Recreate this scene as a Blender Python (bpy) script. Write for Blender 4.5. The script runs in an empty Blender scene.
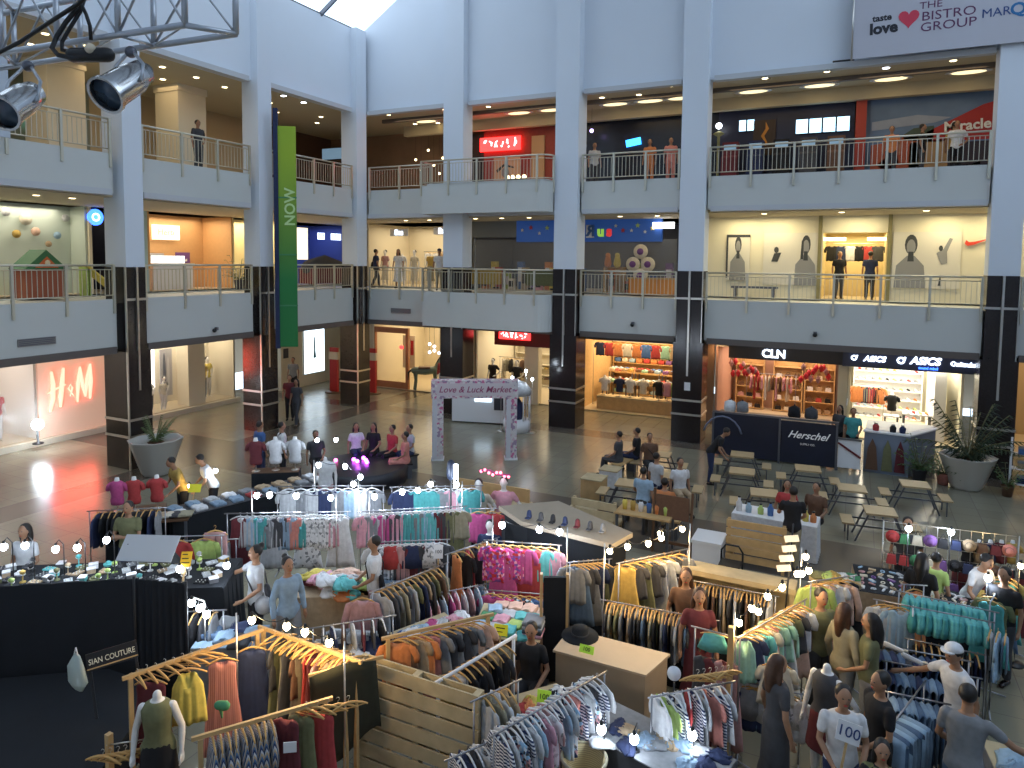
import bpy, math, random
from mathutils import Vector, Matrix
random.seed(7)
PI = math.pi
scn = bpy.context.scene
COL = scn.collection
D = bpy.data

# ------------------------------------------------------------------ materials
_M = {}
RGB = {
 'white':(.82,.82,.84),'cream':(.78,.70,.54),'light grey':(.55,.56,.58),'grey':(.26,.27,.29),'charcoal':(.07,.07,.08),'black':(.014,.014,.018),
 'navy':(.02,.035,.11),'blue':(.05,.17,.50),'denim blue':(.09,.17,.30),'pale denim':(.26,.40,.56),'light blue':(.35,.55,.74),'teal':(.05,.42,.42),
 'turquoise':(.10,.58,.58),'mint green':(.36,.70,.52),'green':(.07,.33,.13),'lime green':(.50,.68,.14),'olive green':(.20,.20,.08),'yellow':(.85,.66,.06),
 'mustard':(.60,.38,.05),'orange':(.80,.24,.04),'coral':(.80,.26,.20),'red':(.55,.03,.03),'maroon':(.17,.02,.03),'magenta':(.62,.05,.26),
 'pink':(.82,.36,.46),'dusty pink':(.60,.30,.30),'purple':(.22,.08,.34),'brown':(.17,.08,.04),'tan':(.52,.36,.20),'khaki':(.40,.35,.22),'peach':(.82,.50,.36),
}
def mat(name, color=(.5,.5,.5), rough=.6, metal=0.0, emit=0.0, noise=0.0, nscale=8.0, ecol=None, bump=0.0, alpha=None, trans=0.0, coat=0.0):
    if name in _M: return _M[name]
    m = D.materials.new(name); m.use_nodes = True
    nt = m.node_tree; b = nt.nodes['Principled BSDF']
    b.inputs['Base Color'].default_value = (*color, 1)
    b.inputs['Roughness'].default_value = rough
    b.inputs['Metallic'].default_value = metal
    if coat: b.inputs['Coat Weight'].default_value = coat
    if trans: b.inputs['Transmission Weight'].default_value = trans
    if alpha is not None: b.inputs['Alpha'].default_value = alpha
    if emit:
        b.inputs['Emission Color'].default_value = (*(ecol or color), 1)
        b.inputs['Emission Strength'].default_value = emit
    if noise or bump:
        tc = nt.nodes.new('ShaderNodeTexCoord')
        n = nt.nodes.new('ShaderNodeTexNoise'); n.inputs['Scale'].default_value = nscale; n.inputs['Detail'].default_value = 3
        nt.links.new(tc.outputs['Object'], n.inputs['Vector'])
        if noise:
            mx = nt.nodes.new('ShaderNodeMix'); mx.data_type = 'RGBA'
            mx.inputs[6].default_value = (*[c*(1-noise) for c in color], 1)
            mx.inputs[7].default_value = (*[min(1, c*(1+noise)) for c in color], 1)
            nt.links.new(n.outputs['Fac'], mx.inputs[0]); nt.links.new(mx.outputs[2], b.inputs['Base Color'])
        if bump:
            bp = nt.nodes.new('ShaderNodeBump'); bp.inputs['Strength'].default_value = bump; bp.inputs['Distance'].default_value = .01
            nt.links.new(n.outputs['Fac'], bp.inputs['Height']); nt.links.new(bp.outputs[0], b.inputs['Normal'])
    _M[name] = m
    return m
def cloth(c):
    g = sum(RGB[c])/3
    return mat('cloth ' + c, tuple((v*.84+g*.16)*.86 for v in RGB[c]), .9, noise=.28, nscale=14, bump=.15)
def stripes(name, cols, scale=30.0, axis='Z', rough=.9):
    """cloth or board woven / painted in bands"""
    if name in _M: return _M[name]
    m = D.materials.new(name); m.use_nodes = True; nt = m.node_tree; b = nt.nodes['Principled BSDF']
    b.inputs['Roughness'].default_value = rough
    tc = nt.nodes.new('ShaderNodeTexCoord'); sp = nt.nodes.new('ShaderNodeSeparateXYZ')
    mu = nt.nodes.new('ShaderNodeMath'); mu.operation = 'MULTIPLY'; mu.inputs[1].default_value = scale
    fr = nt.nodes.new('ShaderNodeMath'); fr.operation = 'FRACT'
    cr = nt.nodes.new('ShaderNodeValToRGB'); cr.color_ramp.interpolation = 'CONSTANT'
    nt.links.new(tc.outputs['Object'], sp.inputs[0]); nt.links.new(sp.outputs['XYZ'.index(axis)], mu.inputs[0])
    nt.links.new(mu.outputs[0], fr.inputs[0]); nt.links.new(fr.outputs[0], cr.inputs[0]); nt.links.new(cr.outputs[0], b.inputs['Base Color'])
    e = cr.color_ramp.elements
    for i, c in enumerate(cols):
        if i < 2: el = e[i]; el.position = i/len(cols)
        else: el = e.new(i/len(cols))
        el.color = (*RGB.get(c, c), 1) if isinstance(c, str) else (*c, 1)
    _M[name] = m
    return m
def blotch(name, cols, scale=12.0, rough=.85, emit=0.0, voronoi=True):
    """small mottled print in several colours (flowers, goods prints)"""
    if name in _M: return _M[name]
    m = D.materials.new(name); m.use_nodes = True; nt = m.node_tree; b = nt.nodes['Principled BSDF']
    b.inputs['Roughness'].default_value = rough
    tc = nt.nodes.new('ShaderNodeTexCoord'); v = nt.nodes.new('ShaderNodeTexVoronoi'); v.inputs['Scale'].default_value = scale
    sp = nt.nodes.new('ShaderNodeSeparateColor'); cr = nt.nodes.new('ShaderNodeValToRGB'); cr.color_ramp.interpolation = 'CONSTANT'
    nt.links.new(tc.outputs['Object'], v.inputs['Vector']); nt.links.new(v.outputs['Color'], sp.inputs[0])
    nt.links.new(sp.outputs[0], cr.inputs[0]); nt.links.new(cr.outputs[0], b.inputs['Base Color'])
    e = cr.color_ramp.elements
    for i, c in enumerate(cols):
        if i < 2: el = e[i]; el.position = i/len(cols)
        else: el = e.new(i/len(cols))
        el.color = (*RGB.get(c, c), 1) if isinstance(c, str) else (*c, 1)
    if emit:
        nt.links.new(cr.outputs[0], b.inputs['Emission Color']); b.inputs['Emission Strength'].default_value = emit
    _M[name] = m
    return m

PAINT = mat('pale blue grey paint', (.71,.77,.85), .75, noise=.03, nscale=.6)
PAINT2 = mat('parapet paint', (.60,.62,.60), .7, noise=.04, nscale=.8)
CEIL = mat('tan gallery ceiling', (.52,.44,.30), .8, noise=.04, nscale=.7)
CREAM = mat('cream shop wall', (.74,.66,.50), .7, noise=.05, nscale=1.2)
GRANITE = mat('black brown granite', (.022,.016,.016), .16, noise=.5, nscale=25)
STEEL = mat('brushed steel', (.62,.60,.56), .32, 1.0); CHROME = mat('dull chrome tube', (.34,.34,.36), .35, .9)
STEELD = mat('dark steel', (.16,.17,.2), .4, .8)
RAILM = mat('cream rail metal', (.62,.60,.50), .4, .6)
WOOD = mat('pine wood', (.56,.36,.16), .6, noise=.25, nscale=6)
WOODL = mat('pale pallet wood', (.50,.40,.24), .75, noise=.3, nscale=5)
WOODD = mat('dark stained wood', (.12,.06,.03), .5, noise=.3, nscale=6)
BLACK = mat('black plastic', (.012,.012,.014), .4)
BLACKCLOTH = mat('black cloth', (.006,.008,.012), .95, noise=.3, nscale=3)
WHITE = mat('white lacquer', (.80,.80,.82), .35)
WHITEM = mat('matt white', (.78,.78,.80), .7)
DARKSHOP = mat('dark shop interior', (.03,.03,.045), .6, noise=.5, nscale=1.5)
GLASS = mat('shop glass', (.9,.95,1), .03, alpha=.14)
REDM = mat('red paint', (.50,.02,.02), .45)
ORANGEW = mat('orange wall', (.72,.30,.07), .6, noise=.08)
BULBW = mat('cool bulb glow', (1,1,1), .3, emit=28, ecol=(.80,.90,1))
BULBY = mat('warm bulb glow', (1,1,1), .3, emit=28, ecol=(1,.82,.50))
LAMPW = mat('warm downlight glow', (1,1,1), .3, emit=7, ecol=(1,.80,.42))
LAMPC = mat('cool downlight glow', (1,1,1), .3, emit=10, ecol=(.85,.92,1))
SIGNW = mat('white sign glow', (1,1,1), .4, emit=3.2, ecol=(.72,.84,1))
SIGNR = mat('red sign glow', (1,.05,.03), .4, emit=4.5, ecol=(1,.03,.03))
SIGNB = mat('blue sign glow', (.1,.3,1), .4, emit=4, ecol=(.04,.16,1))

# ------------------------------------------------------------------ mesh builder
class MB:
    def __init__(s): s.v = []; s.f = []; s.m = []; s.mi = 0; s.sm = []
    def add(s, vs, fs, smooth=False):
        o = len(s.v); s.v += [tuple(p) for p in vs]
        for f in fs: s.f.append(tuple(i+o for i in f)); s.m.append(s.mi); s.sm.append(smooth)
        return s
    def box(s, x0, x1, y0, y1, z0, z1, rz=0, c=None):
        vs = [(x,y,z) for z in (z0,z1) for y in (y0,y1) for x in (x0,x1)]
        if rz:
            cx, cy = c if c else ((x0+x1)/2, (y0+y1)/2); ca, sa = math.cos(rz), math.sin(rz)
            vs = [(cx+(x-cx)*ca-(y-cy)*sa, cy+(x-cx)*sa+(y-cy)*ca, z) for x,y,z in vs]
        return s.add(vs, [(0,2,3,1),(4,5,7,6),(0,1,5,4),(2,6,7,3),(0,4,6,2),(1,3,7,5)])
    def bar(s, a, b, w, h, up=(0,0,1)):
        a, b = Vector(a), Vector(b); d = (b-a).normalized(); u = Vector(up)
        if abs(d.dot(u)) > .95: u = Vector((0,1,0))
        r = d.cross(u).normalized(); u = r.cross(d).normalized()
        vs = [p + r*sx*w/2 + u*sz*h/2 for p in (a,b) for sx,sz in ((-1,-1),(1,-1),(1,1),(-1,1))]
        return s.add(vs, [(0,1,2,3),(7,6,5,4),(0,4,5,1),(1,5,6,2),(2,6,7,3),(3,7,4,0)])
    def tube(s, pts, r, n=8, cap=True, flat=1.0, closed=False):
        pts = [Vector(p) for p in pts]; k = len(pts); rs = r if isinstance(r, (list,tuple)) else [r]*k
        vs = []; ref = None
        for i, p in enumerate(pts):
            d = (pts[min(i+1,k-1)] - pts[max(i-1,0)])
            if closed: d = pts[(i+1)%k] - pts[i-1]
            d = d.normalized() if d.length > 1e-9 else Vector((0,0,1))
            if ref is None: ref = Vector((0,1,0)) if abs(d.y) < .9 else Vector((1,0,0))
            a = d.cross(ref).normalized(); b = a.cross(d).normalized(); ref = b
            rr = max(rs[i], 1e-4)
            for j in range(n):
                t = 2*PI*j/n; vs.append(p + a*math.cos(t)*rr + b*math.sin(t)*rr*flat)
        fs = []
        for i in range(k if closed else k-1):
            i2 = (i+1) % k
            for j in range(n): fs.append((i*n+j, i*n+(j+1)%n, i2*n+(j+1)%n, i2*n+j))
        if cap and not closed: fs += [tuple(range(n))[::-1], tuple((k-1)*n+j for j in range(n))]
        return s.add(vs, fs, True)
    def limb(s, pts, rs, n=10, fx=1.0):
        """round-ended tapered tube through pts"""
        P = [Vector(p) for p in pts]; d0 = (P[0]-P[1]).normalized(); d1 = (P[-1]-P[-2]).normalized()
        Q = [P[0]+d0*rs[0]*.95, P[0]+d0*rs[0]*.6]+P+[P[-1]+d1*rs[-1]*.6, P[-1]+d1*rs[-1]*.95]
        R = [rs[0]*.25, rs[0]*.78]+list(rs)+[rs[-1]*.78, rs[-1]*.25]
        return s.tube(Q, R, n, True, fx)
    def lathe(s, prof, c=(0,0,0), n=16, sx=1, sy=1, cap=True):
        vs = []
        for r, z in prof:
            for j in range(n):
                t = 2*PI*j/n; vs.append((c[0]+r*sx*math.cos(t), c[1]+r*sy*math.sin(t), c[2]+z))
        fs = []
        for i in range(len(prof)-1):
            for j in range(n): fs.append((i*n+j, i*n+(j+1)%n, (i+1)*n+(j+1)%n, (i+1)*n+j))
        if cap: fs += [tuple(range(n))[::-1], tuple((len(prof)-1)*n+j for j in range(n))]
        return s.add(vs, fs, True)
    def ball(s, c, rx, ry=None, rz=None, n=12, k=8):
        ry = ry or rx; rz = rz or rx
        vs = [(c[0],c[1],c[2]-rz)]; fs = []
        for i in range(1, k):
            a = -PI/2 + PI*i/k
            for j in range(n):
                t = 2*PI*j/n; vs.append((c[0]+rx*math.cos(a)*math.cos(t), c[1]+ry*math.cos(a)*math.sin(t), c[2]+rz*math.sin(a)))
        vs.append((c[0],c[1],c[2]+rz)); L = len(vs)-1
        for j in range(n):
            fs.append((0, 1+(j+1)%n, 1+j)); fs.append((L, L-n+j, L-n+(j+1)%n))
            for i in range(k-2): fs.append((1+i*n+j, 1+i*n+(j+1)%n, 1+(i+1)*n+(j+1)%n, 1+(i+1)*n+j))
        return s.add(vs, fs, True)
    def prism(s, poly, z0, z1):
        n = len(poly); vs = [(x,y,z0) for x,y in poly]+[(x,y,z1) for x,y in poly]
        fs = [tuple(range(n))[::-1], tuple(range(n,2*n))] + [(i,(i+1)%n,n+(i+1)%n,n+i) for i in range(n)]
        return s.add(vs, fs)
    def xprism(s, poly, a0, a1, axis='Y'):
        """2D outline (u,z) given thickness along Y (u = x) or X (u = y)"""
        n = len(poly)
        if axis == 'Y': vs = [(u,a0,z) for u,z in poly]+[(u,a1,z) for u,z in poly]
        else: vs = [(a0,u,z) for u,z in poly]+[(a1,u,z) for u,z in poly]
        fs = [tuple(range(n))[::-1], tuple(range(n,2*n))] + [(i,(i+1)%n,n+(i+1)%n,n+i) for i in range(n)]
        return s.add(vs, fs)
    def build(s, name, m=None, parent=None, loc=None, rz=0, fix=True):
        me = D.meshes.new(name); me.from_pydata(s.v, [], s.f)
        ms = m if isinstance(m, (list,tuple)) else [m]
        for q in ms:
            if q: me.materials.append(q)
        if len(ms) > 1: me.polygons.foreach_set('material_index', s.m)
        me.polygons.foreach_set('use_smooth', s.sm); me.update()
        if fix:
            import bmesh
            b = bmesh.new(); b.from_mesh(me); bmesh.ops.recalc_face_normals(b, faces=b.faces); b.to_mesh(me); b.free()
        o = D.objects.new(name, me); COL.objects.link(o)
        if parent is not None: o.parent = parent
        if loc is not None: o.location = loc
        if rz: o.rotation_euler = (0,0,rz)
        return o
def tag(o, label=None, cat=None, group=None, kind=None):
    if label: o['label'] = label
    if cat: o['category'] = cat
    if group: o['group'] = group
    if kind: o['kind'] = kind
    return o
def thing(name, label, cat, loc=(0,0,0), rz=0, group=None):
    o = D.objects.new(name, None); COL.objects.link(o); o.location = loc; o.rotation_euler = (0,0,rz); o.empty_display_size = .1
    return tag(o, label, cat, group)
def struct(name, mb, m, parent=None, label=None):
    o = mb.build(name, m, parent)
    if parent is None: o['kind'] = 'structure'
    if label: o['label'] = label
    return o
def B(x0,x1,y0,y1,z0,z1): return MB().box(x0,x1,y0,y1,z0,z1)
def copy_tree(o, parent=None):
    c = o.copy(); COL.objects.link(c)
    if parent is not None: c.parent = parent
    for ch in list(KIDS.get(o.name, [])):
        copy_tree(ch, c)
    return c
KIDS = {}
def proto(o):
    """remember the parts of a finished thing so copies need no search"""
    KIDS[o.name] = list(o.children)
    for c in o.children: proto(c)
    return o
def setmat(o, m, i=0):
    s = o.material_slots[i]; s.link = 'OBJECT'; s.material = m
BACK = (PI/2,0,0); LEFT = (PI/2,0,PI/2)
def text(name, s, size, loc, rot, m, parent=None, ext=.012, ax='CENTER', bold=0.0, shear=0.0, sx=1.0):
    c = D.curves.new(name, 'FONT'); c.body = s; c.size = size; c.extrude = ext; c.align_x = ax; c.align_y = 'CENTER'; c.offset = bold; c.shear = shear
    c.resolution_u = 3; c.materials.append(m)
    o = D.objects.new(name, c); COL.objects.link(o); o.location = loc; o.rotation_euler = rot; o.scale = (sx,1,1)
    if parent is not None: o.parent = parent
    # keep real mesh lettering rather than a font object
    dg = bpy.context.evaluated_depsgraph_get(); me = D.meshes.new_from_object(o.evaluated_get(dg)); n = D.objects.new(name, me); COL.objects.link(n)
    n.location = o.location; n.rotation_euler = o.rotation_euler; n.scale = o.scale; n.parent = o.parent
    D.objects.remove(o); D.curves.remove(c)
    return n
def area(loc, sx, sy, power, color=(1,.85,.62), rot=(0,0,0), name='shop_light'):
    l = D.lights.new(name, 'AREA'); l.shape = 'RECTANGLE'; l.size = sx; l.size_y = sy; l.energy = power; l.color = color
    o = D.objects.new(name, l); COL.objects.link(o); o.location = loc; o.rotation_euler = rot; return o
def point(loc, power, color, r=.05, name='bulb_light'):
    l = D.lights.new(name, 'POINT'); l.energy = power; l.color = color; l.shadow_soft_size = r
    o = D.objects.new(name, l); COL.objects.link(o); o.location = loc; return o

# ------------------------------------------------------------------ camera
cam = D.cameras.new('camera'); co = D.objects.new('camera', cam); COL.objects.link(co); scn.camera = co
FPX, PPY, YAW, PITCH, ROLL, HEYE = 705.216, 310.0, .4527067, .0700836, .0099841, 6.2
cam.sensor_width = 36; cam.lens = FPX/1024*36; cam.shift_y = (PPY-384)/1024; cam.clip_end = 200; cam.clip_start = .1
f0 = Vector((-math.sin(YAW), math.cos(YAW), 0)); r0 = Vector((math.cos(YAW), math.sin(YAW), 0)); u0 = Vector((0,0,1))
f2 = f0*math.cos(PITCH) - u0*math.sin(PITCH); u2 = f0*math.sin(PITCH) + u0*math.cos(PITCH)
r3 = r0*math.cos(ROLL) + u2*math.sin(ROLL); u3 = u2*math.cos(ROLL) - r0*math.sin(ROLL)
co.matrix_world = Matrix(((r3.x,u3.x,-f2.x,0),(r3.y,u3.y,-f2.y,0),(r3.z,u3.z,-f2.z,HEYE),(0,0,0,1)))

# ------------------------------------------------------------------ world and colour management
w = D.worlds.new('world'); scn.world = w; w.use_nodes = True
bg = w.node_tree.nodes['Background']; bg.inputs[0].default_value = (.68,.83,1,1); bg.inputs[1].default_value = 2.35
scn.view_settings.view_transform = 'Standard'; scn.view_settings.look = 'None'
scn.view_settings.exposure = 0.0; scn.view_settings.gamma = 1; scn.view_settings.use_curve_mapping = False
scn.cycles.use_denoising = True
scn.cycles.max_bounces = 6; scn.cycles.diffuse_bounces = 3; scn.cycles.glossy_bounces = 3; scn.cycles.transmission_bounces = 3; scn.cycles.transparent_max_bounces = 6
scn.cycles.sample_clamp_indirect = 4.0
scn.cycles.caustics_reflective = False; scn.cycles.caustics_refractive = False
# ================================================================== THE BUILDING
# floor: glossy tiles with darker bands
fm = D.materials.new('polished floor tiles'); fm.use_nodes = True; nt = fm.node_tree; b = nt.nodes['Principled BSDF']
tc = nt.nodes.new('ShaderNodeTexCoord'); sp = nt.nodes.new('ShaderNodeSeparateXYZ'); nt.links.new(tc.outputs['Object'], sp.inputs[0])
br = nt.nodes.new('ShaderNodeTexBrick'); br.offset = 0; br.inputs['Scale'].default_value = 1; br.inputs['Brick Width'].default_value = .6; br.inputs['Row Height'].default_value = .6
br.inputs['Mortar Size'].default_value = .006; br.inputs['Color1'].default_value = (.225,.21,.155,1); br.inputs['Color2'].default_value = (.255,.24,.175,1); br.inputs['Mortar'].default_value = (.15,.13,.11,1)
nt.links.new(tc.outputs['Object'], br.inputs['Vector'])
def band(y0, y1, sock):
    a = nt.nodes.new('ShaderNodeMath'); a.operation = 'GREATER_THAN'; a.inputs[1].default_value = y0
    c = nt.nodes.new('ShaderNodeMath'); c.operation = 'LESS_THAN'; c.inputs[1].default_value = y1
    d = nt.nodes.new('ShaderNodeMath'); d.operation = 'MULTIPLY'
    nt.links.new(sock, a.inputs[0]); nt.links.new(sock, c.inputs[0]); nt.links.new(a.outputs[0], d.inputs[0]); nt.links.new(c.outputs[0], d.inputs[1]); return d.outputs[0]
def mx(a, bb):
    d = nt.nodes.new('ShaderNodeMath'); d.operation = 'MAXIMUM'; nt.links.new(a, d.inputs[0]); nt.links.new(bb, d.inputs[1]); return d.outputs[0]
k = mx(mx(band(14.6,17.0,sp.outputs[1]), band(23.4,24.3,sp.outputs[1])), band(-18.7,-17.6,sp.outputs[0]))
mix = nt.nodes.new('ShaderNodeMix'); mix.data_type = 'RGBA'; mix.inputs[7].default_value = (.12,.10,.08,1)
nt.links.new(k, mix.inputs[0]); nt.links.new(br.outputs[0], mix.inputs[6]); nt.links.new(mix.outputs[2], b.inputs['Base Color'])
b.inputs['Roughness'].default_value = .22; b.inputs['Specular IOR Level'].default_value = .6
struct('floor', B(-26,14,-2,34,-.2,0), fm)

# upper storeys' slabs with ceilings
for nm, z0, z1 in (('mezzanine', 3.5, 4.85), ('upper', 7.98, 9.05)):
    o = struct('floor_%s_left' % nm, B(-30,-19.25,-2,36,z0+.02,z1), PAINT2)
    o2 = struct('floor_%s_rear' % nm, B(-19.25,14,24.75,36,z0+.02,z1), PAINT2)
struct('ceiling_ground_left', B(-23.9,-19.3,2,27.5,3.42,3.52), mat('pale soffit', (.62,.56,.44), .8))
struct('ceiling_ground_rear', B(-19.3,14,24.85,27.5,3.42,3.52), mat('pale soffit', (.62,.56,.44), .8))
struct('ceiling_mezzanine_left', B(-28,-19.3,2,32,7.9,8.0), CEIL)
struct('ceiling_mezzanine_rear', B(-19.3,14,24.85,32,7.9,8.0), CEIL)
struct('ceiling_upper_left', B(-30,-19.3,2,36,12.4,12.6), CEIL)
struct('ceiling_upper_rear', B(-19.3,14,24.85,36,12.4,12.6), CEIL)
# tall plain walls above the top gallery
struct('wall_left', B(-19.6,-19.15,-2,24.7,12.35,15.7), PAINT)
gab = MB().xprism([(-19.6,12.35),(14,12.35),(14,24),(-6,24),(-19.6,15.5)], 24.7, 25.1)
struct('wall_rear', gab, PAINT)
lip = mat('opening lip paint', (.55,.57,.60), .6)
# projecting trims under the plain walls
for i,(x0,x1) in enumerate(((-18.8,-15.0),(-13.9,-10.2),(-9.1,-5.6),(-4.5,3.35),(4.3,12))):
    struct('trim_%d' % (i+1), B(x0,x1,24.5,24.78,12.25,12.42), lip)
    struct('trim_%d' % (i+21), B(x0,x1,24.48,24.82,7.93,8.1), lip)
    struct('trim_%d' % (i+31), MB().box(x0,x1,24.46,24.82,3.42,3.62), mat('dark soffit trim', (.13,.11,.10), .6))
for i,(y0,y1) in enumerate(((4,8),(9,13.1),(14.1,18.2),(19.2,23.7))):
    struct('trim_%d' % (i+11), B(-19.25,-18.95,y0,y1,12.25,12.42), lip)
    struct('trim_%d' % (i+41), B(-19.27,-18.95,y0,y1,7.93,8.1), lip)
    struct('trim_%d' % (i+51), B(-19.27,-18.93,y0,y1,3.42,3.62), mat('dark soffit trim', (.13,.11,.10), .6))
# glazed roof rising from the left wall, its bars and the closed roof beyond
def roofz(x): return 15.7 + (x+19.2)*.66
struct('ceiling_roof', MB().xprism([(-13.5,roofz(-13.5)),(14,roofz(14)-9),(14,roofz(14)-8.7),(-13.5,roofz(-13.5)+.3)], -2, 25, 'Y'), PAINT)
for i in range(9):
    y = 25-2.9*i
    struct('trim_%d' % (60+i), MB().bar((-19.3,y,roofz(-19.3)),(-13.5,y,roofz(-13.5)),.09,.16), STEELD)
for i,x in enumerate((-19.2,-17.2,-15.2,-13.5)):
    struct('trim_%d' % (70+i), MB().bar((x,-2,roofz(x)),(x,25,roofz(x)),.08,.12), STEELD)
struct('window_1', MB().add([(-19.3,-2,roofz(-19.3)+.1),(-19.3,25,roofz(-19.3)+.1),(-13.5,25,roofz(-13.5)+.1),(-13.5,-2,roofz(-13.5)+.1)], [(0,1,2,3)]),
       mat('roof glass', (.95,.98,1), .02, alpha=.08))
# near and right closing walls (behind the camera and out of frame)
struct('wall_right', B(13.8,14.2,-2,36,0,16), PAINT)
struct('wall_front', B(-30,14,-2.4,-2,0,24), PAINT)
struct('wall_far', B(-30,14,35.8,36.2,0,12.6), mat('far corridor wall', (.35,.28,.2), .8))
struct('wall_outer', B(-30.2,-29.9,-2,36,0,12.6), mat('far corridor wall', (.35,.28,.2), .8))

# ---- columns: painted shaft, black granite foot with steel strips
def column(x0, x1, y0, y1, side, lab):
    """side 'B': face towards -Y; 'L': face towards +X"""
    cx, cy = (x0+x1)/2, (y0+y1)/2
    c = struct('column', MB().box(x0+.05,x1-.05,y0+.05,y1,5.9,24 if side=='B' else 15.7), PAINT)
    c['label'] = lab; c['category'] = 'column'; c['group'] = 'atrium columns'
    MB().box(x0+.04,x1-.04,y0+.03,y1,3.4,5.9).build('granite_shaft', GRANITE, c)
    MB().box(x0-.03,x1+.03,y0-.03,y1+.06,0,3.46).build('granite_base', GRANITE, c)
    e = .012
    if side == 'B':
        MB().box(cx-.03,cx+.03,y0-.05,y0+.03,2.3,5.9).build('steel_strip', STEEL, c)
        MB().box(x1-.06,x1-.03,y0-.0,y0+.03,3.46,5.9).build('steel_strip', STEEL, c)
        MB().box(x0-.02,x1+.02,y0-.0,y0+.04,4.93,5.0).build('steel_band', STEEL, c)
    else:
        MB().box(x1-.03,x1+.05,cy-.03,cy+.03,2.3,5.9).build('steel_strip', STEEL, c)
        MB().box(x1-.02,x1+.04,y0-.045,y0-.01,0,5.9).build('steel_strip', STEEL, c)
        MB().box(x1-.03,x1+.0,y0-.02,y1+.02,4.93,5.0).build('steel_band', STEEL, c)
    for z in (.93, 1.42):
        MB().box(x0-.05,x1+.05,y0-.05,y1+.08,z,z+.07).build('steel_band', STEEL, c)
    return c
column(-19.75,-18.75,13.3,13.95,'L','column with black granite foot next to the backlit cream shop front')
column(-19.65,-18.8,18.42,19.1,'L','column with black granite foot beside the green hanging banner')
column(-19.7,-18.8,23.8,24.5,'L','column standing in the corner where the two gallery walls meet')
column(-19.85,-18.75,8.1,9.0,'L','column nearest the camera on the left, at the edge of the frame')
column(-15.0,-14.0,24.3,25.1,'B','rear column behind the flower arch and curved balcony')
column(-10.15,-9.15,24.2,25.1,'B','rear column right of the white kiosk')
column(-5.55,-4.6,24.25,25.1,'B','rear column with white notice, left of the dark kiosk fence')
column(3.38,4.25,24.3,25.1,'B','rear column behind the tall plant by the sports shoe shop')

# ---- parapets
def parapet(nm, pts, z0, z1, th=.18):
    m = MB()
    for (xa,ya),(xb,yb) in zip(pts, pts[1:]):
        m.bar((xa,ya,(z0+z1)/2),(xb,yb,(z0+z1)/2), th, z1-z0)
    return struct(nm, m, PAINT2)
def arc(cx, cy, r, a0, a1, n=6): return [(cx+r*math.cos(math.radians(a0+(a1-a0)*i/n)), cy+r*math.sin(math.radians(a0+(a1-a0)*i/n))) for i in range(n+1)]
CURVE_TOP = [(-15.6,24.5),(-15.6,23.75)] + arc(-10.6,24.25,.5,-90,-10)
CURVE_LOW = [(-15.7,24.5),(-15.6,23.85)] + arc(-10.7,24.45,.6,-90,-10)
bays_b = ((-18.75,-15.6),(-10.05,-9.2),(-9.15,-5.55),(-4.6,3.38),(4.25,13.8))
for i,(x0,x1) in enumerate(bays_b):
    for j,(z0,z1) in enumerate(((3.55,4.93),(8.0,9.1))):
        parapet('wall_parapet_rear_%d%d' % (i,j), [(x0,24.62),(x1,24.62)], z0, z1)
def inner(C): return [(x + (.16 if i < 2 else -.16*(i-1)/6), y + (0 if i == 0 else .16)) for i,(x,y) in enumerate(C)][::-1]
struct('wall_parapet_curved_low', MB().prism(CURVE_LOW+inner(CURVE_LOW), 3.55, 4.93), PAINT2); struct('wall_parapet_curved_top', MB().prism(CURVE_TOP+inner(CURVE_TOP), 8.0, 9.1), PAINT2)
for z0, z1, C in ((3.52,3.6,CURVE_LOW),(8.0,8.08,CURVE_TOP)):
    IC = inner(C)[::-1]
    struct('floor_balcony', MB().prism(IC + [(IC[-1][0],24.78),(IC[0][0],24.78)], z0+.03, z0+1.2), PAINT2)
for i,(y0,y1) in enumerate(((-2,8.1),(9.0,13.15),(14.05,18.25),(19.1,23.75))):
    for j,(z0,z1) in enumerate(((3.55,4.98),(8.0,9.1))):
        parapet('wall_parapet_left_%d%d' % (i,j), [(-19.1,y0),(-19.1,y1)], z0, z1)

# ---- railings
def railing(pts, z0, z1, lab, grp, dense=True):
    t = thing('balcony_railing', lab, 'railing', (pts[0][0], pts[0][1], z0), 0, grp)
    ox, oy = pts[0]
    P = [(x-ox, y-oy) for x,y in pts]; h = z1-z0
    hr = MB(); hr.tube([(x,y,h) for x,y in P], .03, 6); hr.build('handrail', RAILM, t)
    bal = MB(); bal.tube([(x,y,.1) for x,y in P], .018, 4); bal.tube([(x,y,h-.12) for x,y in P], .014, 4)
    for (xa,ya),(xb,yb) in zip(P, P[1:]):
        L = math.hypot(xb-xa, yb-ya); n = max(1, int(L/.13))
        for k in range(1, n): x = xa+(xb-xa)*k/n; y = ya+(yb-ya)*k/n; bal.box(x-.008,x+.008,y-.008,y+.008,.1,h-.12)
    bal.build('baluster_panel', RAILM, t)
    L = math.hypot(P[-1][0]-P[0][0], P[-1][1]-P[0][1])
    if len(P) == 2:
        n = max(1, round(L/1.25)); ps = [(P[0][0]+(P[1][0]-P[0][0])*k/n, P[0][1]+(P[1][1]-P[0][1])*k/n) for k in range(n+1)]
    else:
        ps = [P[0],P[1]] + [((P[1][0]*(1-k)+P[2][0]*k), (P[1][1]*(1-k)+P[2][1]*k)) for k in (.25,.5,.75,1)] + [P[-1]]
    for x,y in ps:
        q = MB(); q.box(x-.035,x+.035,y-.035,y+.035,-.42,h+.02); q.build('post', RAILM, t)
    return t
ordb = ['left of the curved balcony','between curved balcony and second rear column','in the rear bay above the lit clothes shop','in the wide rear bay at the right','in the rear bay at the right edge of the frame']
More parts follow.
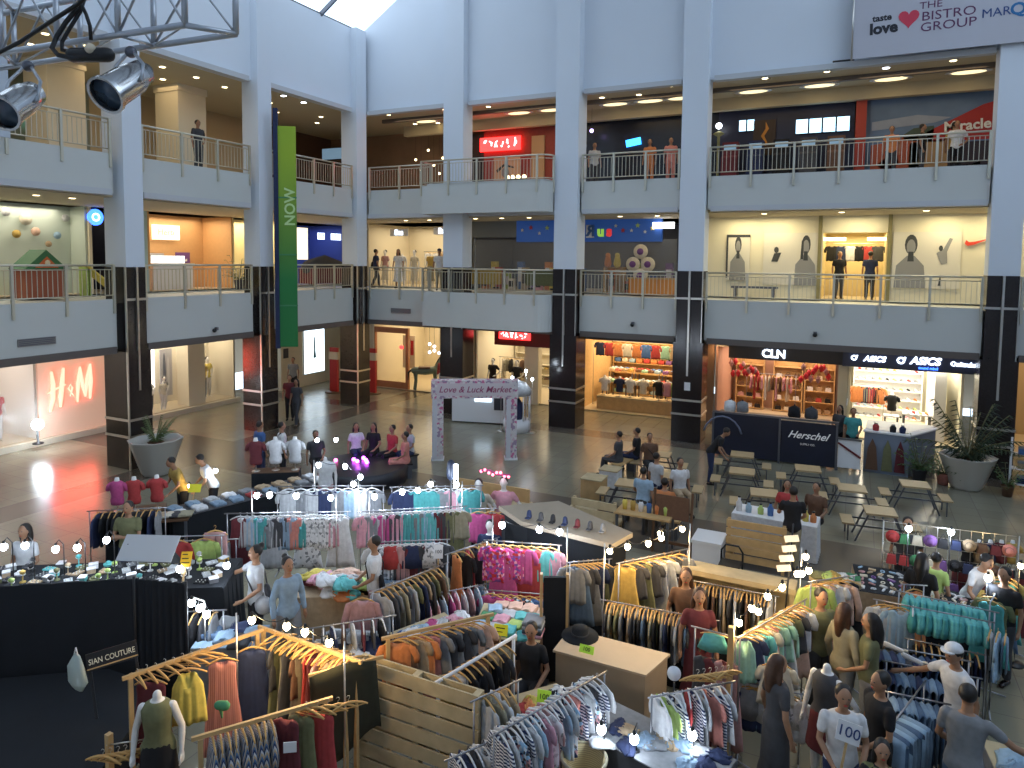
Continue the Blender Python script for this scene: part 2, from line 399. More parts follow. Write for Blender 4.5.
for i,(x0,x1) in enumerate(bays_b):
    if i == 1: continue
    railing([(x0+.05,24.5),(x1-.05,24.5)], 4.95, 5.85, 'balcony railing on middle gallery ' + ordb[i], 'gallery railings')
    railing([(x0+.05,24.5),(x1-.05,24.5)], 9.12, 10.05, 'balcony railing on top gallery ' + ordb[i], 'gallery railings')
railing(CURVE_LOW, 4.95, 5.85, 'metal railing round the curved balcony of the middle gallery', 'gallery railings')
railing(CURVE_TOP, 9.12, 10.05, 'metal railing round the curved balcony of the top gallery', 'gallery railings')
ordl = ['', 'at the left edge of the frame before the first column', 'between the first and second left columns', 'behind the green banner next to the corner column']
for i,(y0,y1) in enumerate(((0,0),(9.0,13.15),(14.05,18.25),(19.1,23.75))):
    if i == 0: continue
    railing([(-19.0,y0+.05),(-19.0,y1-.05)], 5.0, 5.95, 'balcony railing on middle gallery ' + ordl[i], 'gallery railings')
    railing([(-19.0,y0+.05),(-19.0,y1-.05)], 9.12, 10.05, 'balcony railing on top gallery ' + ordl[i], 'gallery railings')

# ---- ceiling lights of the galleries
def disc_light(name, x, y, z, r, m, lab, grp, sx=1):
    t = thing(name, lab, 'ceiling light', (x,y,z), 0, grp)
    MB().lathe([(r*1.25,0),(r*1.3,-.015),(r*1.05,-.02)], n=14, sx=sx).build('trim_ring', WHITEM, t)
    MB().lathe([(r,-.012),(r*.9,-.03)], n=14, sx=sx).build('lamp', m, t)
    return t
def lamps(pts, z, r, m, lab, grp):
    p = None
    scr = lambda q: (q[0]*r0.x+q[1]*r0.y)/(q[0]*f0.x+q[1]*f0.y)
    for k,(x,y) in enumerate(sorted(pts, key=scr)):
        lb = lab + (', %s from left' % 'first second third fourth fifth sixth seventh eighth'.split()[k] if len(pts) > 1 else '')
        if p is None: p = proto(disc_light('downlight', x, y, z, r, m, lb, grp))
        else: q = copy_tree(p); q.location = (x,y,z); q['label'] = lb
lamps([(-18.29,25.3),(-16.75,25.0),(-15.5,25.3),(-18.4,27.5),(-17.3,27.7),(-16.4,27.9)],12.4,.1,LAMPW,'round warm downlight in top gallery ceiling left of the first rear column','top gallery downlights by the corner')
lamps([(-13.6,25.6),(-12.4,25.0),(-10.8,25.0),(-12.6,26.6)],12.4,.1,LAMPW,'round warm downlight in ceiling above the red lit sign','top gallery downlights above red sign')
lamps([(-8.9,25.9),(-7.5,26.0),(-7.9,25.1),(-6.1,25.2)],12.4,.1,LAMPW,'round warm downlight in top gallery ceiling of the third rear bay','top gallery downlights of third bay')
lamps([(-4.2,26.4),(-3.0,25.4),(-2.6,26.6),(-.7,26.6),(1.1,26.8),(2.4,25.5),(2.8,26.7),(-1.1,25.3)],12.4,.1,LAMPW,'round warm downlight in top gallery ceiling of the wide right bay','top gallery downlights of wide bay')
lamps([(.6,25.6)],12.4,.11,LAMPC,'round cool white downlight in ceiling of the wide right bay','cool downlights')
lamps([(-20.6,16.1),(-22.0,17.2),(-20.7,17.5),(-20.9,18.9)],12.4,.1,LAMPW,'round warm downlight in top gallery ceiling between the two left columns','top gallery downlights, left wall')
lamps([(-20.6,12.4),(-20.6,13.6),(-22,14.6),(-22,12.8)],12.4,.1,LAMPW,'round warm downlight in top gallery ceiling behind the lighting truss','top gallery downlights behind truss')
lamps([(-19.9,20.8),(-20.0,22.0)],12.4,.11,LAMPC,'round cool white downlight in ceiling right of the green banner','cool downlights by the banner')
lamps([(-21.3,21.5),(-22.4,23),(-21.3,24.5),(-22.4,25.5)],12.4,.1,LAMPW,'round warm downlight in ceiling beyond the green banner','top gallery downlights by banner')
for g,(z, pts) in enumerate(((7.9,[(-2.9,25.6),(-.5,25.6),(1.9,25.6)]),(7.9,[(-8,25.6),(-6.6,25.6)]),(7.9,[(-14,25.3),(-12.8,25.3),(-11.6,25.3)]),(7.9,[(-17.6,25.6),(-16.4,25.6)]))):
    lamps(pts, z, .09, LAMPW, 'small warm downlight in the middle gallery ceiling, ' + ('above the athlete posters','above the toy shop window','above the curved balcony','above the corner boutique')[g], 'middle gallery downlights %s' % 'abcd'[g])
lamps([(-20.6,10.8),(-20.6,12),(-20.6,13),(-20.4,15)],7.9,.09,LAMPW,'small warm downlight in the middle gallery ceiling of the left wall','middle gallery downlights, left wall')
# shallow oval light coves
cove = None; cn = {}
for x in (-17.6,-16.0,-13.0,-11.5,-8.8,-7.4,-6.2,-3.6,-1.4,.8,3.0):
    lab = 'oval warm light cove in the top gallery ceiling, ' + ('first rear bay' if x<-15 else 'above the curved balcony' if x<-10 else 'third rear bay' if x<-5 else 'wide right bay')
    cn[lab] = cn.get(lab,0)+1; lab += ', %s from left' % ('zeroth','first','second','third','fourth')[cn[lab]]
    if cove is None: cove = proto(disc_light('light_cove', x, 27.2, 12.4, .26, mat('cove glow', (1,.9,.6), .5, emit=1.6, ecol=(1,.8,.42)), lab, 'oval light coves', 2.0))
    else: q = copy_tree(cove); q.location = (x,27.2,12.4); q['label'] = lab
# dark bulkheads along the shop fronts of the top gallery
struct('trim_80', B(-19.3,14,27.9,28.2,11.95,12.4), CEIL)
struct('trim_81', B(-19.3,14,26.2,26.35,12.25,12.4), mat('dark soffit trim', (.13,.11,.10), .6))
# interior square columns of the left galleries
for k,(x,y,z0,z1,lab) in enumerate(((-23.2,14.2,9.05,12.4,'tan column inside the top gallery seen behind the lighting truss'),(-22.6,18.4,9.05,12.4,'tan square column inside the top gallery between the left columns'))):
    c = struct('column', B(x-.6,x+.6,y-.6,y+.6,z0,z1), CREAM); c['label'] = lab; c['category'] = 'column'
    MB().box(x-.64,x+.64,y-.64,y+.64,z1-.25,z1).build('capital', CREAM, c)
# ---- daylight and gallery lamps
WARM = (1,.74,.42)
for x,sx in ((-17,3.2),(-12,3.2),(-7.3,3),(-2.5,3.5),(1.6,3.5),(7,4)):
    area((x,26.3,12.3), sx, 1.6, 26, WARM, name='gallery_light')
    area((x,26,7.8), sx, 1.2, 14, (1,.80,.52), name='gallery_light')
    area((x,26,3.35), sx, 1.2, 10, (1,.80,.52), name='gallery_light')
for y in (6.5,11,16.2,21.5):
    area((-21.8,y,12.3), 2.4, 3.2, 36, WARM, name='gallery_light')
    area((-21.5,y,7.8), 2, 3, 20, (1,.86,.62), name='gallery_light')
    area((-21.5,y,3.35), 2, 3, 12, (1,.84,.6), name='gallery_light')
pl = D.lights.new('roof_portal','AREA'); pl.shape='RECTANGLE'; pl.size=7; pl.size_y=27; pl.cycles.is_portal=True
po = D.objects.new('roof_portal', pl); COL.objects.link(po); po.location=(-16.4,11.5,roofz(-16.4)-.12); po.rotation_euler=(0,-math.atan(.66),0)
# ================================================================== LIBRARY OF MARKET THINGS
ORD = 'zeroth first second third fourth fifth sixth seventh eighth ninth tenth eleventh twelfth thirteenth fourteenth fifteenth sixteenth seventeenth eighteenth nineteenth twentieth twenty-first twenty-second twenty-third twenty-fourth twenty-fifth twenty-sixth twenty-seventh twenty-eighth twenty-ninth thirtieth'.split()
HANGW = mat('pale wooden hanger', (.62,.36,.12), .5)
HANGP = mat('white plastic hanger', (.78,.78,.80), .35)
def garment_mb(kind, seed=0):
    r = random.Random(seed*31+len(kind)); m = MB(); n = 18
    spec = {'shirt':(.44,.64,.22,.02,.07), 'jacket':(.46,.68,.52,.04,.06), 'tank_top':(.34,.60,0,.12,.10), 'dress':(.38,1.02,0,.45,.08), 'blouse':(.42,.58,.16,.2,.09), 'long_dress':(.36,1.25,0,.35,.08)}
    if kind in spec:
        W, L, sl, fl, nk = spec[kind]; tank = kind == 'tank_top'
        nc, ph = 15, r.random()*6; T = [0,.05,.11,.18,.28,.42,.58,.74,.88,1]
        nr = len(T)
        for side in (1,-1):
            vs = []
            for t in T:
                hw = W*(.43 if tank else .47) * (1+.10*min(t/.11,1)) if t < .11 else W*(.5 + fl*max(0,(t-.2))*.9 - .03*math.sin(PI*min(t,.6)/.6))
                if tank and t < .25: hw = W*(.30+.2*(t/.25)**1.5)
                for j in range(nc):
                    u = -1+2*j/(nc-1); dip = (.10 if side == 1 else .03) * max(0, math.cos(min(1,abs(u)/(.62 if tank else .42))*PI/2))**.7 * (2.0 if tank and side == 1 else 1.2 if tank else 1)
                    top = -dip*(1-min(t/.3,1)) - .045*abs(u)**1.6*(1-min(t/.3,1))
                    hd = (.030+.018*t)*max(0,1-abs(u)**2.6)**.6 + (.004+.014*t)*math.sin(u*W*34*(1+fl)+ph)*(1-abs(u)**4)
                    vs.append((u*hw, -side*hd, -.085 + top - t*L*(1-.0) - .012*t*math.sin(u*7+ph)))
            o_ = len(m.v)
            m.add(vs, [(i*nc+j,i*nc+j+1,(i+1)*nc+j+1,(i+1)*nc+j) for i in range(nr-1) for j in range(nc-1)], True)
        N_ = nr*nc; o_ = len(m.v)-2*N_
        ring = [j for j in range(nc)]+[i*nc+nc-1 for i in range(1,nr)]+[(nr-1)*nc+j for j in range(nc-2,-1,-1)]+[i*nc for i in range(nr-2,0,-1)]
        for k in range(len(ring)): p, q = ring[k], ring[(k+1)%len(ring)]; m.f.append((o_+p,o_+q,o_+N_+q,o_+N_+p)); m.m.append(0); m.sm.append(True)
        if sl:
            for s in (-1,1):
                m.tube([(s*W*.36,0,-.15),(s*(W*.5+.0),0,-.175),(s*(W*.5+.03+sl*.10),0,-.17-sl*.55),(s*(W*.5+.02+sl*.12),0,-.16-sl)], [.05,.060,.055,.048], 8, True, .38)
    elif kind == 'trousers':
        for s in (-1,1):
            m.tube([(s*.085,0,-.10),(s*.095,0,-.16),(s*.10,.0,-.34),(s*.095,.01,-.62),(s*.09,0,-1.02)], [.085,.10,.095,.075,.07], 10, True, .38)
        m.tube([(-.17,0,-.105),(.17,0,-.105)], .028, 8, True, 1)
    elif kind == 'folded_trousers':
        m.tube([(0,.03,-.62),(0,.034,-.3),(0,.025,-.13),(0,0,-.095),(0,-.025,-.13),(0,-.034,-.3),(0,-.03,-.60)], [.10,.11,.105,.10,.105,.11,.10], 8, True, .16)
        m.v = [(x*1.25,y,z) for x,y,z in m.v]
    elif kind == 'skirt':
        rows = [(-.09,.15,.03,0),(-.12,.155,.04,.002),(-.3,.20,.06,.012),(-.5,.25,.07,.02)]
        vs = []
        for z, hw, hd, wv in rows:
            for j in range(n):
                a = 2*PI*j/n; x = hw*math.cos(a); vs.append((x, hd*math.sin(a)+wv*math.sin(x*50+seed), z))
        m.add(vs, [(i*n+j,i*n+(j+1)%n,(i+1)*n+(j+1)%n,(i+1)*n+j) for i in range(3) for j in range(n)] + [tuple(range(n)), tuple(3*n+j for j in range(n))], True)
    elif kind == 'vest':
        rows = [(0,.10,.02),(.12,.16,.035),(.25,.19,.04),(.6,.20,.045),(1,.22,.05)]
        m.lathe([(1,-.09-t*.55) for t,_,_ in rows], n=14, sx=1, sy=1)
        m.v = [(x*rows[i//14][1], y*rows[i//14][2], z) for i,(x,y,z) in enumerate(m.v)]
    return m
_G = {}
def garment(kind, color, hanger='wood', seed=0):
    """a garment on its hanger; origin on the rail, hanging down, front towards -Y"""
    key = (kind, hanger, seed % 3)
    if key not in _G:
        o = garment_mb(kind, seed % 3).build(kind, cloth('grey'))
        h = MB()
        if hanger == 'none': h.tube([(-.11,0,-.105),(.11,0,-.105)], .006, 5)
        else: h.tube([(-.205,0,-.125),(-.15,0,-.095),(-.07,0,-.065),(0,0,-.052),(.07,0,-.065),(.15,0,-.095),(.205,0,-.125)], [.009,.012,.013,.013,.013,.012,.009], 6)
        if hanger != 'none': h.tube([(0,0,-.05),(0,0,-.02),(.016,0,-.003),(.012,0,.018),(-.008,0,.022),(-.018,0,.010)], .0035, 5)
        h.build('hanger', HANGW if hanger == 'wood' else HANGP, o)
        _G[key] = proto(o); c = o; first = True
    else:
        c = copy_tree(_G[key])
    setmat(c, color if not isinstance(color, str) else cloth(color)); c.scale = (.86,.86,.9)
    for k in [k for k in c.keys() if k in ('label','category','group','kind')]: del c[k]
    return c
CAT = {'folded_trousers':'trousers','tank_top':'tank top','long_dress':'dress'}
def hang(kinds, cols, p0, p1, z, n, where, group, hanger='wood', facing=None, end='left', jit=.10, seed=0, state=''):
    r = random.Random(seed+n); out = []
    d = math.atan2(p1[1]-p0[1], p1[0]-p0[0])
    for i in range(n):
        t = (i+.5)/n; kd = kinds[(i*7+seed) % len(kinds)] if len(kinds) > 1 else kinds[0]; c = cols[r.randrange(len(cols))] if not isinstance(cols, tuple) else cols[i % len(cols)]
        nm = c if isinstance(c, str) else c[0]
        o = garment(kd, c if isinstance(c, str) else c[1], hanger, seed+i)
        o.location = (p0[0]+(p1[0]-p0[0])*t, p0[1]+(p1[1]-p0[1])*t, z)
        rz = (d + PI/2 + r.uniform(-jit,jit)) if facing is None else facing + r.uniform(-jit,jit)*.5
        o.rotation_euler = (0,0,rz); o.name = kd
        tag(o, '%s %s on hanger, %s from %s end of %s' % (nm, kd.replace('folded_','').replace('_',' '), ORD[i+1], end, where), CAT.get(kd, kd.replace('_',' ')), group)
        out.append(o)
    return out
def rack(p0, p1, z, label, m=CHROME, style='metal', r=.011, shelf=False):
    d = Vector((p1[0]-p0[0], p1[1]-p0[1], 0)); L = d.length; a = math.atan2(d.y, d.x)
    t = thing('clothes_rack', label, 'clothes rack', (p0[0],p0[1],0), a)
    if style == 'wood':
        MB().bar((-.08,0,z+.01),(L+.08,0,z+.01),.032,.04).build('rail', m, t)
        for x in (0, L):
            MB().bar((x,0,0),(x,0,z-.01),.045,.045).build('post', m, t)
            MB().bar((x,-.28,.03),(x,.28,.03),.06,.05).build('foot', m, t)
    else:
        MB().tube([(-.05,0,z),(L+.05,0,z)], r, 8).build('rail', m, t)
        for x in (0, L):
            MB().tube([(x,0,.05),(x,0,z)], r, 8).build('post', m, t)
            MB().tube([(x,-.25,.04),(x,.25,.04)], r, 8).build('foot', m, t)
        if shelf: MB().tube([(0,0,.25),(L,0,.25)], r*.8, 6).build('stretcher', m, t)
    return t
# folded garments and piles
def folded_mb(seed=0, w=.26, d=.30, h=.045):
    r = random.Random(seed); m = MB(); n = 9; vs = []
    for lay, z in enumerate((0, h*.5, h)):
        for i in range(n):
            for j in range(n):
                u, v = i/(n-1), j/(n-1); x = (u-.5)*w; y = (v-.5)*d
                e = min(u,1-u,v,1-v); q = 0 if e > .05 else (.012 if lay != 1 else -.004)
                zz = z + (.006*math.sin(x*31+r.random()*.6+seed)+.005*math.sin(y*27+seed) if lay == 2 else 0)
                vs.append((x*(1-q*3), y*(1-q*3), max(zz, 0)))
    N = n*n; fs = []
    for i in range(n-1):
        for j in range(n-1):
            fs.append((2*N+i*n+j, 2*N+(i+1)*n+j, 2*N+(i+1)*n+j+1, 2*N+i*n+j+1)); fs.append((i*n+j, i*n+j+1, (i+1)*n+j+1, (i+1)*n+j))
    ring = [i*n for i in range(n)] + [(n-1)*n+j for j in range(1,n)] + [i*n+n-1 for i in range(n-2,-1,-1)] + [j for j in range(n-2,0,-1)]
    for a, b_ in ((0,N),(N,2*N)):
        for k in range(len(ring)): p, q = ring[k], ring[(k+1)%len(ring)]; fs.append((a+p, a+q, b_+q, b_+p))
    m.add(vs, fs, True)
    m.box(-w*.12,w*.12,-d*.5,-d*.5+.05,h*.9,h+.008)
    return m
_F = {}
def folded(color, loc, rz, label, group, name='folded_shirt', cat='folded shirt', seed=0, s=(1,1,1)):
    k = (name, seed % 4)
    if k not in _F: o = folded_mb(seed % 4).build(name, cloth('grey')); _F[k] = o
    else: o = _F[k].copy(); COL.objects.link(o)
    setmat(o, color if not isinstance(color, str) else cloth(color)); o.location = loc; o.rotation_euler = (0,0,rz); o.scale = s
    return tag(o, label, cat, group)
def heap(color, loc, rz, label, group, name='crumpled_shirt', cat='shirt', seed=0, s=(1,1,1)):
    """a garment dropped loosely on a pile"""
    k = ('heap', seed % 5)
    if k not in _F:
        r = random.Random(seed % 5 + 40); m = MB(); n = 16; vs = []; rows = 7
        for i in range(rows):
            for j in range(n):
                a = 2*PI*j/n; rr = (.05+.15*math.sin(PI*.5*(1-i/(rows-1))))*(1+.22*math.sin(3*a+r.random()*2)+.1*r.random())
                vs.append((rr*math.cos(a)*1.15, rr*math.sin(a)*.85, .085*(i/(rows-1))**.7 + .02*math.sin(5*a+i)*(i > 0)))
        m.add(vs, [(i*n+j,i*n+(j+1)%n,(i+1)*n+(j+1)%n,(i+1)*n+j) for i in range(rows-1) for j in range(n)] + [tuple(range(n))[::-1], tuple((rows-1)*n+j for j in range(n))], True)
        for s_ in (-1,1): m.tube([(s_*.10,.04,.05),(s_*.19,.02,.035),(s_*.24,-.05,.02)], [.05,.045,.035], 8, True, .5)
        o = m.build(name, cloth('grey')); _F[k] = o
    else: o = _F[k].copy(); COL.objects.link(o); o.name = name
    setmat(o, color if not isinstance(color, str) else cloth(color)); o.location = loc; o.rotation_euler = (0,0,rz); o.scale = s
    return tag(o, label, cat, group)
def table(x, y, z, sx, sy, rz, label, top=WOODL, skirt=None, name='display_table', thick=.04):
    t = thing(name, label, 'table', (x,y,0), rz)
    MB().box(-sx/2,sx/2,-sy/2,sy/2,z-thick,z).build('tabletop', top, t)
    if skirt:
        m = MB(); n = 10; P = []
        for (ax,ay),(bx,by) in (((-1,-1),(1,-1)),((1,-1),(1,1)),((1,1),(-1,1)),((-1,1),(-1,-1))):
            for k in range(n):
                u = k/n; P.append(((ax+(bx-ax)*u)*sx/2, (ay+(by-ay)*u)*sy/2, k))
        vs = [(x_*1.01,y_*1.01,z-.01) for x_,y_,k in P] + [(x_*(1.02+.03*(k%2)),y_*(1.02+.03*(k%2)),.01) for x_,y_,k in P]; N = len(P)
        m.add(vs, [(i,(i+1)%N,N+(i+1)%N,N+i) for i in range(N)] + [tuple(range(N))], False)
        m.build('table_skirt', skirt, t)
    else:
        for a in (-1,1):
            for b_ in (-1,1): MB().box(a*(sx/2-.05)-.025,a*(sx/2-.05)+.025,b_*(sy/2-.05)-.025,b_*(sy/2-.05)+.025,0,z-thick).build('leg', STEELD, t)
    return t
_BU = {}
def bulb(p, cool, label, group, power=0, r=.042, arm=.0):
    k = cool
    if k not in _BU:
        t = thing('light_bulb', label, 'light bulb', p)
        MB().ball((0,0,0), r, r, r*1.15).build('globe', BULBW if cool else BULBY, t)
        MB().lathe([(.018,.035),(.022,.05),(.02,.09),(.008,.10)], n=10).build('socket', BLACK, t)
        _BU[k] = proto(t); o = t
    else: o = copy_tree(_BU[k]); o.location = p
    tag(o, label, 'light bulb', group)
    if power: point((p[0],p[1],p[2]-.09), power, (.72,.84,1) if cool else (1,.70,.34), .05)
    return o
def bulbs(pts, cool, where, group, power, every=1, wire=True):
    o_ = []
    for i, p in enumerate(pts):
        o_.append(bulb(p, cool, '%s round bulb, %s from left of the string %s' % ('cool white' if cool else 'warm yellow', ORD[i+1], where), group, power if i % every == 0 else 0))
    if wire and len(pts) > 1:
        m = MB(); P = []
        for a, c in zip(pts, pts[1:]):
            for k in range(6):
                u = k/6; P.append((a[0]+(c[0]-a[0])*u, a[1]+(c[1]-a[1])*u, a[2]+(c[2]-a[2])*u+.10-.08*4*u*(1-u)))
        P.append((pts[-1][0],pts[-1][1],pts[-1][2]+.10))
        o = m.tube(P, .006, 5).build('festoon_cable', BLACK); tag(o, 'thin black cord carrying the bulbs strung ' + where, 'cord')
    return o_
def pole(x, y, z, label, r=.012, m=STEEL, z0=0):
    t = thing('light_pole', label, 'pole', (x,y,z0))
    MB().tube([(0,0,0),(0,0,z-z0)], r, 8).build('shaft', m, t); MB().lathe([(.14,0),(.14,.02),(.02,.035)], n=14).build('foot', m, t)
    return t
def sign(name, s, p, w, h, rot, bgm, txm, label, size=None, cat='sign', stick=0, ext=.003, sx=1.0):
    """flat card or board with lettering; rot = euler of its plane (x right, y up, normal to the viewer)"""
    t = thing(name, label, cat, p); t.rotation_euler = rot
    MB().box(-w/2,w/2,-h/2,h/2,-.012,0).build('board', bgm, t)
    if s:
        for k, line in enumerate(s.split('|')):
            nl = len(s.split('|')); text('lettering', line, size or h*.62, (0,(nl-1)*.5*h/nl-k*h/nl,.002), (0,0,0), txm, t, ext, sx=sx)
    if stick: MB().box(-.012,.012,-h/2-stick,-h/2,-.02,-.008).build('stick', WOOD, t)
    return t

# ------------------------------------------------------------------ people and mannequins
def remesh(mb, name, m, voxel, smooth=True):
    me = D.meshes.new('tmp'); me.from_pydata(mb.v, [], mb.f); o = D.objects.new('tmp', me); COL.objects.link(o)
    import bmesh
    b_ = bmesh.new(); b_.from_mesh(me); bmesh.ops.recalc_face_normals(b_, faces=b_.faces); b_.to_mesh(me); b_.free()
    md = o.modifiers.new('r','REMESH'); md.mode = 'VOXEL'; md.voxel_size = voxel; md.use_smooth_shade = True
    ms = o.modifiers.new('s','SMOOTH'); ms.factor = .5; ms.iterations = 3
    dg = bpy.context.evaluated_depsgraph_get(); me2 = D.meshes.new_from_object(o.evaluated_get(dg)); me2.name = name
    D.objects.remove(o); D.meshes.remove(me)
    me2.materials.clear(); me2.materials.append(m); return me2
ARMS = {'down':((.235,.03,1.14),(.245,-.04,.90),(.0,-.25,-1)), 'reach':((.25,-.12,1.17),(.20,-.36,1.08),(0,-1,-.15)), 'phone':((.23,-.03,1.14),(.10,-.24,1.20),(-.2,-.8,.5)),
        'out':((.40,-.10,1.24),(.60,-.24,1.14),(.6,-.6,-.3)), 'hip':((.34,.08,1.16),(.19,-.06,1.0),(-.6,-.5,-.3)), 'cross':((.23,-.08,1.14),(-.05,-.22,1.16),(-1,-.1,.05)),
        'lap':((.24,-.04,1.15),(.14,-.26,1.0),(-.3,-.9,-.2)), 'up':((.30,-.14,1.36),(.26,-.30,1.52),(0,-.5,.8))}
SKIN = mat('warm brown skin', (.36,.19,.11), .55); SKIN2 = mat('light brown skin', (.52,.31,.20), .55)
DUMMY = mat('white mannequin', (.80,.78,.76), .35); HAIRM = mat('black hair', (.012,.009,.008), .5, noise=.4, nscale=40)
HAIRB = mat('brown hair', (.07,.03,.015), .5, noise=.4, nscale=40)
_P = {}
def body_set(pose, armL, armR, lean, sleeve, legs, hair, slim, headless, near):
    key = (pose, armL, armR, lean, sleeve, legs, hair, slim, headless, near)
    if key in _P: return _P[key]
    vx = .0105 if near else .019
    dz = -.42 if pose == 'sit' else 0.0
    sh = (.165 if slim else .195); ca, sa = math.cos(lean), math.sin(lean)
    def U(p):
        x, y, z = p; z -= .93; return (x, y*ca - z*sa, z*ca + y*sa + .93 + dz)
    def loft(m, rows, n=16):
        vs = []
        for z, rx, ry, yo in rows:
            for j in range(n): a = 2*PI*j/n; vs.append(U((rx*math.cos(a), yo+ry*math.sin(a), z)))
        m.add(vs, [(i*n+j,i*n+(j+1)%n,(i+1)*n+(j+1)%n,(i+1)*n+j) for i in range(len(rows)-1) for j in range(n)] + [tuple(range(n))[::-1], tuple((len(rows)-1)*n+j for j in range(n))])
    wst = .118 if slim else .14
    T = [(.84,.13,.10,0),(.90,.165,.115,.005),(.97,.165,.115,.005),(1.08,wst,.095,0),(1.2,wst+.012,.10,-.003),(1.3,sh*.86,.112,-.008),(1.39,sh*.93,.10,0),(1.435,sh*.72,.08,.004),(1.465,.07,.062,.008)]
    body = MB(); loft(body, T); 
    if headless: body.limb([U((0,.004,1.43)),U((0,0,1.53))], [.052,.046], 12)
    else:
        body.limb([U((0,.01,1.42)),U((0,-.005,1.57))], [.056,.05], 12)
        c = U((0,-.012,1.645)); body.ball(c, .076, .094, .108, 18, 14); c = U((0,-.045,1.585)); body.ball(c, .052, .052, .05, 12, 8)
        body.ball(U((0,-.108,1.63)), .013, .018, .024, 8, 6)
        for s in (-1,1): body.ball(U((s*.078,.0,1.635)), .012, .02, .03, 8, 6)
    shirt = MB(); S = .016
    loft(shirt, [(z,rx+S,ry+S,yo) for z,rx,ry,yo in T[:-1]] + [(1.462,.088,.074,.006)])
    hands = []
    for s, nm in ((-1,armR),(1,armL)):
        e, w_, hd = ARMS[nm]; e = (s*e[0],e[1],e[2]); w_ = (s*w_[0],w_[1],w_[2]); k = Vector((s*hd[0],hd[1],hd[2])).normalized()
        p0 = (s*sh*.92,.0,1.40); E, Wr = U(e), U(w_); P0 = U(p0)
        body.limb([P0, Vector(P0).lerp(Vector(E),.5), E, Vector(E).lerp(Vector(Wr),.35), Wr], [.047,.041,.036,.036,.025], 10)
        k = (Vector(U((k.x,k.y,k.z+.93))) - Vector(U((0,0,.93)))).normalized()
        W0 = Vector(Wr); side = k.cross(Vector((1,0,0)) if abs(k.x) < .8 else Vector((0,0,1))).normalized(); nrm = k.cross(side).normalized()
        if abs(k.z) > .6: side = Vector((0,1,0)); nrm = k.cross(side).normalized()
        else: side = Vector((1,0,0)) if abs(k.x) < .8 else Vector((0,0,1)); nrm = k.cross(side).normalized()
        body.limb([W0, W0+k*.045, W0+k*.085], [.026,.034,.034], 10, .8)
        for q, ln in enumerate((.062,.072,.068,.052)):
            o = side*(.0185*(q-1.5)); a0 = W0+k*.085+o
            cur = nrm*(-.012)
            body.limb([a0, a0+k*ln*.5+cur*.4, a0+k*ln*.85+cur*1.6], [.0095,.009,.0075], 8)
        a0 = W0+k*.035-side*.03
        body.limb([a0, a0+k*.025-side*.022, a0+k*.055-side*.03], [.011,.010,.008], 8)
        if sleeve:
            q = [Vector(P0), Vector(P0).lerp(Vector(E),.55)] if sleeve == 1 else [Vector(P0), Vector(E), Vector(E).lerp(Vector(Wr),.9)]
            shirt.limb([q[0], q[0].lerp(q[1],.6)] + q[1:], [.062,.058]+[.055]*(len(q)-1) if sleeve == 1 else [.062,.056,.05,.038], 12)
    legm = MB(); skirt = MB()
    for s in (-1,1):
        if pose == 'sit': H, K, A = (s*.09,0,.49), (s*.12,-.42,.50), (s*.12,-.44,.09)
        elif pose == 'walk': H, K, A = (s*.085,0,.90), (s*.09,-.10*s-.05,.50), (s*.09,-.22*s+.02,.09)
        elif pose == 'wide': H, K, A = (s*.09,0,.90), (s*.14,-.04,.50), (s*.18,.02,.09)
        else: H, K, A = (s*.085,0,.90), (s*.095,-.02,.50), (s*.10,.02,.09)
        A = Vector(A); K = Vector(K); H = Vector(H)
        body.limb([H, H.lerp(K,.5), K, K.lerp(A,.35), A], [.088,.074,.054,.055,.036], 12)
        body.limb([A+Vector((0,.03,-.05)), A+Vector((0,-.06,-.055)), A+Vector((s*.01,-.14,-.06))], [.036,.034,.025], 8)
        if legs == 'long': legm.limb([H, H.lerp(K,.5), K, K.lerp(A,.35), K.lerp(A,.93)], [.104,.088,.070,.068,.058], 12)
        elif legs == 'shorts': legm.limb([H, H.lerp(K,.5), H.lerp(K,.85)], [.104,.094,.086], 12)
    if legs in ('long','shorts'):
        q = [(.84,.14,.115,0),(.9,.178,.13,.005),(.985,.172,.124,.005)]
        if pose == 'sit': legm.ball((0,0,.52), .18, .15, .12, 14, 8)
        else: loft(legm, q)
    elif legs in ('skirt','dress'):
        zb = .55 if legs == 'skirt' else .3
        if pose != 'sit': legm.lathe([(.24 if legs == 'dress' else .22,zb),(.2,zb+.15),(.185,.84),(.172,.98),(.14,1.06)], n=18, sx=1, sy=.75)
        else: legm.limb([(0,0,.52),(0,-.22,.53),(0,-.42,.50)], [.18,.17,.15], 14); 
    hm = MB()
    if not headless:
        c = U((0,.018,1.672)); hm.ball(c, .088, .096, .096, 16, 10)
        if hair == 'long':
            hm.limb([U((0,.045,1.66)),U((0,.085,1.52)),U((0,.10,1.36))], [.085,.078,.05], 12)
            for s in (-1,1): hm.limb([U((s*.065,.01,1.66)),U((s*.08,.02,1.55)),U((s*.085,.03,1.42))], [.03,.035,.022], 8)
        elif hair == 'bun': hm.ball(U((0,.10,1.74)), .048, .048, .045, 10, 8)
    res = {'body': remesh(body, 'person', SKIN, vx), 'shirt': remesh(shirt, 'shirt', cloth('grey'), max(vx,.015)),
           'legs': remesh(legm, 'trousers', cloth('grey'), max(vx,.015)) if legm.v else None, 'hair': remesh(hm, 'hair', HAIRM, max(vx,.013)) if hm.v else None, 'U': U, 'dz': dz}
    _P[key] = res; return res
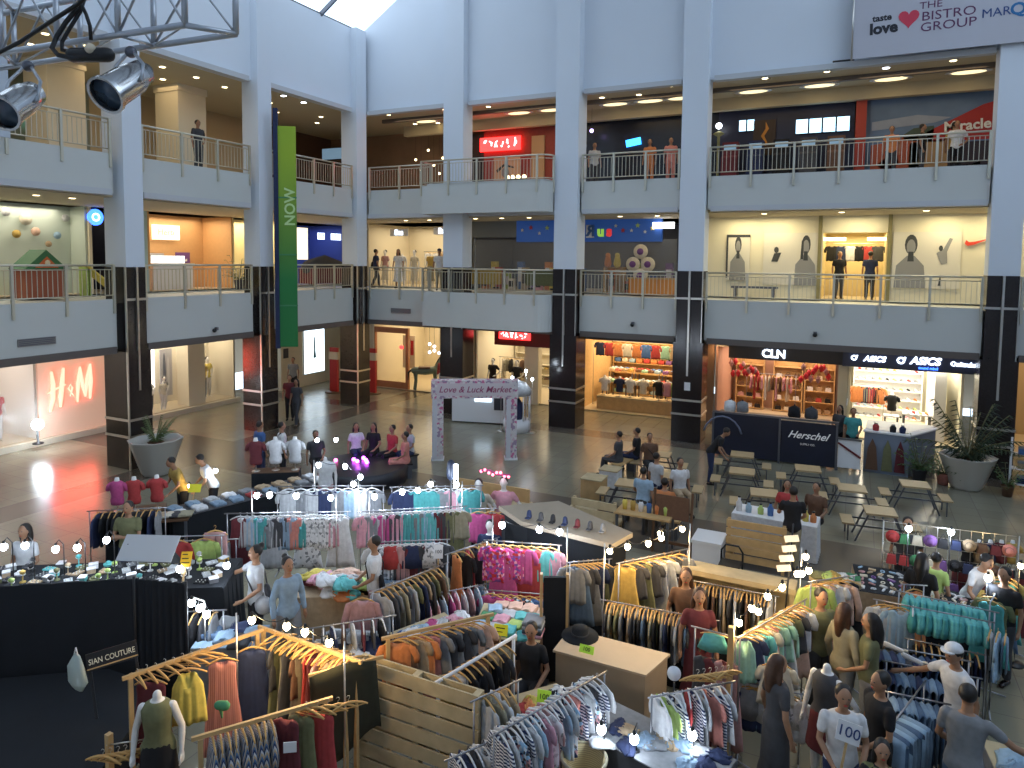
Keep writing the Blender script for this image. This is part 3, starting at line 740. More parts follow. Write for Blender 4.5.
def person(label, loc, rz=0, shirt='white', trousers='navy', pose='stand', armL='down', armR='down', lean=0.0, sleeve=1, legs='long', hair='short', slim=False, h=1.0, skin=SKIN, hairm=None, near=False,
           cap=None, bag=None, group=None, dummy=False, headless=False, apron=None):
    R = body_set(pose, armL, armR, lean, sleeve, legs, hair, slim, headless, near)
    nm = 'mannequin' if dummy else 'person'
    o = D.objects.new(nm, R['body']); COL.objects.link(o); o.location = loc; o.rotation_euler = (0,0,rz); o.scale = (h,)*3
    setmat(o, DUMMY if dummy else skin); tag(o, label, nm, group)
    if dummy: o['category'] = 'mannequin'
    def ch(name, me, m):
        c = D.objects.new(name, me); COL.objects.link(c); c.parent = o
        if m: setmat(c, m)
        return c
    c_ = lambda q: q if not isinstance(q, str) else cloth(q)
    if shirt: ch({1:'shirt',2:'long_sleeved_shirt',0:'sleeveless_top'}[sleeve], R['shirt'], c_(shirt))
    if R['legs'] and trousers: ch({'long':'trousers','shorts':'shorts','skirt':'skirt','dress':'skirt'}.get(legs,'trousers'), R['legs'], c_(trousers))
    if R['hair']: ch('hair', R['hair'], hairm or HAIRM)
    U = R['U']
    if not dummy:
        for s in (-1,1):
            K = {'sit':(s*.12,-.44),'walk':(s*.09,-.22*s+.02),'wide':(s*.18,.02)}.get(pose, (s*.10,.02))
            m = MB(); m.limb([(K[0],K[1]+.035,.035),(K[0],K[1]-.06,.04),(K[0]+s*.01,K[1]-.15,.032)], [.04,.043,.034], 10); x = m.build('shoe', BLACK if near else GRANITE, o)
        if near or True:
            e = MB()
            for s in (-1,1): MB().ball(U((s*.03,-.098,1.66)), .012, .008, .007, 8, 6).build('eye', BLACK, o)
            MB().ball(U((0,-.097,1.585)), .022, .008, .006, 8, 6).build('mouth', REDM, o)
    if cap:
        m = MB(); cc = U((0,-.0,1.70)); m.ball(cc, .098, .108, .085, 16, 8); m.v = [(x,y,max(z,cc[2]-.005)) for x,y,z in m.v]; q = U((0,-.0,1.70))
        a = 2*PI; m.prism([(q[0]+.085*math.cos(t), q[1]-.07-.09*math.sin(t)) for t in [PI*i/8 for i in range(9)]], q[2]-.012, q[2]+.004)
        m.build('cap', c_(cap), o)
    if bag:
        m = MB(); m.limb([U((.19,.10,1.12)),U((.19,.12,.96))], [.07,.09], 10, .6); b_ = m.build('bag', c_(bag), o)
        MB().tube([U((-.12,.06,1.47)),U((-.05,-.14,1.3)),U((.15,-.10,1.08))], .012, 6).build('strap', c_(bag), b_)
        MB().tube([U((-.12,.06,1.47)),U((.0,.14,1.3)),U((.17,.12,1.08))], .012, 6).build('strap', c_(bag), b_)
    return o
def mannequin_stand(o, z=0.0):
    MB().tube([(0,.0,.05),(0,.0,.9)], .014, 8).build('stand_pole', STEEL, o); MB().lathe([(.16,0),(.16,.012),(.02,.02)], n=16).build('stand_base', STEEL, o)
_T = {}
def torso(label, loc, rz, color, group=None, s=1.0, m=None):
    """headless half-body display form wearing a top"""
    if 'b' not in _T:
        b_ = MB(); s_ = MB(); n = 16
        for mm, e in ((b_,0),(s_,.014)):
            rows = [(0,.13,.095),(.08,.145,.105),(.2,.12,.09),(.34,.15,.105),(.46,.165,.10),(.53,.13,.075),(.56,.06,.05)] + ([(.64,.045,.045)] if not e else [])
            mm.lathe([(1,z) for z,_,_ in rows], n=n); mm.v = [(x*(rows[i//n][1]+e), y*(rows[i//n][2]+e), z-(e if i < n else 0)) for i,(x,y,z) in enumerate(mm.v)]
        for q in (-1,1): s_.tube([(q*.14,0,.49),(q*.2,0,.43),(q*.225,0,.32)], [.05,.055,.05], 10)
        _T['b'] = b_.build('torso_form', DUMMY); x = s_.build('top', cloth('grey'), _T['b'])
        MB().lathe([(.10,-.2),(.10,-.185),(.015,-.18),(.015,0)], n=14).build('stand', STEEL, _T['b']); proto(_T['b']); o = _T['b']
    else: o = copy_tree(_T['b'])
    o.location = loc; o.rotation_euler = (0,0,rz); o.scale = (s,)*3
    for k in ('label','category','group'):
        if k in o: del o[k]
    tag(o, label, 'display form', group)
    for c in o.children:
        if c.name.startswith('top'): setmat(c, color if not isinstance(color, str) else cloth(color))
    return o
# ================================================================== SHOPS AROUND THE ATRIUM
_n = [0]
TILE = mat('pale shop floor', (.62,.52,.36), .3); DGREY = mat('dark fascia', (.035,.035,.045), .45)
def shop(x0,x1,y0,y1,z0,z1, wm, power, col=(1,.82,.56), side='B', fl=TILE, lights=True):
    _n[0] += 1; k = _n[0]; th = .08
    if side == 'B': struct('wall_shop_%d_back' % k, B(x0,x1,y1,y1+th,z0,z1), wm); struct('wall_shop_%d_left' % k, B(x0,x0+th,y0,y1,z0,z1), wm); struct('wall_shop_%d_right' % k, B(x1-th,x1,y0,y1,z0,z1), wm)
    else: struct('wall_shop_%d_back' % k, B(x0-th,x0,y0,y1,z0,z1), wm); struct('wall_shop_%d_left' % k, B(x0,x1,y0,y0+th,z0,z1), wm); struct('wall_shop_%d_right' % k, B(x0,x1,y1-th,y1,z0,z1), wm)
    struct('ceiling_shop_%d' % k, B(x0,x1,y0,y1,z1,z1+.05), mat('shop ceiling', (.7,.64,.52), .8)); struct('floor_shop_%d' % k, B(x0,x1,y0,y1,z0,z0+.03), fl)
    if power: area(((x0+x1)/2,(y0+y1)/2,z1-.1), (x1-x0)*.8, (y1-y0)*.8, power, col)
def shelving(x0,x1,y,z0,z1,n,label,m=WOOD,dep=.35,axis='B',back=True,slope=0):
    L = x1-x0
    t = thing('shelving_unit', label, 'shelving', (x0,y,z0) if axis=='B' else (y,x0,z0), 0 if axis=='B' else PI/2)
    if back: MB().box(0,L,dep-.02,dep,0,z1-z0).build('back_panel', m, t)
    for x in (0,L): MB().box(x-.02,x+.02,0,dep,0,z1-z0).build('side_panel', m, t)
    for k in range(n):
        z = (k+.15)*(z1-z0)/n; MB().bar((0,dep/2,z),(L,dep/2,z),dep,.03, (0,slope,1)).build('shelf', m, t)
    return t
def picture(name, label, cat, p, w, h, rot, base, shapes, frame=None, thick=.03):
    """flat panel with flat shapes on it: shapes = list of (material, polygon in panel units -1..1)"""
    t = thing(name, label, cat, p); t.rotation_euler = rot
    MB().box(-w/2,w/2,-h/2,h/2,-thick,0).build('panel', base, t)
    for k,(nm,m,poly) in enumerate(shapes):
        q = MB(); n = len(poly); z = .004+.002*k
        q.add([(x*w/2,y*h/2,0) for x,y in poly]+[(x*w/2,y*h/2,z) for x,y in poly], [tuple(range(n))[::-1],tuple(range(n,2*n))]+[(i,(i+1)%n,n+(i+1)%n,n+i) for i in range(n)])
        q.build(nm, m, t)
    if frame:
        for a,b_ in (((-w/2,-h/2),(w/2,-h/2)),((w/2,-h/2),(w/2,h/2)),((w/2,h/2),(-w/2,h/2)),((-w/2,h/2),(-w/2,-h/2))): MB().bar((a[0],a[1],.0),(b_[0],b_[1],.0),.04,.05).build('frame', frame, t)
    return t
def ell(cx,cy,rx,ry,n=14,a0=0,a1=360): return [(cx+rx*math.cos(math.radians(a0+(a1-a0)*i/n)), cy+ry*math.sin(math.radians(a0+(a1-a0)*i/n))) for i in range(n+(0 if a1-a0==360 else 1))]

# ---------- ground floor, left wall
def fasciaL(y0,y1,z0=2.9,z1=3.45,m=CREAM): struct('wall_fascia_left', B(-24.1,-23.85,y0,y1,z0,z1), m)
BACKLIT = mat('backlit cream wall', (.74,.52,.42), .6, emit=.2, ecol=(1,.68,.46))
struct('wall_cream_shop', B(-24.3,-23.9,13.75,16.6,.2,3.3), BACKLIT)
struct('baseboard_left', B(-24.3,-23.7,2,22,0,.2), mat('pale plinth', (.62,.56,.46), .5))
t = thing('shop_sign', 'glowing red slanted brush letters on the backlit cream wall', 'sign', (-23.88,14.78,1.75)); RG = mat('neon red letters', (1,.1,.08), .4, emit=9, ecol=(1,.10,.07))
def strokeL(pts, r=.055): MB().tube([(0.04,y,z) for y,z in pts], [r*.5]+[r]*(len(pts)-2)+[r*.5], 8, True, 1).build('letter_stroke', RG, t)
strokeL([(-.62,.62),(-.58,.2),(-.60,-.3),(-.70,-.72)],.07); strokeL([(-.22,.70),(-.28,.2),(-.34,-.3),(-.36,-.62)],.07); strokeL([(-.78,-.1),(-.5,.02),(-.16,.12)],.04)
strokeL([(-.02,-.3),(.06,-.02),(.0,.1),(-.08,-.02),(.1,-.32)],.03)
strokeL([(.22,-.55),(.26,.1),(.34,.66)],.06); strokeL([(.34,.66),(.42,.0),(.50,-.4)],.06); strokeL([(.50,-.4),(.58,.2),(.70,.72)],.06); strokeL([(.70,.72),(.70,.1),(.66,-.5)],.07)
area((-23.5,14.8,1.8), 1.3, 1.3, 16, (1,.25,.15), (0,-PI/2,0), 'neon_light')
area((-23.0,14.4,3.3), 1.2, 3.4, 16, (1,.72,.50), (0,0,0), 'wall_wash')
shop(-26,-23.9,9,13.7,.2,3.3, mat('white backdrop', (.75,.72,.68), .7), 70, (1,.85,.75), 'L')
struct('window_2', MB().add([(-23.9,9,.2),(-23.9,13.7,.2),(-23.9,13.7,3.3),(-23.9,9,3.3)], [(0,1,2,3)]), GLASS)
t = thing('floodlight', 'dazzling cool white floodlight standing before the left shop window', 'light', (-23.3,13.35,.2)); MB().lathe([(.16,0),(.16,.03),(.03,.06),(.03,.45)], n=12).build('stand', BLACK, t)
MB().ball((.0,0,.62), .17).build('lamp', mat('flood glow', (1,1,1), .3, emit=30, ecol=(.8,.93,1)), t); point((-23.0,13.35,.85), 60, (.75,.88,1), .15)
person('mannequin in red top standing in the far left shop window', (-24.6,12.85,.2), PI/2, 'red','white', dummy=True, headless=True)
person('mannequin in white coat standing in the far left shop window', (-24.9,12.2,.2), PI/2, 'white','grey', dummy=True, headless=True, sleeve=2)
# bay 1 window
shop(-25.4,-23.9,16.75,21.9,.2,3.3, mat('pale window lining', (.80,.74,.62), .7), 80, (1,.88,.68), 'L')
struct('window_3', MB().add([(-23.9,16.75,.2),(-23.9,21.9,.2),(-23.9,21.9,3.3),(-23.9,16.75,3.3)], [(0,1,2,3)]), GLASS)
struct('wall_window_pier', B(-24.6,-23.92,19.55,20.35,.2,3.3), CREAM)
picture('glowing_display', 'tall glowing white panel in the shop window right of the first left column', 'panel', (-25.2,18.75,1.9), .5, 2.0, LEFT, mat('panel glow', (1,1,1), .4, emit=2.2, ecol=(1,.97,.9)), [])
picture('poster', 'grey poster of standing figures in the shop window by the lit panel', 'poster', (-24.9,19.3,1.55), .55, 1.9, LEFT, mat('poster grey', (.45,.45,.5), .6), [('figure', mat('poster figure', (.12,.14,.2), .7), ell(-.3,0,.25,.85)), ('figure', mat('poster figure 2', (.62,.62,.66), .7), ell(.35,-.1,.2,.75))])
for k,(y,x,sc,tc,lb) in enumerate(((17.95,-24.2,'black','khaki','black top and khaki trousers'),(18.25,-24.5,'white','black','white top and black trousers'),(18.6,-24.2,'cream','white','cream top and white trousers'),(18.95,-24.6,'grey','white','grey top and white trousers'),(20.8,-24.6,'mustard','grey','mustard top and grey trousers'),(21.3,-24.9,'yellow','white','yellow top and white trousers'))):
    person('small mannequin in %s in the lit window of the left wall' % lb, (x,y,.2), PI/2, sc, tc, dummy=True, headless=(k%2==0), h=.72 if k<4 else 1, slim=True, armL='hip')
t = thing('spotlight_bar', 'bar of warm spotlights over the yellow mannequin window', 'spotlight', (-24.4,21.2,3.0)); MB().box(-.03,.03,-.5,.5,.2,.26).build('track', BLACK, t)
for y in (-.35,0,.35): MB().lathe([(.06,.2),(.09,.05),(.08,.03)], c=(0,y,0), n=10).build('spot', LAMPW, t)
# corner corridor
struct('wall_corridor', B(-24.3,-23.9,24.6,29.5,0,3.45), CREAM)
struct('wall_corridor_end', B(-28,-21.2,29.5,29.7,0,3.45), mat('corridor end', (.55,.42,.28), .7))
picture('lightbox', 'large cool white lightbox with slim dark figure on the corner corridor wall', 'lightbox', (-23.86,26.8,1.72), 1.5, 2.3, LEFT, mat('lightbox glow', (.9,.97,1), .4, emit=2.6, ecol=(.72,.88,1)), [('figure', mat('bluegreen figure', (.1,.3,.32), .6), ell(.05,.1,.08,.5)), ('skirt', mat('bluegreen figure', (.1,.3,.32), .6), [(-.1,-.35),(.2,-.35),(.08,.1),(.02,.1)])], frame=STEEL)
picture('notice_board', 'small dark notice on cream wall behind the green banner', 'notice', (-23.86,24.9,1.75), .3,.45, LEFT, DGREY, [])
for k,(x,y,lb) in enumerate(((-21.6,25.6,'red pylon stand left of the corner column'),(-19.9,26.2,'red pylon stand with arch right of the corner column'))):
    t = thing('pylon_stand', lb, 'display stand', (x,y,0)); MB().lathe([(.42,0),(.42,.04),(.06,.06)], n=18).build('base_plate', WOODD, t); MB().box(-.22,.22,-.06,.06,.05,2.1).build('panel', REDM, t); MB().box(-.26,.26,-.08,.08,1.55,1.9).build('top_card', CREAM, t)
# ---------- ground floor, rear wall
shop(-20.9,-15.3,27.6,32,.02,3.3, CREAM, 150, (1,.80,.50))
t = thing('portal', 'wooden door portal with red lamp in the corner shop', 'portal', (-19.9,27.7,0)); PW = mat('reddish wood', (.42,.17,.07), .5, noise=.2)
for x in (-.95,.95): MB().box(x-.07,x+.07,-.08,.08,0,2.95).build('post', PW, t)
MB().box(-1.0,1.0,-.09,.09,2.7,2.95).build('lintel', PW, t); MB().box(-.9,.9,-.03,.03,0,.35).build('kick_panel', PW, t); MB().ball((.7,-.15,2.05),.10).build('red_lamp', SIGNR, t)
picture('menu_board', 'cream menu board with dark border in the corner shop portal', 'board', (-19.5,28.6,1.7), .7,1.6, BACK, mat('menu cream', (.75,.65,.48), .6), [('border', REDM, [(.3,-.2),(.8,-.2),(.8,.7),(.3,.7)])])
person('costumed figure in red and white standing in the corner shop entrance', (-16.9,27.5,.02), 0, 'red','white', dummy=True, legs='dress', sleeve=2, armL='out', hair='bun')
# horse figure
t = MB(); t.limb([(-.5,0,.95),(0,0,.92),(.5,0,.98)], [.17,.19,.17], 12); t.limb([(.5,0,1.05),(.72,0,1.4),(.8,0,1.55)], [.13,.10,.09], 10); t.limb([(.78,0,1.58),(1.0,0,1.42)], [.09,.05], 10)
for x in (-.5,-.42,.42,.5): 
    s = .09 if x in (-.5,.42) else -.09; t.limb([(x,s,.9),(x+.03,s,.48),(x-.02,s,.05)], [.09,.05,.05], 8)
for s in (-.05,.05): t.limb([(.76,s,1.62),(.74,s*1.3,1.75)], [.025,.012], 6)
me = remesh(t, 'toy_horse', mat('grey green figure', (.14,.20,.16), .5), .022); o = D.objects.new('toy_horse', me); COL.objects.link(o); o.location = (-18.1,27.9,.03); o.rotation_euler=(0,0,.5); tag(o, 'dark grey green horse figure standing in the corner shop', 'horse figure')
MB().limb([(-.6,0,1.0),(-.78,0,.85),(-.8,0,.5)], [.05,.05,.02], 8).build('tail', BLACK, o); MB().tube([(.48,0,1.2),(.62,0,1.45),(.74,0,1.64)], [.03,.035,.03], 6).build('mane', BLACK, o)
MB().box(-.3,.25,-.2,.2,1.06,1.13).build('saddle', WOODD, o)
shelving(-18.9,-17.7,31.4,.03,2.6,4,'pale shelving at the back of the corner shop with glowing lamps', m=CREAM)
for k in range(5):
    t = thing('glass_lamp', 'bright white globe lamp in the corner shop, %s of five' % ('left low','middle low','right low','left high','middle high')[k], 'lamp', (-18.3+.27*(k%3),28.6,1.75+.3*(k//3)+.1*(k%2)), 0, 'white globe lamps in corner shop'); MB().ball((0,0,0),.07).build('globe', mat('soft white glow', (1,1,1), .3, emit=6, ecol=(.85,.92,1)), t); MB().tube([(0,0,.07),(0,0,1.3-.3*(k//3)-.1*(k%2))], .008, 6).build('cord', BLACK, t)
# bay 1: shop with red lit sign
shop(-15.2,-10.4,27.6,32,.02,3.3, mat('white cream lining', (.80,.72,.56), .7), 150, (1,.86,.62))
struct('wall_red_fascia', B(-14.2,-11.3,27.45,27.6,2.5,3.4), mat('fascia red dark', (.12,.012,.012), .5))
def glyphs(t, s0, s1, h, n, m, th=.04, r=random.Random(5)):
    for k in range(n):
        x = s0+(s1-s0)*(k+.5)/n; wd = (s1-s0)/n*.34
        for q in range(3):
            a = (x+r.uniform(-wd,wd), r.uniform(-h,h)*.5); b_ = (x+r.uniform(-wd,wd), r.uniform(-h,h)*.5)
            MB().bar((a[0],a[1],.02),(b_[0],b_[1]+.05,.02),th,.03).build('sign_stroke', m, t)
t = thing('lit_sign', 'red glowing sign strip with pink characters over the ground floor shop', 'sign', (-13.2,27.4,2.95)); t.rotation_euler = BACK
MB().box(-.75,.75,-.17,.17,-.05,0).build('light_box', SIGNR, t); glyphs(t,-.68,.68,.26,6,mat('pink glow', (1,.5,.5), .4, emit=5, ecol=(1,.45,.45)))
struct('wall_shop_pier', B(-12.75,-12.1,27.5,27.9,0,3.3), mat('white cream lining', (.80,.72,.56), .7))
shelving(-15.0,-13.0,31.3,.03,2.6,5,'lit shelving of goods behind the red sign', m=CREAM)
for k in range(16):
    folded(['khaki','brown','grey','cream','mustard'][k%5], (-14.8+.24*(k%8),31.45,.42+.51*(k//8)), 0, 'folded goods, %s from left on the %s lit shelf behind the red sign' % (ORD[k%8+1], ('lower','upper')[k//8]), 'goods on the shelves behind red sign', seed=k, s=(.8,.8,2))
hang(['dress','shirt','jacket'], ['black','brown','khaki','cream'], (-14.6,29.0), (-12.9,29.0), 1.75, 9, 'the rail behind the red sign', 'clothes behind the red sign', seed=3)
rack((-14.7,29.0),(-12.8,29.0),1.75,'clothes rail standing behind the red lit sign shop front')
for k in range(2): person('mannequin in dark clothes at the front of the shop with red sign, %s one' % ('left','right')[k], (-14.6+1.2*k,28.1,.03), 0, 'black','brown', dummy=True, armL='hip')
# bay 2: clothes shop, wide open
shop(-10.2,-6.0,27.5,32,.02,3.2, mat('amber shop wall', (.62,.42,.2), .6, noise=.2), 260, (1,.74,.42))
struct('wall_dark_fascia', B(-10.2,-5.9,27.4,27.55,3.0,3.5), DGREY)
for q,(z,xx) in enumerate(((.35,0),(.95,0),(1.55,0),(2.1,0))):
    pass
sh = shelving(-10.0,-6.2,31.4,.03,2.9,6,'wide wooden shelving along the back of the amber clothes shop')
cs = ['orange','blue','cream','mint green','red','tan','white','purple','mustard','light blue','brown','coral']
rr = random.Random(3)
for row in range(5):
    for k in range(11):
        c = rr.choice(cs); folded(c, (-9.8+.34*k,31.55,.12+.478*row+.02), 0, '%s folded shirts on %s shelf up, %s from left, back of the amber shop' % (c,ORD[row+1],ORD[k+1]), 'folded shirts at the back of the amber shop', seed=k, s=(1,.8,3.4))
hang(['shirt'], ('navy','red','orange','cream','orange','blue','red','mint green','tan'), (-9.9,28.6),(-6.3,28.6), 2.85, 9, 'the amber shop rail','shirts on the high rail of the amber shop', facing=0, seed=2)
rack((-10,28.62),(-6.25,28.62),2.85,'high clothes rail across the front of the amber shop')
for row,(y,z) in enumerate(((29.4,1.0),(30.3,1.35))):
    for q in range(3):
        x = -9.5+1.2*q; table(x+.3,y,z,1.15,.7,0,'wooden display table number in the amber shop'.replace(' number','') + (', front row' if row==0 else ', rear row') + ', ' + ('left','middle','right')[q], skirt=None, top=WOOD)
        for k in range(8):
            c = rr.choice(cs); folded(c, (x-.12+.28*(k%4),y-.16+.32*(k//4),z), 0, '%s folded shirt pile on the %s %s table of the amber shop, %s place' % (c,'front' if row==0 else 'rear',('left','middle','right')[q],ORD[k+1]), 'folded piles on tables of the amber shop', seed=k, s=(.9,.9,2.6))
for k,(x,c) in enumerate(((-9.3,'white'),(-8.65,'navy'),(-8.2,'white'),(-7.65,'cream'),(-7.0,'black'),(-6.65,'pink'),(-6.35,'lime green'))):
    torso('display form in %s top, %s along the front of the amber shop' % (c,ORD[k+1]), (x,28.1,1.0-.2+.0), 0, c, 'display forms at the front of the amber shop')
t = thing('display_plinth', 'low wooden plinth under the row of display forms in the amber shop', 'plinth', (-7.9,28.1,0)); MB().box(-1.65,1.6,-.25,.25,.02,.56).build('block', WOOD, t); MB().box(-1.67,1.62,-.27,.27,.56,.60).build('top', WOODL, t)
# bay 3: bag shop and sports shoe shop
RS = mat('rosy shop wall', (.52,.30,.22), .6, noise=.1)
shop(-4.7,-.4,27.6,31.5,.02,3.0, RS, 150, (1,.76,.55))
struct('wall_fascia_bag_shop', B(-4.2,-.3,27.4,27.6,2.62,3.15), DGREY)
t = thing('shop_sign', 'white glowing three letter sign on the dark fascia', 'sign', (-2.6,27.36,2.86)); t.rotation_euler = BACK
text('lettering','CLN',.42,(0,0,.0),(0,0,0),SIGNW,t,.02,bold=.012)
RB = mat('red balloons', (.65,.03,.05), .4)
for k in range(26):
    r_ = random.Random(k); x = (-4.25+.075*k if k < 14 else -1.7+.085*(k-14)); z = 2.1+r_.uniform(-.28,.3)
    m = MB(); m.limb([(0,0,.06),(0,0,-.03),(0,0,-.14)], [.05,.10,.04], 8); o = m.build('red_bag', RB if k%3 else cloth('dusty pink'), None, (x,28.2+r_.uniform(0,.3),z)); tag(o, 'small red bag, %s from left in the bunch at the %s of the bag shop' % (ORD[k+1 if k<14 else k-13],'left' if k<14 else 'right'), 'bag', 'red hanging bags %s' % ('left' if k<14 else 'right'))
    MB().tube([(-.03,0,.08),(-.02,0,.22),(.02,0,.22),(.03,0,.08)], .006, 5).build('handle', BLACK, o)
for s_,(xx,nm) in enumerate(((-4.4,'left'),(-2.9,'middle'),(-1.7,'right'))):
    shelving(xx,xx+1.1,30.9,.03,2.3,5,'wooden shelving of handbags, %s unit in the bag shop' % nm)
    for k in range(12):
        c = rr.choice(['brown','red','white','black','tan','cream','dusty pink']); z = .03+.35+.454*(k//3)-.27+.0; x = xx+.2+.34*(k%3)
        m = MB().xprism([(-.12,0),(.12,0),(.10,.16),(-.10,.16)], -.05,.05); o = m.build('handbag', cloth(c), None, (x,31.02,z+.0)); tag(o, '%s handbag, %s shelf up, %s from left, %s unit of bag shop' % (c,ORD[k//3+1],ORD[k%3+1],nm), 'handbag', 'handbags in the bag shop')
        MB().tube([(-.06,0,.15),(-.04,0,.23),(.04,0,.23),(.06,0,.15)], .008, 5).build('handle', BLACK, o)
hang(['dress','shirt','blouse'], ['white','cream','red','brown','pink'], (-3.6,28.8),(-2.0,28.8), 1.9, 12, 'the bag shop rail','clothes on the low rail of the bag shop', facing=None, seed=5)
rack((-3.7,28.8),(-1.9,28.8),1.9,'low clothes rail in the middle of the bag shop')
struct('wall_shop_party', B(-.42,-.12,27.5,31.5,0,3.45), CREAM)
SW = mat('bright shoe shop wall', (.86,.80,.62), .6)
shop(-.1,3.4,27.6,32,.02,2.75, SW, 330, (1,.92,.72))
struct('wall_fascia_shoe_shop', B(-.3,4.0,27.2,27.6,2.62,3.25), mat('navy fascia', (.03,.04,.09), .4))
t = thing('shop_sign', 'smaller white glowing sign with swirl on the navy fascia, left one', 'sign', (.55,27.17,2.93)); t.rotation_euler = BACK
def swirl(t, x, s): MB().tube([(x+s*.5*math.cos(a)*(1-.06*i)+s*.12*i*.12,s*.42*math.sin(a)*(1-.05*i),.02) for i,a in enumerate([.6+.62*i for i in range(9)])]+[(x+s*.5,s*.5,.02)], .035*s/.3, 6).build('swirl', SIGNW, t)
text('lettering','ASICS',.26,(.14,0,0),(0,0,0),SIGNW,t,.02,bold=.01,shear=.25); swirl(t,-.50,.22)
t = thing('shop_sign', 'larger white glowing sign with swirl over its glowing strapline', 'sign', (2.0,27.17,2.93)); t.rotation_euler = BACK
text('lettering','ASICS',.34,(.2,.03,0),(0,0,0),SIGNW,t,.02,bold=.014,shear=.25); swirl(t,-.52,.28); text('strapline','sound mind',.12,(.3,-.2,0),(0,0,0),SIGNB,t,.02,bold=.004)
t = thing('shop_sign', 'small pale blue glowing script sign at the right end of the navy fascia', 'sign', (3.3,27.17,2.93)); t.rotation_euler = BACK
text('lettering','Onitsuka',.2,(0,0,0),(0,0,0),SIGNW,t,.02,bold=.008)
SHC = ['white','light blue','red','navy','lime green','grey','orange','black','pink']; _S = None
def shoe(loc, rz, c, label, group):
    global _S
    if _S is None:
        m = MB(); m.limb([(0,.09,.05),(0,0,.055),(0,-.10,.035)], [.045,.04,.033], 8); _S = m.build('shoe', cloth('grey')); MB().box(-.045,.045,-.14,.13,0,.018).build('sole', WHITE, _S); proto(_S); o = _S
    else: o = copy_tree(_S)
    setmat(o, cloth(c)); o.location = loc; o.rotation_euler = (0,0,rz)
    for k in ('label','category','group'):
        if k in o: del o[k]
    return tag(o, label, 'shoe', group)
for (xx,yy,n,nm) in ((.1,31.5,7,'back'),):
    shelving(xx,xx+2.4,yy,.03,2.6,n,'white shelving of sports shoes along the back wall', m=WHITE)
    for row in range(n):
        for k in range(9): c = rr.choice(SHC); shoe((xx+.2+.25*k,yy+.12,.03+(row+.15)*2.57/n+.02), .3, c, '%s shoe, %s from left on %s shelf up, back wall of shoe shop' % (c,ORD[k+1],ORD[row+1]), 'sports shoes on the back wall')
t = shelving(28.3,31.3,2.98,.03,2.6,7,'white shelving of sports shoes along the right side wall', m=WHITE, axis='L')
for row in range(6):
    for k in range(9): c = rr.choice(SHC); shoe((2.84,28.5+.31*k,.03+(row+.15)*2.57/7+.02), PI/2, c, '%s shoe, %s from front on %s shelf up, side wall of shoe shop' % (c,ORD[k+1],ORD[row+1]), 'sports shoes on the side wall')
hang(['shirt','jacket'], ['black','red','orange','navy','white','khaki'], (.15,29.0),(1.0,29.0), 1.75, 7, 'the rail in the shoe shop','sports clothes on rail in shoe shop', hanger='plastic', facing=0, seed=9)
rack((.1,29.0),(1.1,29.0),1.75,'clothes rail with sports tops at left of the shoe shop')
torso('display form in black vest inside the sports shoe shop', (1.35,28.6,.95), 0, 'black')
table(1.35,28.6,.77,.5,.4,0,'small white stand under the black vest display form', top=WHITE); table(2.15,28.7,.9,.9,.6,0,'white display table inside the sports shoe shop', top=WHITE)
for k in range(4): c = SHC[k*2]; shoe((1.85+.2*k,28.6,.9), .2, c, '%s shoe, %s from left on white table in shoe shop' % (c,ORD[k+1]), 'sports shoes on the white table')
shop(4.4,9,27.6,31,.02,3.3, mat('tan shop wall', (.5,.38,.22), .7), 60, (1,.75,.45))
struct('wall_rear_dark', B(-5.95,-4.75,27.5,27.7,0,3.45), mat('brown pier', (.25,.15,.09), .6))
area((-4.6,27.2,3.1), .3,.3, 8, (1,.6,.3))

# ---------- middle gallery, left wall
Z2 = 4.9
def lbox(y0,y1,m,power,col=(1,.9,.7),z0=Z2,z1=7.9,x0=-27,x1=-23.8): shop(x0,x1,y0,y1,z0,z1,m,power,col,'L')
lbox(10,15.5,mat('pale mint wall', (.55,.62,.55), .7),60,x0=-24.6)
for k,(y,z,c,s) in enumerate(((13.6,6.9,'mustard',.13),(14.6,6.6,'tan',.1),(13.9,7.4,'cream',.2),(14.2,7.0,'peach',.14),(14.9,6.9,'light blue',.12),(13.3,7.6,'light grey',.14),(15.2,7.5,'light grey',.12),(12.8,7.4,'light blue',.1))):
    o = MB().lathe([(s,0),(s,.04)], n=20).build('wall_disc', cloth(c)); o.location = (-24.5,y,z); o.rotation_euler = (0,PI/2,0); tag(o, 'round %s disc on the pale play area wall, %s' % (c, 'beside the lilac one' if k==3 else ['low left','low middle','upper middle','centre','right of centre','upper left','upper right','far left'][k]), 'wall disc')
t = thing('playhouse', 'toy playhouse with green and red roof on the middle gallery', 'playhouse', (-22.6,13.15,Z2)); t.scale = (.7,.68,.85); MB().box(-.5,.5,-.8,.8,0,1.1).build('house_wall', mat('playhouse brown', (.35,.10,.05), .6), t)
MB().xprism([(-.95,1.05),(.95,1.05),(0,1.75)], -.6,.6,'X').build('gable', mat('playhouse green', (.05,.18,.08), .6), t); MB().xprism([(-.5,1.1),(.5,1.1),(0,1.5)], .6,.66,'X').build('gable_panel', mat('playhouse orange', (.6,.16,.05), .6), t); MB().ball((.66,0,1.28),.11).build('round_face', CREAM, t)
t = thing('toy_slide', 'yellow plastic play slide beside the playhouse', 'slide', (-22.4,15.0,Z2)); MB().bar((0,-.6,1.0),(0,.5,.15),.5,.06).build('chute', cloth('yellow'), t)
for y in (-.6,-.5): MB().box(-.2,.2,y,y+.05,0,1.0).build('ladder_post', cloth('lime green'), t)
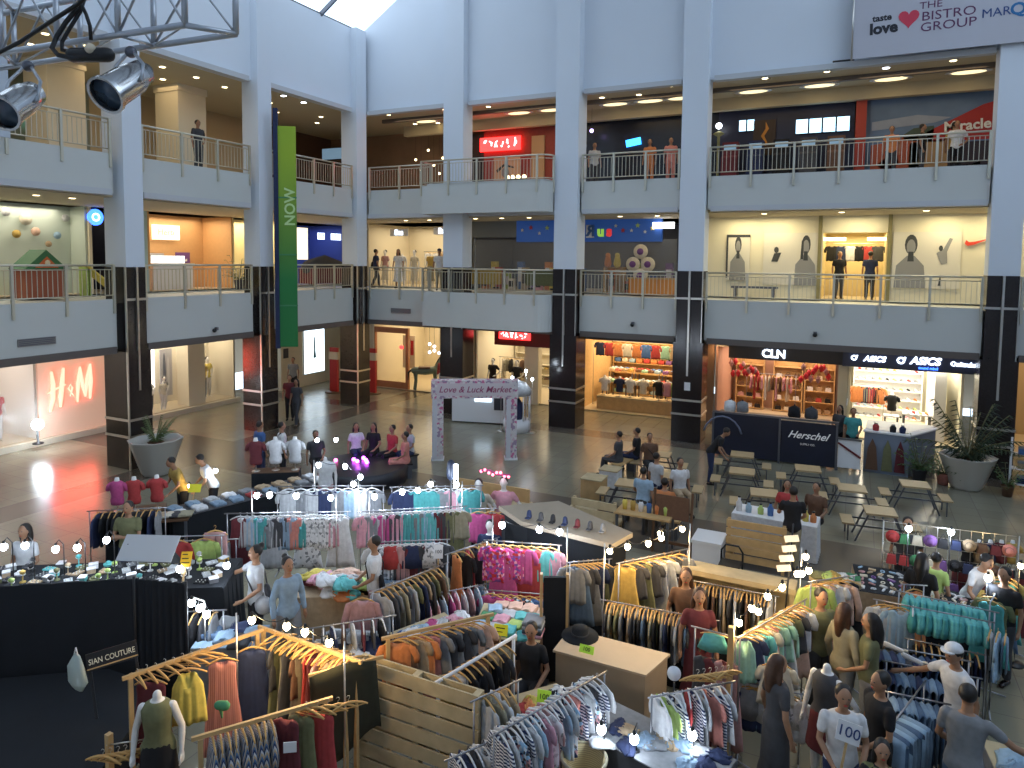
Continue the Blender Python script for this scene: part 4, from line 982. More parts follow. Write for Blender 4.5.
o = MB().lathe([(.28,0),(.28,.06)], n=24).build('round_sign', SIGNB); o.location = (-23.75,15.75,7.55); o.rotation_euler = (0,PI/2,0); tag(o, 'round blue glowing sign with white ring behind the first left column', 'sign'); q = MB().tube([(.12*math.cos(a),.12*math.sin(a),.07) for a in [2*PI*i/14 for i in range(14)]], .025, 6, closed=True).build('ring', SIGNW, o)
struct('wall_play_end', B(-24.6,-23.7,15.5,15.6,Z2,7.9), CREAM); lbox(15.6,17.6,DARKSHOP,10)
lbox(17.8,21.8,mat('soft orange wall', (.66,.38,.16), .6, noise=.08),80,(1,.84,.62),x0=-25.5)
sign('shop_sign','Herb',(-25.35,19.8,7.2),1.3,.6,LEFT,mat('pale sign', (.85,.8,.6), .5, emit=.9, ecol=(1,.9,.7)),mat('grey letters', (.3,.3,.28), .6),'pale rectangular shop sign on the orange wall of middle gallery',size=.36)
for k,(y,w_,h_,c,lb) in enumerate(((18.25,.55,.9,'red','red slanted poster'),(19.3,.8,.7,'light grey','pale menu panel'),(20.6,.7,.8,'purple','dull violet picture'))): picture('poster', '%s on the orange shop wall' % lb, 'poster', (-25.38,y,6.0), w_,h_, LEFT, cloth(c), [('print', WHITEM, [(-.6,-.2),(.6,.1),(.6,.35),(-.6,.05)])])
t = thing('counter', 'white lit counter in front of the orange wall', 'counter', (-24.5,19.2,Z2)); MB().box(-.3,.3,-.9,.9,0,1.0).build('cabinet', WHITE, t); MB().box(-.35,.35,-.95,.95,1.0,1.06).build('countertop', CREAM, t); MB().box(-.2,.2,-.6,.6,1.06,1.35).build('display_glass', mat('white case glow', (1,1,1), .4, emit=1.5), t)
struct('wall_glass_end', B(-24,-23.8,16.9,17.8,Z2,7.9), mat('greenish glass wall', (.42,.55,.55), .2))
lbox(21.8,24.4,mat('yellow cream wall', (.85,.72,.42), .6),60,(1,.86,.55),x0=-25)
def potplant(loc, label, s=1.0, pot=DGREY, n=26, seed=1, leaf=None, spread=1.0, hgt=1.0):
    t = thing('potted_plant', label, 'plant', loc); r = random.Random(seed); MB().lathe([(.16*s,0),(.22*s,.38*s),(.24*s,.40*s),(.20*s,.38*s)], n=14).build('pot', pot, t)
    m = MB(); lf = MB()
    for k in range(n):
        a = r.uniform(0,2*PI); e = r.uniform(.3,1.25); L = r.uniform(.5,1.0)*s*hgt; P = [(0,0,.38*s)]
        for q in range(1,5): u = q/4; P.append((math.cos(a)*math.cos(e)*L*u*spread, math.sin(a)*math.cos(e)*L*u*spread, .38*s+math.sin(e)*L*u*1.2-.35*L*u*u*(1.3-e)))
        m.tube(P, .008*s, 4)
        for q in range(1,5):
            for sd in (-1,1):
                p = Vector(P[q]); d = Vector((math.cos(a+sd*1.1),math.sin(a+sd*1.1),-.2))*.16*s; w_ = Vector((math.cos(a),math.sin(a),.1))*.035*s
                lf.add([p,p+d*.5+w_,p+d,p+d*.5-w_], [(0,1,2,3)])
    m.build('stem', cloth('olive green'), t); lf.build('foliage', leaf or mat('leaf green', (.05,.13,.04), .5), t); return t
potplant((-22.8,21.2,Z2), 'small dark potted plant on the middle gallery by the second left column', 1.0, seed=4)
lbox(25,29,mat('blue lit wall', (.08,.12,.4), .6),30,(.5,.6,1),x0=-26)
for k,(y,w_,lb) in enumerate(((27.2,.5,'smaller'),(28.3,.75,'larger'))):
    t = sign('lit_sign','',(-23.7,y,7.3),w_,.32,LEFT,SIGNW,SIGNW,'%s pale blue glowing sign panel beyond the green banner' % lb); glyphs(t,-w_*.4,w_*.4,.2,4,SIGNB,.02)
picture('glowing_display', 'glowing cream window panel beyond the green banner', 'panel', (-23.7,25.9,6.9), .7,1.5, LEFT, mat('cream glow', (1,.9,.7), .5, emit=1.6, ecol=(1,.86,.6)), [])
picture('glowing_display', 'low glowing white panel behind the railing near the corner column', 'panel', (-23.6,27.0,5.5), .5,1.0, LEFT, mat('cream glow2', (1,.95,.9), .5, emit=2.0, ecol=(1,.92,.85)), [])
t = thing('parked_cart', 'dark covered cart on middle gallery beyond the green banner', 'cart', (-21.6,25.0,Z2)); MB().limb([(0,-1.0,.9),(0,0,1.05),(0,1.0,.85)], [.35,.42,.35], 10).build('cover', cloth('charcoal'), t); MB().box(-.4,.4,-1.2,1.2,.2,.9).build('body', cloth('maroon'), t)
for y in (-.8,.8): MB().lathe([(.18,-.03),(.18,.03)], c=(0,y,.18), n=12).build('wheel', BLACK, t)
# ---------- middle gallery, rear wall
shop(-21.2,-15.6,27.6,31,Z2,7.9, CREAM, 120, (1,.84,.58))
for k,(x,z,w_,s_) in enumerate(((-19.3,7.45,.9,'Aldo'),(-16.9,7.5,1.0,'Zena'))):
    t = thing('shop_sign', 'soft white glowing lettering over the corner boutique, %s one' % ('left','right')[k], 'sign', (x,27.5,z)); t.rotation_euler = BACK; MB().box(-.5,.5,-.16,.16,-.04,0).build('panel', WHITEM, t); text('lettering', s_ if 0 else 'llos', .34,(0,0,0),(0,0,0),SIGNW,t,.02,bold=.01)
for k,(x,s_,tr,lb) in enumerate(((-20.6,'dusty pink','cream','dusty pink'),(-19.6,'white','white','white'),(-18.9,'cream','cream','cream'),(-18.0,'mustard','khaki','mustard'),(-17.2,'white','cream','white long'),(-16.3,'tan','brown','tan'))):
    person('boutique mannequin in %s dress behind middle gallery railing' % lb, (x,28.2,Z2), 0, s_, tr, dummy=True, legs='dress', slim=True, headless=k%2==1)
hang(['dress','shirt','skirt'], ['cream','white','tan','khaki','black'], (-19.0,29.4),(-16.2,29.4), Z2+1.7, 14, 'the boutique rail','clothes on the corner boutique rail', seed=1)
rack((-19.1,29.4),(-16.1,29.4),Z2+1.7,'clothes rail inside the corner boutique on the middle gallery')
for o in [q for q in COL.objects if q.name.startswith('clothes_rack')][-1:]:
    o.location.z = Z2
    for c in o.children:
        if c.name.startswith(('rail','post','foot')): c.location.z = 0
        if c.name.startswith('rail'): c.location.z = -Z2
        if c.name.startswith('post'): c.scale.z = 1.7/(Z2+1.7)
person('person in dark top walking on the middle gallery before the boutique', (-19.8,26.4,Z2), 2.6, 'navy','charcoal', 'walk', bag='black')
person('person in white dress on the middle gallery before the boutique', (-18.5,26.3,Z2), .2, 'white','white', legs='dress', slim=True, hair='long')
person('person with navy cap and white shirt by middle gallery railing', (-15.9,25.6,Z2), .5, 'white','khaki', cap='navy')
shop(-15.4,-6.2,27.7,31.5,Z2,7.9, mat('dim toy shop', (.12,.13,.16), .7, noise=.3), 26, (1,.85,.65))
TB = mat('toy shop blue band', (.02,.08,.30), .5, emit=.12, ecol=(.05,.2,.8))
struct('wall_toy_fascia', B(-13.2,-6.9,27.5,27.7,7.0,7.95), TB); struct('wall_toy_fascia_dark', B(-15.4,-13.2,27.5,27.7,7.2,7.95), mat('smoky fascia', (.16,.18,.2), .5))
struct('window_4', MB().add([(-15.4,27.6,Z2),(-6.3,27.6,Z2),(-6.3,27.6,7.1),(-15.4,27.6,7.1)], [(0,1,2,3)]), GLASS)
t = thing('shop_sign', 'coloured lettering on the blue toy shop band', 'sign', (-9.38,27.45,7.42)); t.rotation_euler = BACK
MB().box(-.62,-.28,-.26,.26,0,.03).build('letter_ground', WHITE, t); text('letter_r','R',.62,(-.42,0,.05),(0,PI,0),cloth('blue'),t,.02,bold=.02); text('letter_u','u',.56,(.0,-.02,.02),(0,0,0),mat('lime glow', (.4,.75,.1), .4, emit=.5),t,.02,bold=.03); text('letter_s','s',.56,(.36,-.02,.02),(0,0,0),mat('red letter', (.8,.05,.05), .4, emit=.5),t,.02,bold=.03)
STAR = [((1 if i%2==0 else .45)*math.cos(PI/2+PI*i/5),(1 if i%2==0 else .45)*math.sin(PI/2+PI*i/5)) for i in range(10)]
for k,x in enumerate((-12.9,-12.5,-12.1,-11.75,-11.35,-10.9,-8.75,-8.45,-8.1,-7.85,-7.55,-7.25)):
    c = ['cream','red','white','lime green','white','yellow'][k%6]; s_ = .11 if k%2 else .08
    o = MB().add([(px*s_,py*s_,0) for px,py in STAR]+[(px*s_,py*s_,.03) for px,py in STAR], [tuple(range(10))[::-1],tuple(range(10,20))]+[(i,(i+1)%10,10+(i+1)%10,10+i) for i in range(10)]).build('star_decoration', cloth(c)); o.location=(x,27.47,7.5+.14*math.sin(k*2.3)); o.rotation_euler=BACK; tag(o,'%s star on blue toy shop band, %s from the left' % (c,ORD[k+1]),'star','stars on the toy shop band')
o = MB().box(-.42,.42,-.05,0,-.12,.12).build('box_light', mat('panel white glow', (1,1,1), .4, emit=6, ecol=(.9,.95,1))); o.location = (-6.8,27.4,7.62); tag(o,'bright white rectangular light at the right end of toy shop','light')
for k,(x,y,z,lb) in enumerate(((-7.95,27.3,6.1,'left petal'),(-7.35,27.3,6.1,'right petal'),(-7.65,27.3,6.6,'top petal'),(-7.65,27.3,5.65,'bottom petal'))):
    o = MB().lathe([(.27,0),(.29,.05),(.27,.1)], n=20).build('round_toy_display', cloth('cream')); o.location=(x,y,z); o.rotation_euler=BACK; tag(o,'round cream and violet toy disc, %s of the flower shaped stand' % lb,'toy display'); MB().lathe([(.13,.1),(.13,.13)], n=16).build('centre', cloth('purple'), o)
t = thing('toy_stand','dark stand under the flower shaped toy discs','stand',(-7.65,27.55,Z2)); MB().box(-.45,.45,-.12,.12,0,.5).build('plinth', cloth('navy'), t); MB().box(-.06,.06,.0,.06,.5,1.9).build('upright', cloth('cream'), t)
for k in range(26):
    x = -15+.33*k; 
    if -10.3 < x < -9.2 or x > -6.5: continue
    c = ['orange','yellow','red','lime green','cream','blue','tan','purple','pink'][k%9]; h_ = .5+.25*((k*7)%4)
    t = thing('toy_box', '%s toy box on the floor of the toy shop window, %s from the left' % (c, ORD[k+1]), 'toy box', (x,28.1+.25*(k%2),Z2), 0, 'toy boxes in the shop window'); MB().box(-.14,.14,-.12,.12,0,h_).build('carton', cloth(c), t); MB().box(-.11,.11,-.125,-.12,h_*.3,h_*.8).build('window_print', cloth('white' if k%2 else 'black'), t)
for k,(x,c) in enumerate(((-9.2,'orange'),(-8.8,'yellow'))): 
    o = MB().limb([(0,0,.1),(0,0,.3)],[.16,.13],10).build('toy', cloth(c)); o.location=(x,27.9,6.0); tag(o,'bright %s soft toy in the toy shop window' % c,'soft toy'); MB().ball((0,0,.45),.11).build('head', cloth(c), o)
    t2 = table(x,27.95,0,.34,.3,0,'small shelf stand holding the %s toy' % c, top=WOOD) if 0 else None
t = thing('toy_counter','orange wooden counter at the right of the toy shop front','counter',(-7.1,27.2,Z2)); MB().box(-.95,.9,-.15,.15,0,.62).build('cabinet', ORANGEW, t); MB().box(-1.0,.95,-.2,.2,.62,.68).build('top', WOOD, t)
shelving(-9.3,-8.5,27.72,Z2,5.98,2,'small wooden shelf unit under the bright toys', dep=.4)
for k in range(2):
    t = thing('market_stall_cart','small %s merchandise cart behind the curved balcony railing' % ('yellow','green')[k],'cart',(-14.0+2.6*k,26.2,Z2)); MB().box(-.6,.6,-.3,.3,.3,.9).build('body', cloth(('mustard','olive green')[k]), t); MB().box(-.65,.65,-.35,.35,.9,.95).build('top', CREAM, t)
    for x in (-.5,.5): MB().lathe([(.15,-.03),(.15,.03)], c=(x,0,.16), n=12).build('wheel', BLACK, t)
# sports brand wall with athlete posters
NW = mat('warm white sports wall', (.80,.74,.56), .6)
struct('wall_sports_left', B(-5.6,-1.2,27.6,27.9,Z2,7.95), NW); struct('wall_sports_right', B(1.0,8,27.6,27.9,Z2,7.95), NW); struct('wall_sports_head', B(-1.2,1.0,27.6,27.9,7.3,7.95), NW)
shop(-1.2,1.0,27.9,31,Z2,7.4, mat('sports shop inside', (.62,.50,.26), .6), 90, (1,.85,.5))
for x in (-2.6,-3.9,2.6,4.2,0): area((x,26.9,7.85), 1.0,.4, 26, (1,.86,.52), name='wall_wash')
PD = mat('poster dark', (.05,.055,.06), .7); PG = mat('poster mid grey', (.28,.28,.28), .7); PP = mat('poster pale', (.74,.70,.60), .6)
HEADS = lambda cx,s=1: [('hair',PD,ell(cx,.55,.20*s,.36)),('face',PG,ell(cx,.46,.14*s,.28)),('shirt',PG,[(cx-.5*s,-1),(cx-.45*s,-.2),(cx-.12*s,.15),(cx+.12*s,.15),(cx+.42*s,-.2),(cx+.5*s,-1)]),('neck',PD,[(cx-.1*s,-.05),(cx+.1*s,-.05),(cx+.08*s,.3),(cx-.08*s,.3)])]
picture('athlete_poster','black and white poster of an athlete with dark border, leftmost on the sports wall','poster',(-4.0,27.54,6.4),.85,1.7,BACK,PP,HEADS(0,1.4)+[('border',PD,[(-1,.88),(1,.88),(1,1),(-1,1)]),('border',PD,[(-1,-.9),(-.85,-.9),(-.85,1),(-1,1)])])
picture('athlete_poster','wide black and white poster with small runner and large athlete with long hair','poster',(-2.1,27.54,6.35),2.0,1.9,BACK,PP,HEADS(.45,.75)+[('hair',PD,[(.27,.0),(.37,.0),(.37,.7),(.30,.7)]),('runner',PD,ell(-.55,.35,.08,.12)),('runner',PD,[(-.72,-.1),(-.5,-.1),(-.38,.25),(-.62,.22)])])
picture('athlete_poster','wide black and white poster with close-cropped athlete and leaping figure','poster',(2.1,27.54,6.35),2.0,1.9,BACK,PP,HEADS(-.45,.95)+[('leaper',PG,[(.3,.25),(.45,-.15),(.62,-.1),(.6,.3),(.75,.75),(.66,.78),(.5,.4)]),('leaper',PD,ell(.42,.42,.06,.1)),('cone',PD,[(.38,-.9),(.48,-.9),(.44,-.5)])])
SWO = mat('red swoosh', (.70,.06,.03), .5)
t = thing('swoosh_logo','red swoosh logo on the warm white sports wall','logo',(3.55,27.55,7.0)); t.rotation_euler = BACK
MB().add([(x,y,z) for z in (0,.05) for x,y in [(-.33,.02),(-.36,-.1),(-.28,-.17),(-.1,-.13),(.42,.10),(-.08,-.03),(-.24,-.05)]], [tuple(range(7))[::-1],tuple(range(7,14))]+[(i,(i+1)%7,7+(i+1)%7,7+i) for i in range(7)]).build('swoosh', SWO, t)
for k,(x,w_) in enumerate(((-.75,.75),(.62,.6))): o = MB().box(-w_/2,w_/2,-.05,.05,-.06,.06).build('strip_light', mat('yellow white strip', (1,.9,.5), .4, emit=5, ecol=(1,.88,.5))); o.location=(x,28.6,7.1); tag(o,'glowing strip light in the sports shop doorway, %s one' % ('left','right')[k],'strip light')
hang(['shirt'], ('black','navy','white','black','red','charcoal'), (-1.0,29.2),(.85,29.2), 6.95, 6, 'the sports shop wall rail','shirts on the sports shop rail', facing=0, seed=4); o = MB().tube([(-1.1,29.22,6.95),(.9,29.22,6.95)],.015,8).build('hanging_rail', STEEL); tag(o,'steel rail across the sports shop above the shirts','rail')
for k,(x,c) in enumerate(((-.55,'black'),(.45,'navy'))): person('person in %s top browsing inside the sports shop on middle gallery' % c, (x,28.4,Z2), PI if k%2 else .4, c, 'charcoal')
for s_ in (-1.2,1.0): struct('trim_90', B(s_-.06,s_+.06,27.5,27.62,Z2,7.9), mat('olive frame', (.25,.22,.1), .5))
t = thing('bench','dark low bench behind the railing under the athlete poster','bench',(-3.3,26.9,Z2)); MB().box(-.8,.8,-.2,.2,.38,.45).build('seat', STEELD, t)
for x in (-.65,.65): MB().box(x-.05,x+.05,-.18,.18,0,.38).build('leg', STEELD, t)
# ---------- top gallery
Z3 = 9.08
struct('wall_top_rear_1', B(-30,-15.3,29.5,29.8,Z3,12.4), mat('brown lounge wall', (.30,.18,.11), .7, noise=.3, nscale=1)); struct('wall_top_rear_dark', B(-17.2,-15.3,28.4,28.6,Z3,11.9), mat('dark doorway', (.025,.018,.018), .7))
for k,(x,z) in enumerate(((-18.2,11.3),(-17.9,10.6),(-17.4,10.9),(-18.6,10.4),(-18.9,10.9),(-17.6,10.2))): 
    t = thing('pendant_lamp','tiny warm pendant lamp in the dark top gallery lounge, %s' % ('highest','upper middle','upper right','lower left','far left','lower right')[k],'lamp',(x,28.3,z),0,'tiny lounge lamps'); MB().ball((0,0,0),.055).build('globe', LAMPW, t); MB().tube([(0,0,.05),(0,0,12.4-z)],.005,5).build('cord', BLACK, t)
RW = mat('red brown karaoke front', (.30,.05,.035), .6, noise=.2)
struct('wall_top_rear_2', B(-15.3,-11.5,28.4,28.6,Z3,12.0), RW); struct('wall_top_rear_2b', B(-12.9,-12.3,28.3,28.42,Z3,11.6), mat('tan pillar', (.5,.32,.18), .6)); struct('wall_top_rear_3', B(-11.5,-5.0,28.4,28.6,Z3,12.0), mat('dark glass front', (.018,.02,.03), .25, noise=.6, nscale=1))
t = thing('lit_sign','red glowing sign with pink characters on the top gallery','sign',(-14.4,28.2,11.35)); t.rotation_euler = BACK; MB().box(-1.0,1.0,-.3,.3,-.08,0).build('light_box', SIGNR, t); glyphs(t,-.9,.9,.4,6,mat('pink glow', (1,.5,.5), .4),.05)
picture('poster','pale poster with dark drawing under the red sign on the top gallery','poster',(-14.1,28.3,10.2),1.3,1.1,BACK,mat('poster peach', (.62,.40,.26), .6),[('drawing',PD,[(-.7,-.2),(-.2,.3),(.6,.1),(.5,.25),(-.2,.5),(-.8,0)]),('drawing',PG,ell(-.1,-.2,.3,.4))])
t = thing('table_lamps','row of small glowing lamps behind the curved balcony railing','lamps',(-13.1,27.2,Z3)); MB().box(-.5,.5,-.2,.2,0,.55).build('sideboard', WOODD, t)
for x in (-.4,-.15,.1,.38): MB().ball((x,0,.65),.085).build('lamp', LAMPW, t)
t = sign('lit_sign','',(-8.35,28.3,11.05),.62,.28,BACK,mat('cyan glow', (.1,.6,1), .4, emit=5, ecol=(.03,.35,1)),SIGNB,'small tilted blue glowing sign on the dark top gallery front'); t.rotation_euler = (PI/2,-.15,0)
t = thing('pendant_lamp','violet tinted lamp on dark top gallery front','lamp',(-9.9,27.6,11.5)); MB().ball((0,0,0),.08).build('globe', mat('violet glow', (.6,.5,1), .3, emit=5, ecol=(.5,.4,1)), t); MB().tube([(0,0,.07),(0,0,.9)],.006,5).build('cord', BLACK, t)
for k,(x,c,lb) in enumerate(((-7.2,'orange','orange'),(-6.4,'coral','coral'),(-9.4,'light grey','grey'))): person('person in %s clothes standing behind the top gallery railing, third rear bay' % lb, (x,26.6,Z3), .3*k, c, c if k<2 else 'charcoal')
struct('wall_top_rear_4', B(-5.0,-.25,28.4,28.6,Z3,12.0), mat('dark blue arcade front', (.022,.024,.055), .4, noise=.5, nscale=.8))
for k in range(4):
    t = thing('lit_screen','pale blue lit screen on the dark arcade front, %s of four' % ('leftmost','second','third','rightmost')[k],'screen',(-2.0+.46*k,28.3,11.22)); t.rotation_euler=BACK; MB().box(-.2,.2,-.25,.25,-.03,0).build('screen', mat('screen blue glow', (.5,.8,1), .4, emit=2.6, ecol=(.45,.75,1)), t); MB().box(-.22,.22,-.27,.27,-.06,-.03).build('bezel', BLACK, t)
for k in range(2):
    t = thing('lit_screen','small white blue screen near the left of arcade front, %s one' % ('left','right')[k],'screen',(-4.1+.3*k,28.3,11.4)); t.rotation_euler=BACK; MB().box(-.12,.12,-.2,.2,-.03,0).build('screen', mat('screen blue glow', (.5,.8,1), .4), t); MB().box(-.14,.14,-.22,.22,-.06,-.03).build('bezel', BLACK, t)
t = thing('arcade_lamp','white globe lamp on an ornate post at left of arcade front','lamp',(-4.9,27.9,Z3)); MB().lathe([(.2,0),(.1,.2),(.05,.4),(.05,1.9),(.22,2.0),(.05,2.1)], n=12).build('post', mat('greenish brass', (.4,.4,.2), .4), t); MB().ball((0,0,2.3),.12).build('globe', mat('soft white glow', (1,1,1), .3), t)
picture('arcade_print','orange abstract print on the dark arcade front','picture',(-3.3,28.3,10.9),.8,1.3,BACK,mat('print dark', (.05,.03,.02), .6),[('swirl',mat('gold print', (.6,.25,.03), .5),[(-.2,-.8),(.3,-.3),(.0,.1),(.4,.5),(.1,.9),(.1,.5),(-.3,.1),(.1,-.3)])])
for k in range(5):
    t = thing('arcade_machine','%s arcade cabinet behind the top gallery railing' % ('maroon','navy','black','charcoal','brown')[k],'arcade machine',(-4.4+.9*k,27.6,Z3)); MB().xprism([(-.35,0),(.3,0),(.3,1.6),(-.1,1.6),(-.15,1.1),(-.35,1.0)], -.28,.28,'X').build('cabinet', cloth(('maroon','navy','black','charcoal','brown')[k]), t); MB().box(-.22,.22,-.13,-.10,1.12,1.5).build('screen', mat('dim screen', (.2,.3,.4), .3, emit=.4, ecol=(.3,.5,.7)), t)
struct('wall_red_pillar', B(-.22,.12,28.1,28.6,Z3,12.2), mat('brick red pillar', (.40,.05,.03), .6)); struct('wall_top_rear_5', B(.12,9,28.4,28.6,Z3,12.0), mat('blue mural ground', (.10,.16,.26), .6))
t = thing('mural','mural with blue sky, red roof and orange houses behind top railing','mural',(2.7,28.35,10.6)); t.rotation_euler=BACK; w_,h_ = 4.9,2.8
MB().box(-w_/2,w_/2,-h_/2,h_/2,-.05,0).build('panel', mat('mural sky', (.13,.20,.32), .6, noise=.35, nscale=1.2), t)
for nm,c,poly in (('cloud',(.30,.34,.42),[(-2.4,.3),(-.5,.45),(0,.6),(-1,.75),(-2.4,.6)]),('houses',(.42,.10,.05),[(-2.4,-.2),(-1.5,-.1),(-1.4,.1),(-.9,.1),(-.9,-1.4),(-2.4,-1.4)]),('hill',(.06,.09,.06),[(-1.4,.1),(-1.1,.3),(-.5,.35),(-.5,-.2),(-1.4,-.1)]),('tan_houses',(.42,.26,.12),[(-1.2,-.2),(.3,-.1),(.3,-1.4),(-1.2,-1.4)]),('roof',(.42,.03,.025),[(-.75,-.2),(-.7,.15),(.9,.95),(2.45,1.35),(2.45,-.2)]),('dark_door',(.03,.02,.03),[(.1,-.25),(2.45,-.25),(2.45,-1.4),(.1,-1.4)]),('red_flags',(.5,.05,.04),[(-2.2,-.9),(-1.6,-.4),(-1.5,-.9),(-1.9,-1.2)]),('white_panel',(.6,.55,.45),[(.4,-1.1),(.9,-.9),(.9,-1.3),(.4,-1.35)])):
    q = MB(); n = len(poly); q.add([(x,y,0) for x,y in poly]+[(x,y,.015) for x,y in poly], [tuple(range(n))[::-1],tuple(range(n,2*n))]+[(i,(i+1)%n,n+(i+1)%n,n+i) for i in range(n)]); q.build(nm, mat('mural '+nm, c, .6, noise=.15, nscale=3), t)
text('lettering','Miracle Art',.46,(.85,.30,.03),(0,0,.04),mat('white mural letters', (.85,.82,.75), .5),t,.01,bold=.012)
person('person in white top standing behind the top railing before the mural', (2.75,27.0,Z3), 0, 'white','black', armL='hip'); 
for k in range(3): person('person in %s top passing behind the top railing near the mural' % ('orange','black','mustard')[k], (.9+.9*k,27.2,Z3), 1.4*k, ('orange','black','mustard')[k], 'charcoal')
# top gallery, left wall
struct('wall_top_left_1', B(-25.2,-25,2,16.5,Z3,12.4), mat('grey green wall', (.22,.24,.20), .7)); struct('wall_top_left_2', B(-25.2,-25,16.5,24,Z3,12.4), mat('beige gallery wall', (.48,.38,.24), .7)); struct('wall_top_left_3', B(-25.2,-25,24,30,Z3,12.4), mat('dark lounge wall', (.10,.05,.03), .7))
t = thing('lit_sign','small turquoise glowing sign on the top gallery behind spotlight','sign',(-24.9,14.9,10.6)); t.rotation_euler=LEFT; glyphs(t,-.6,.6,.3,6,mat('turquoise glow', (.3,.9,.8), .4, emit=3, ecol=(.25,.9,.75)),.05)
person('person in dark grey leaning behind the top gallery railing on the left wall', (-20.2,17.1,Z3), PI/2, 'charcoal','charcoal', armL='hip')
t = thing('lounge_screen','dim blue screen in the lounge beyond the green banner','screen',(-22.6,26.9,11.2)); MB().box(-.7,.7,-.04,.04,-.25,.25).build('screen', mat('dim screen', (.2,.3,.4), .3), t); MB().box(-.75,.75,.04,.08,-.3,.3).build('bezel', BLACK, t)
# fascia details
def vent(p, w_, h_, axis, lab):
    t = thing('air_vent', lab, 'vent', p); t.rotation_euler = LEFT if axis == 'L' else BACK
    MB().box(-w_/2,w_/2,-h_/2,h_/2,0,.02).build('frame', mat('vent grey', (.25,.24,.24), .5), t)
    for k in range(4): MB().box(-w_/2+.03,w_/2-.03,-h_/2+.03+k*h_/4.4,-h_/2+.05+k*h_/4.4,.02,.03).build('slat', STEELD, t)
vent((-19.0,10.95,3.98), .95,.2,'L','grey air vent on left parapet over the backlit shop'); vent((-17.1,24.5,4.05), 1.0,.2,'B','grey air vent on rear parapet left of the curved balcony')
def camdome(p, lab):
    t = thing('security_camera', lab, 'camera', p); MB().ball((0,-.06,0),.07).build('dome', BLACK, t); MB().box(-.05,.05,-.02,.06,.0,.10).build('mount', STEELD, t)
camdome((-7.1,24.46,3.95),'small black dome camera on the parapet of the third rear bay'); camdome((-1.1,24.46,3.92),'small black dome camera on the parapet of the wide bay'); camdome((-18.95,16.6,3.8),'small dark camera on the left parapet between the columns')
# hanging green banner
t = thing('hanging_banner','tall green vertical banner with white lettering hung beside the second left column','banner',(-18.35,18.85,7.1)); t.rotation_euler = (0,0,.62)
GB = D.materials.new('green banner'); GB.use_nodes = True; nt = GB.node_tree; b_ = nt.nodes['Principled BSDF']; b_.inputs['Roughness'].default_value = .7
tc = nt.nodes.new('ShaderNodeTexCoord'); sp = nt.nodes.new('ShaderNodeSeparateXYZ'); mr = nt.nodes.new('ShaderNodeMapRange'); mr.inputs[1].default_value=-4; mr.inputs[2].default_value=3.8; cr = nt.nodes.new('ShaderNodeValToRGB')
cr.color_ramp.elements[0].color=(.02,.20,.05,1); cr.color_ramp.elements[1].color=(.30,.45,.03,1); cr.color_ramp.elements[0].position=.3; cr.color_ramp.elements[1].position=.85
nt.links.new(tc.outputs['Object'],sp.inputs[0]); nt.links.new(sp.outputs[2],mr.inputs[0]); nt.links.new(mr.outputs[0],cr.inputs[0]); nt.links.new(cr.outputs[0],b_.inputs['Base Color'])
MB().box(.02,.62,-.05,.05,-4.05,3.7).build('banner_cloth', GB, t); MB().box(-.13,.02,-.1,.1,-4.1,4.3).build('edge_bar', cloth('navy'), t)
for z in (-2.6,-.8,1.2): MB().box(.02,.64,-.07,-.05,z,z+.05).build('crossbar', cloth('green'), t)
text('lettering','NOW',.5,(.42,-.06,.9),(PI/2,-PI/2,0),mat('pale green letters', (.55,.75,.35), .6),t,.01,bold=.01)
# white banner top right
t = thing('wall_banner','white banner with heart and restaurant lettering high on the right wall','banner',(3.4,24.2,13.62)); t.rotation_euler = BACK; BN = mat('banner vinyl', (.50,.50,.56), .5)
MB().box(-3.75,6.0,-1.22,1.3,-.03,0).build('vinyl', BN, t); MB().tube([(-3.78,-1.25,0),(-3.78,1.35,0)],.03,6).build('pole', STEEL, t); MB().tube([(-4.3,-1.22,-.05),(-3.7,-1.22,-.05)],.03,6).build('bracket', BLACK, t)
BLK = mat('banner black ink', (.02,.02,.03), .6); BLU = mat('banner navy ink', (.02,.06,.22), .6); PUR = mat('banner plum ink', (.12,.03,.10), .6)
text('lettering_small','taste',.26,(-3.0,-.1,.005),(0,0,.02),BLK,t,.003,bold=.008); text('lettering_love','love',.44,(-2.95,-.41,.005),(0,0,.02),BLK,t,.003,bold=.02)
hp = [(0,-.28)]+[(.27*math.sin(a)**3*-1,.018*(13*math.cos(a)-5*math.cos(2*a)-2*math.cos(3*a)-math.cos(4*a))) for a in [2*PI*i/24 for i in range(24)]]
hp = hp[1:]; q = MB(); q.add([(x,y,0) for x,y in hp]+[(x,y,.01) for x,y in hp], [tuple(range(24))[::-1],tuple(range(24,48))]+[(i,(i+1)%24,24+(i+1)%24,24+i) for i in range(24)]); o = q.build('heart', mat('heart red', (.62,.04,.08), .5), t); o.location = (-2.3,-.2,.003)
for s_,sz,x,y in (('THE',.28,-1.75,.1),('BISTRO',.36,-1.3,-.21),('GROUP',.36,-1.3,-.52)): text('lettering', s_, sz, (x,y,.005), (0,0,.01), PUR, t, .003, sx=1.15)
text('lettering','MAR',.34,(-.15,-.34,.005),(0,0,.02),BLU,t,.003); text('lettering','Q',.46,(.36,-.32,.005),(0,0,0),mat('banner blue ink',(.02,.16,.40),.6),t,.003,bold=.012)
# power for notice on column
sign('notice','',(-5.05,24.17,1.95),.2,.28,BACK,WHITE,BLACK,'small white notice on the black rear column')
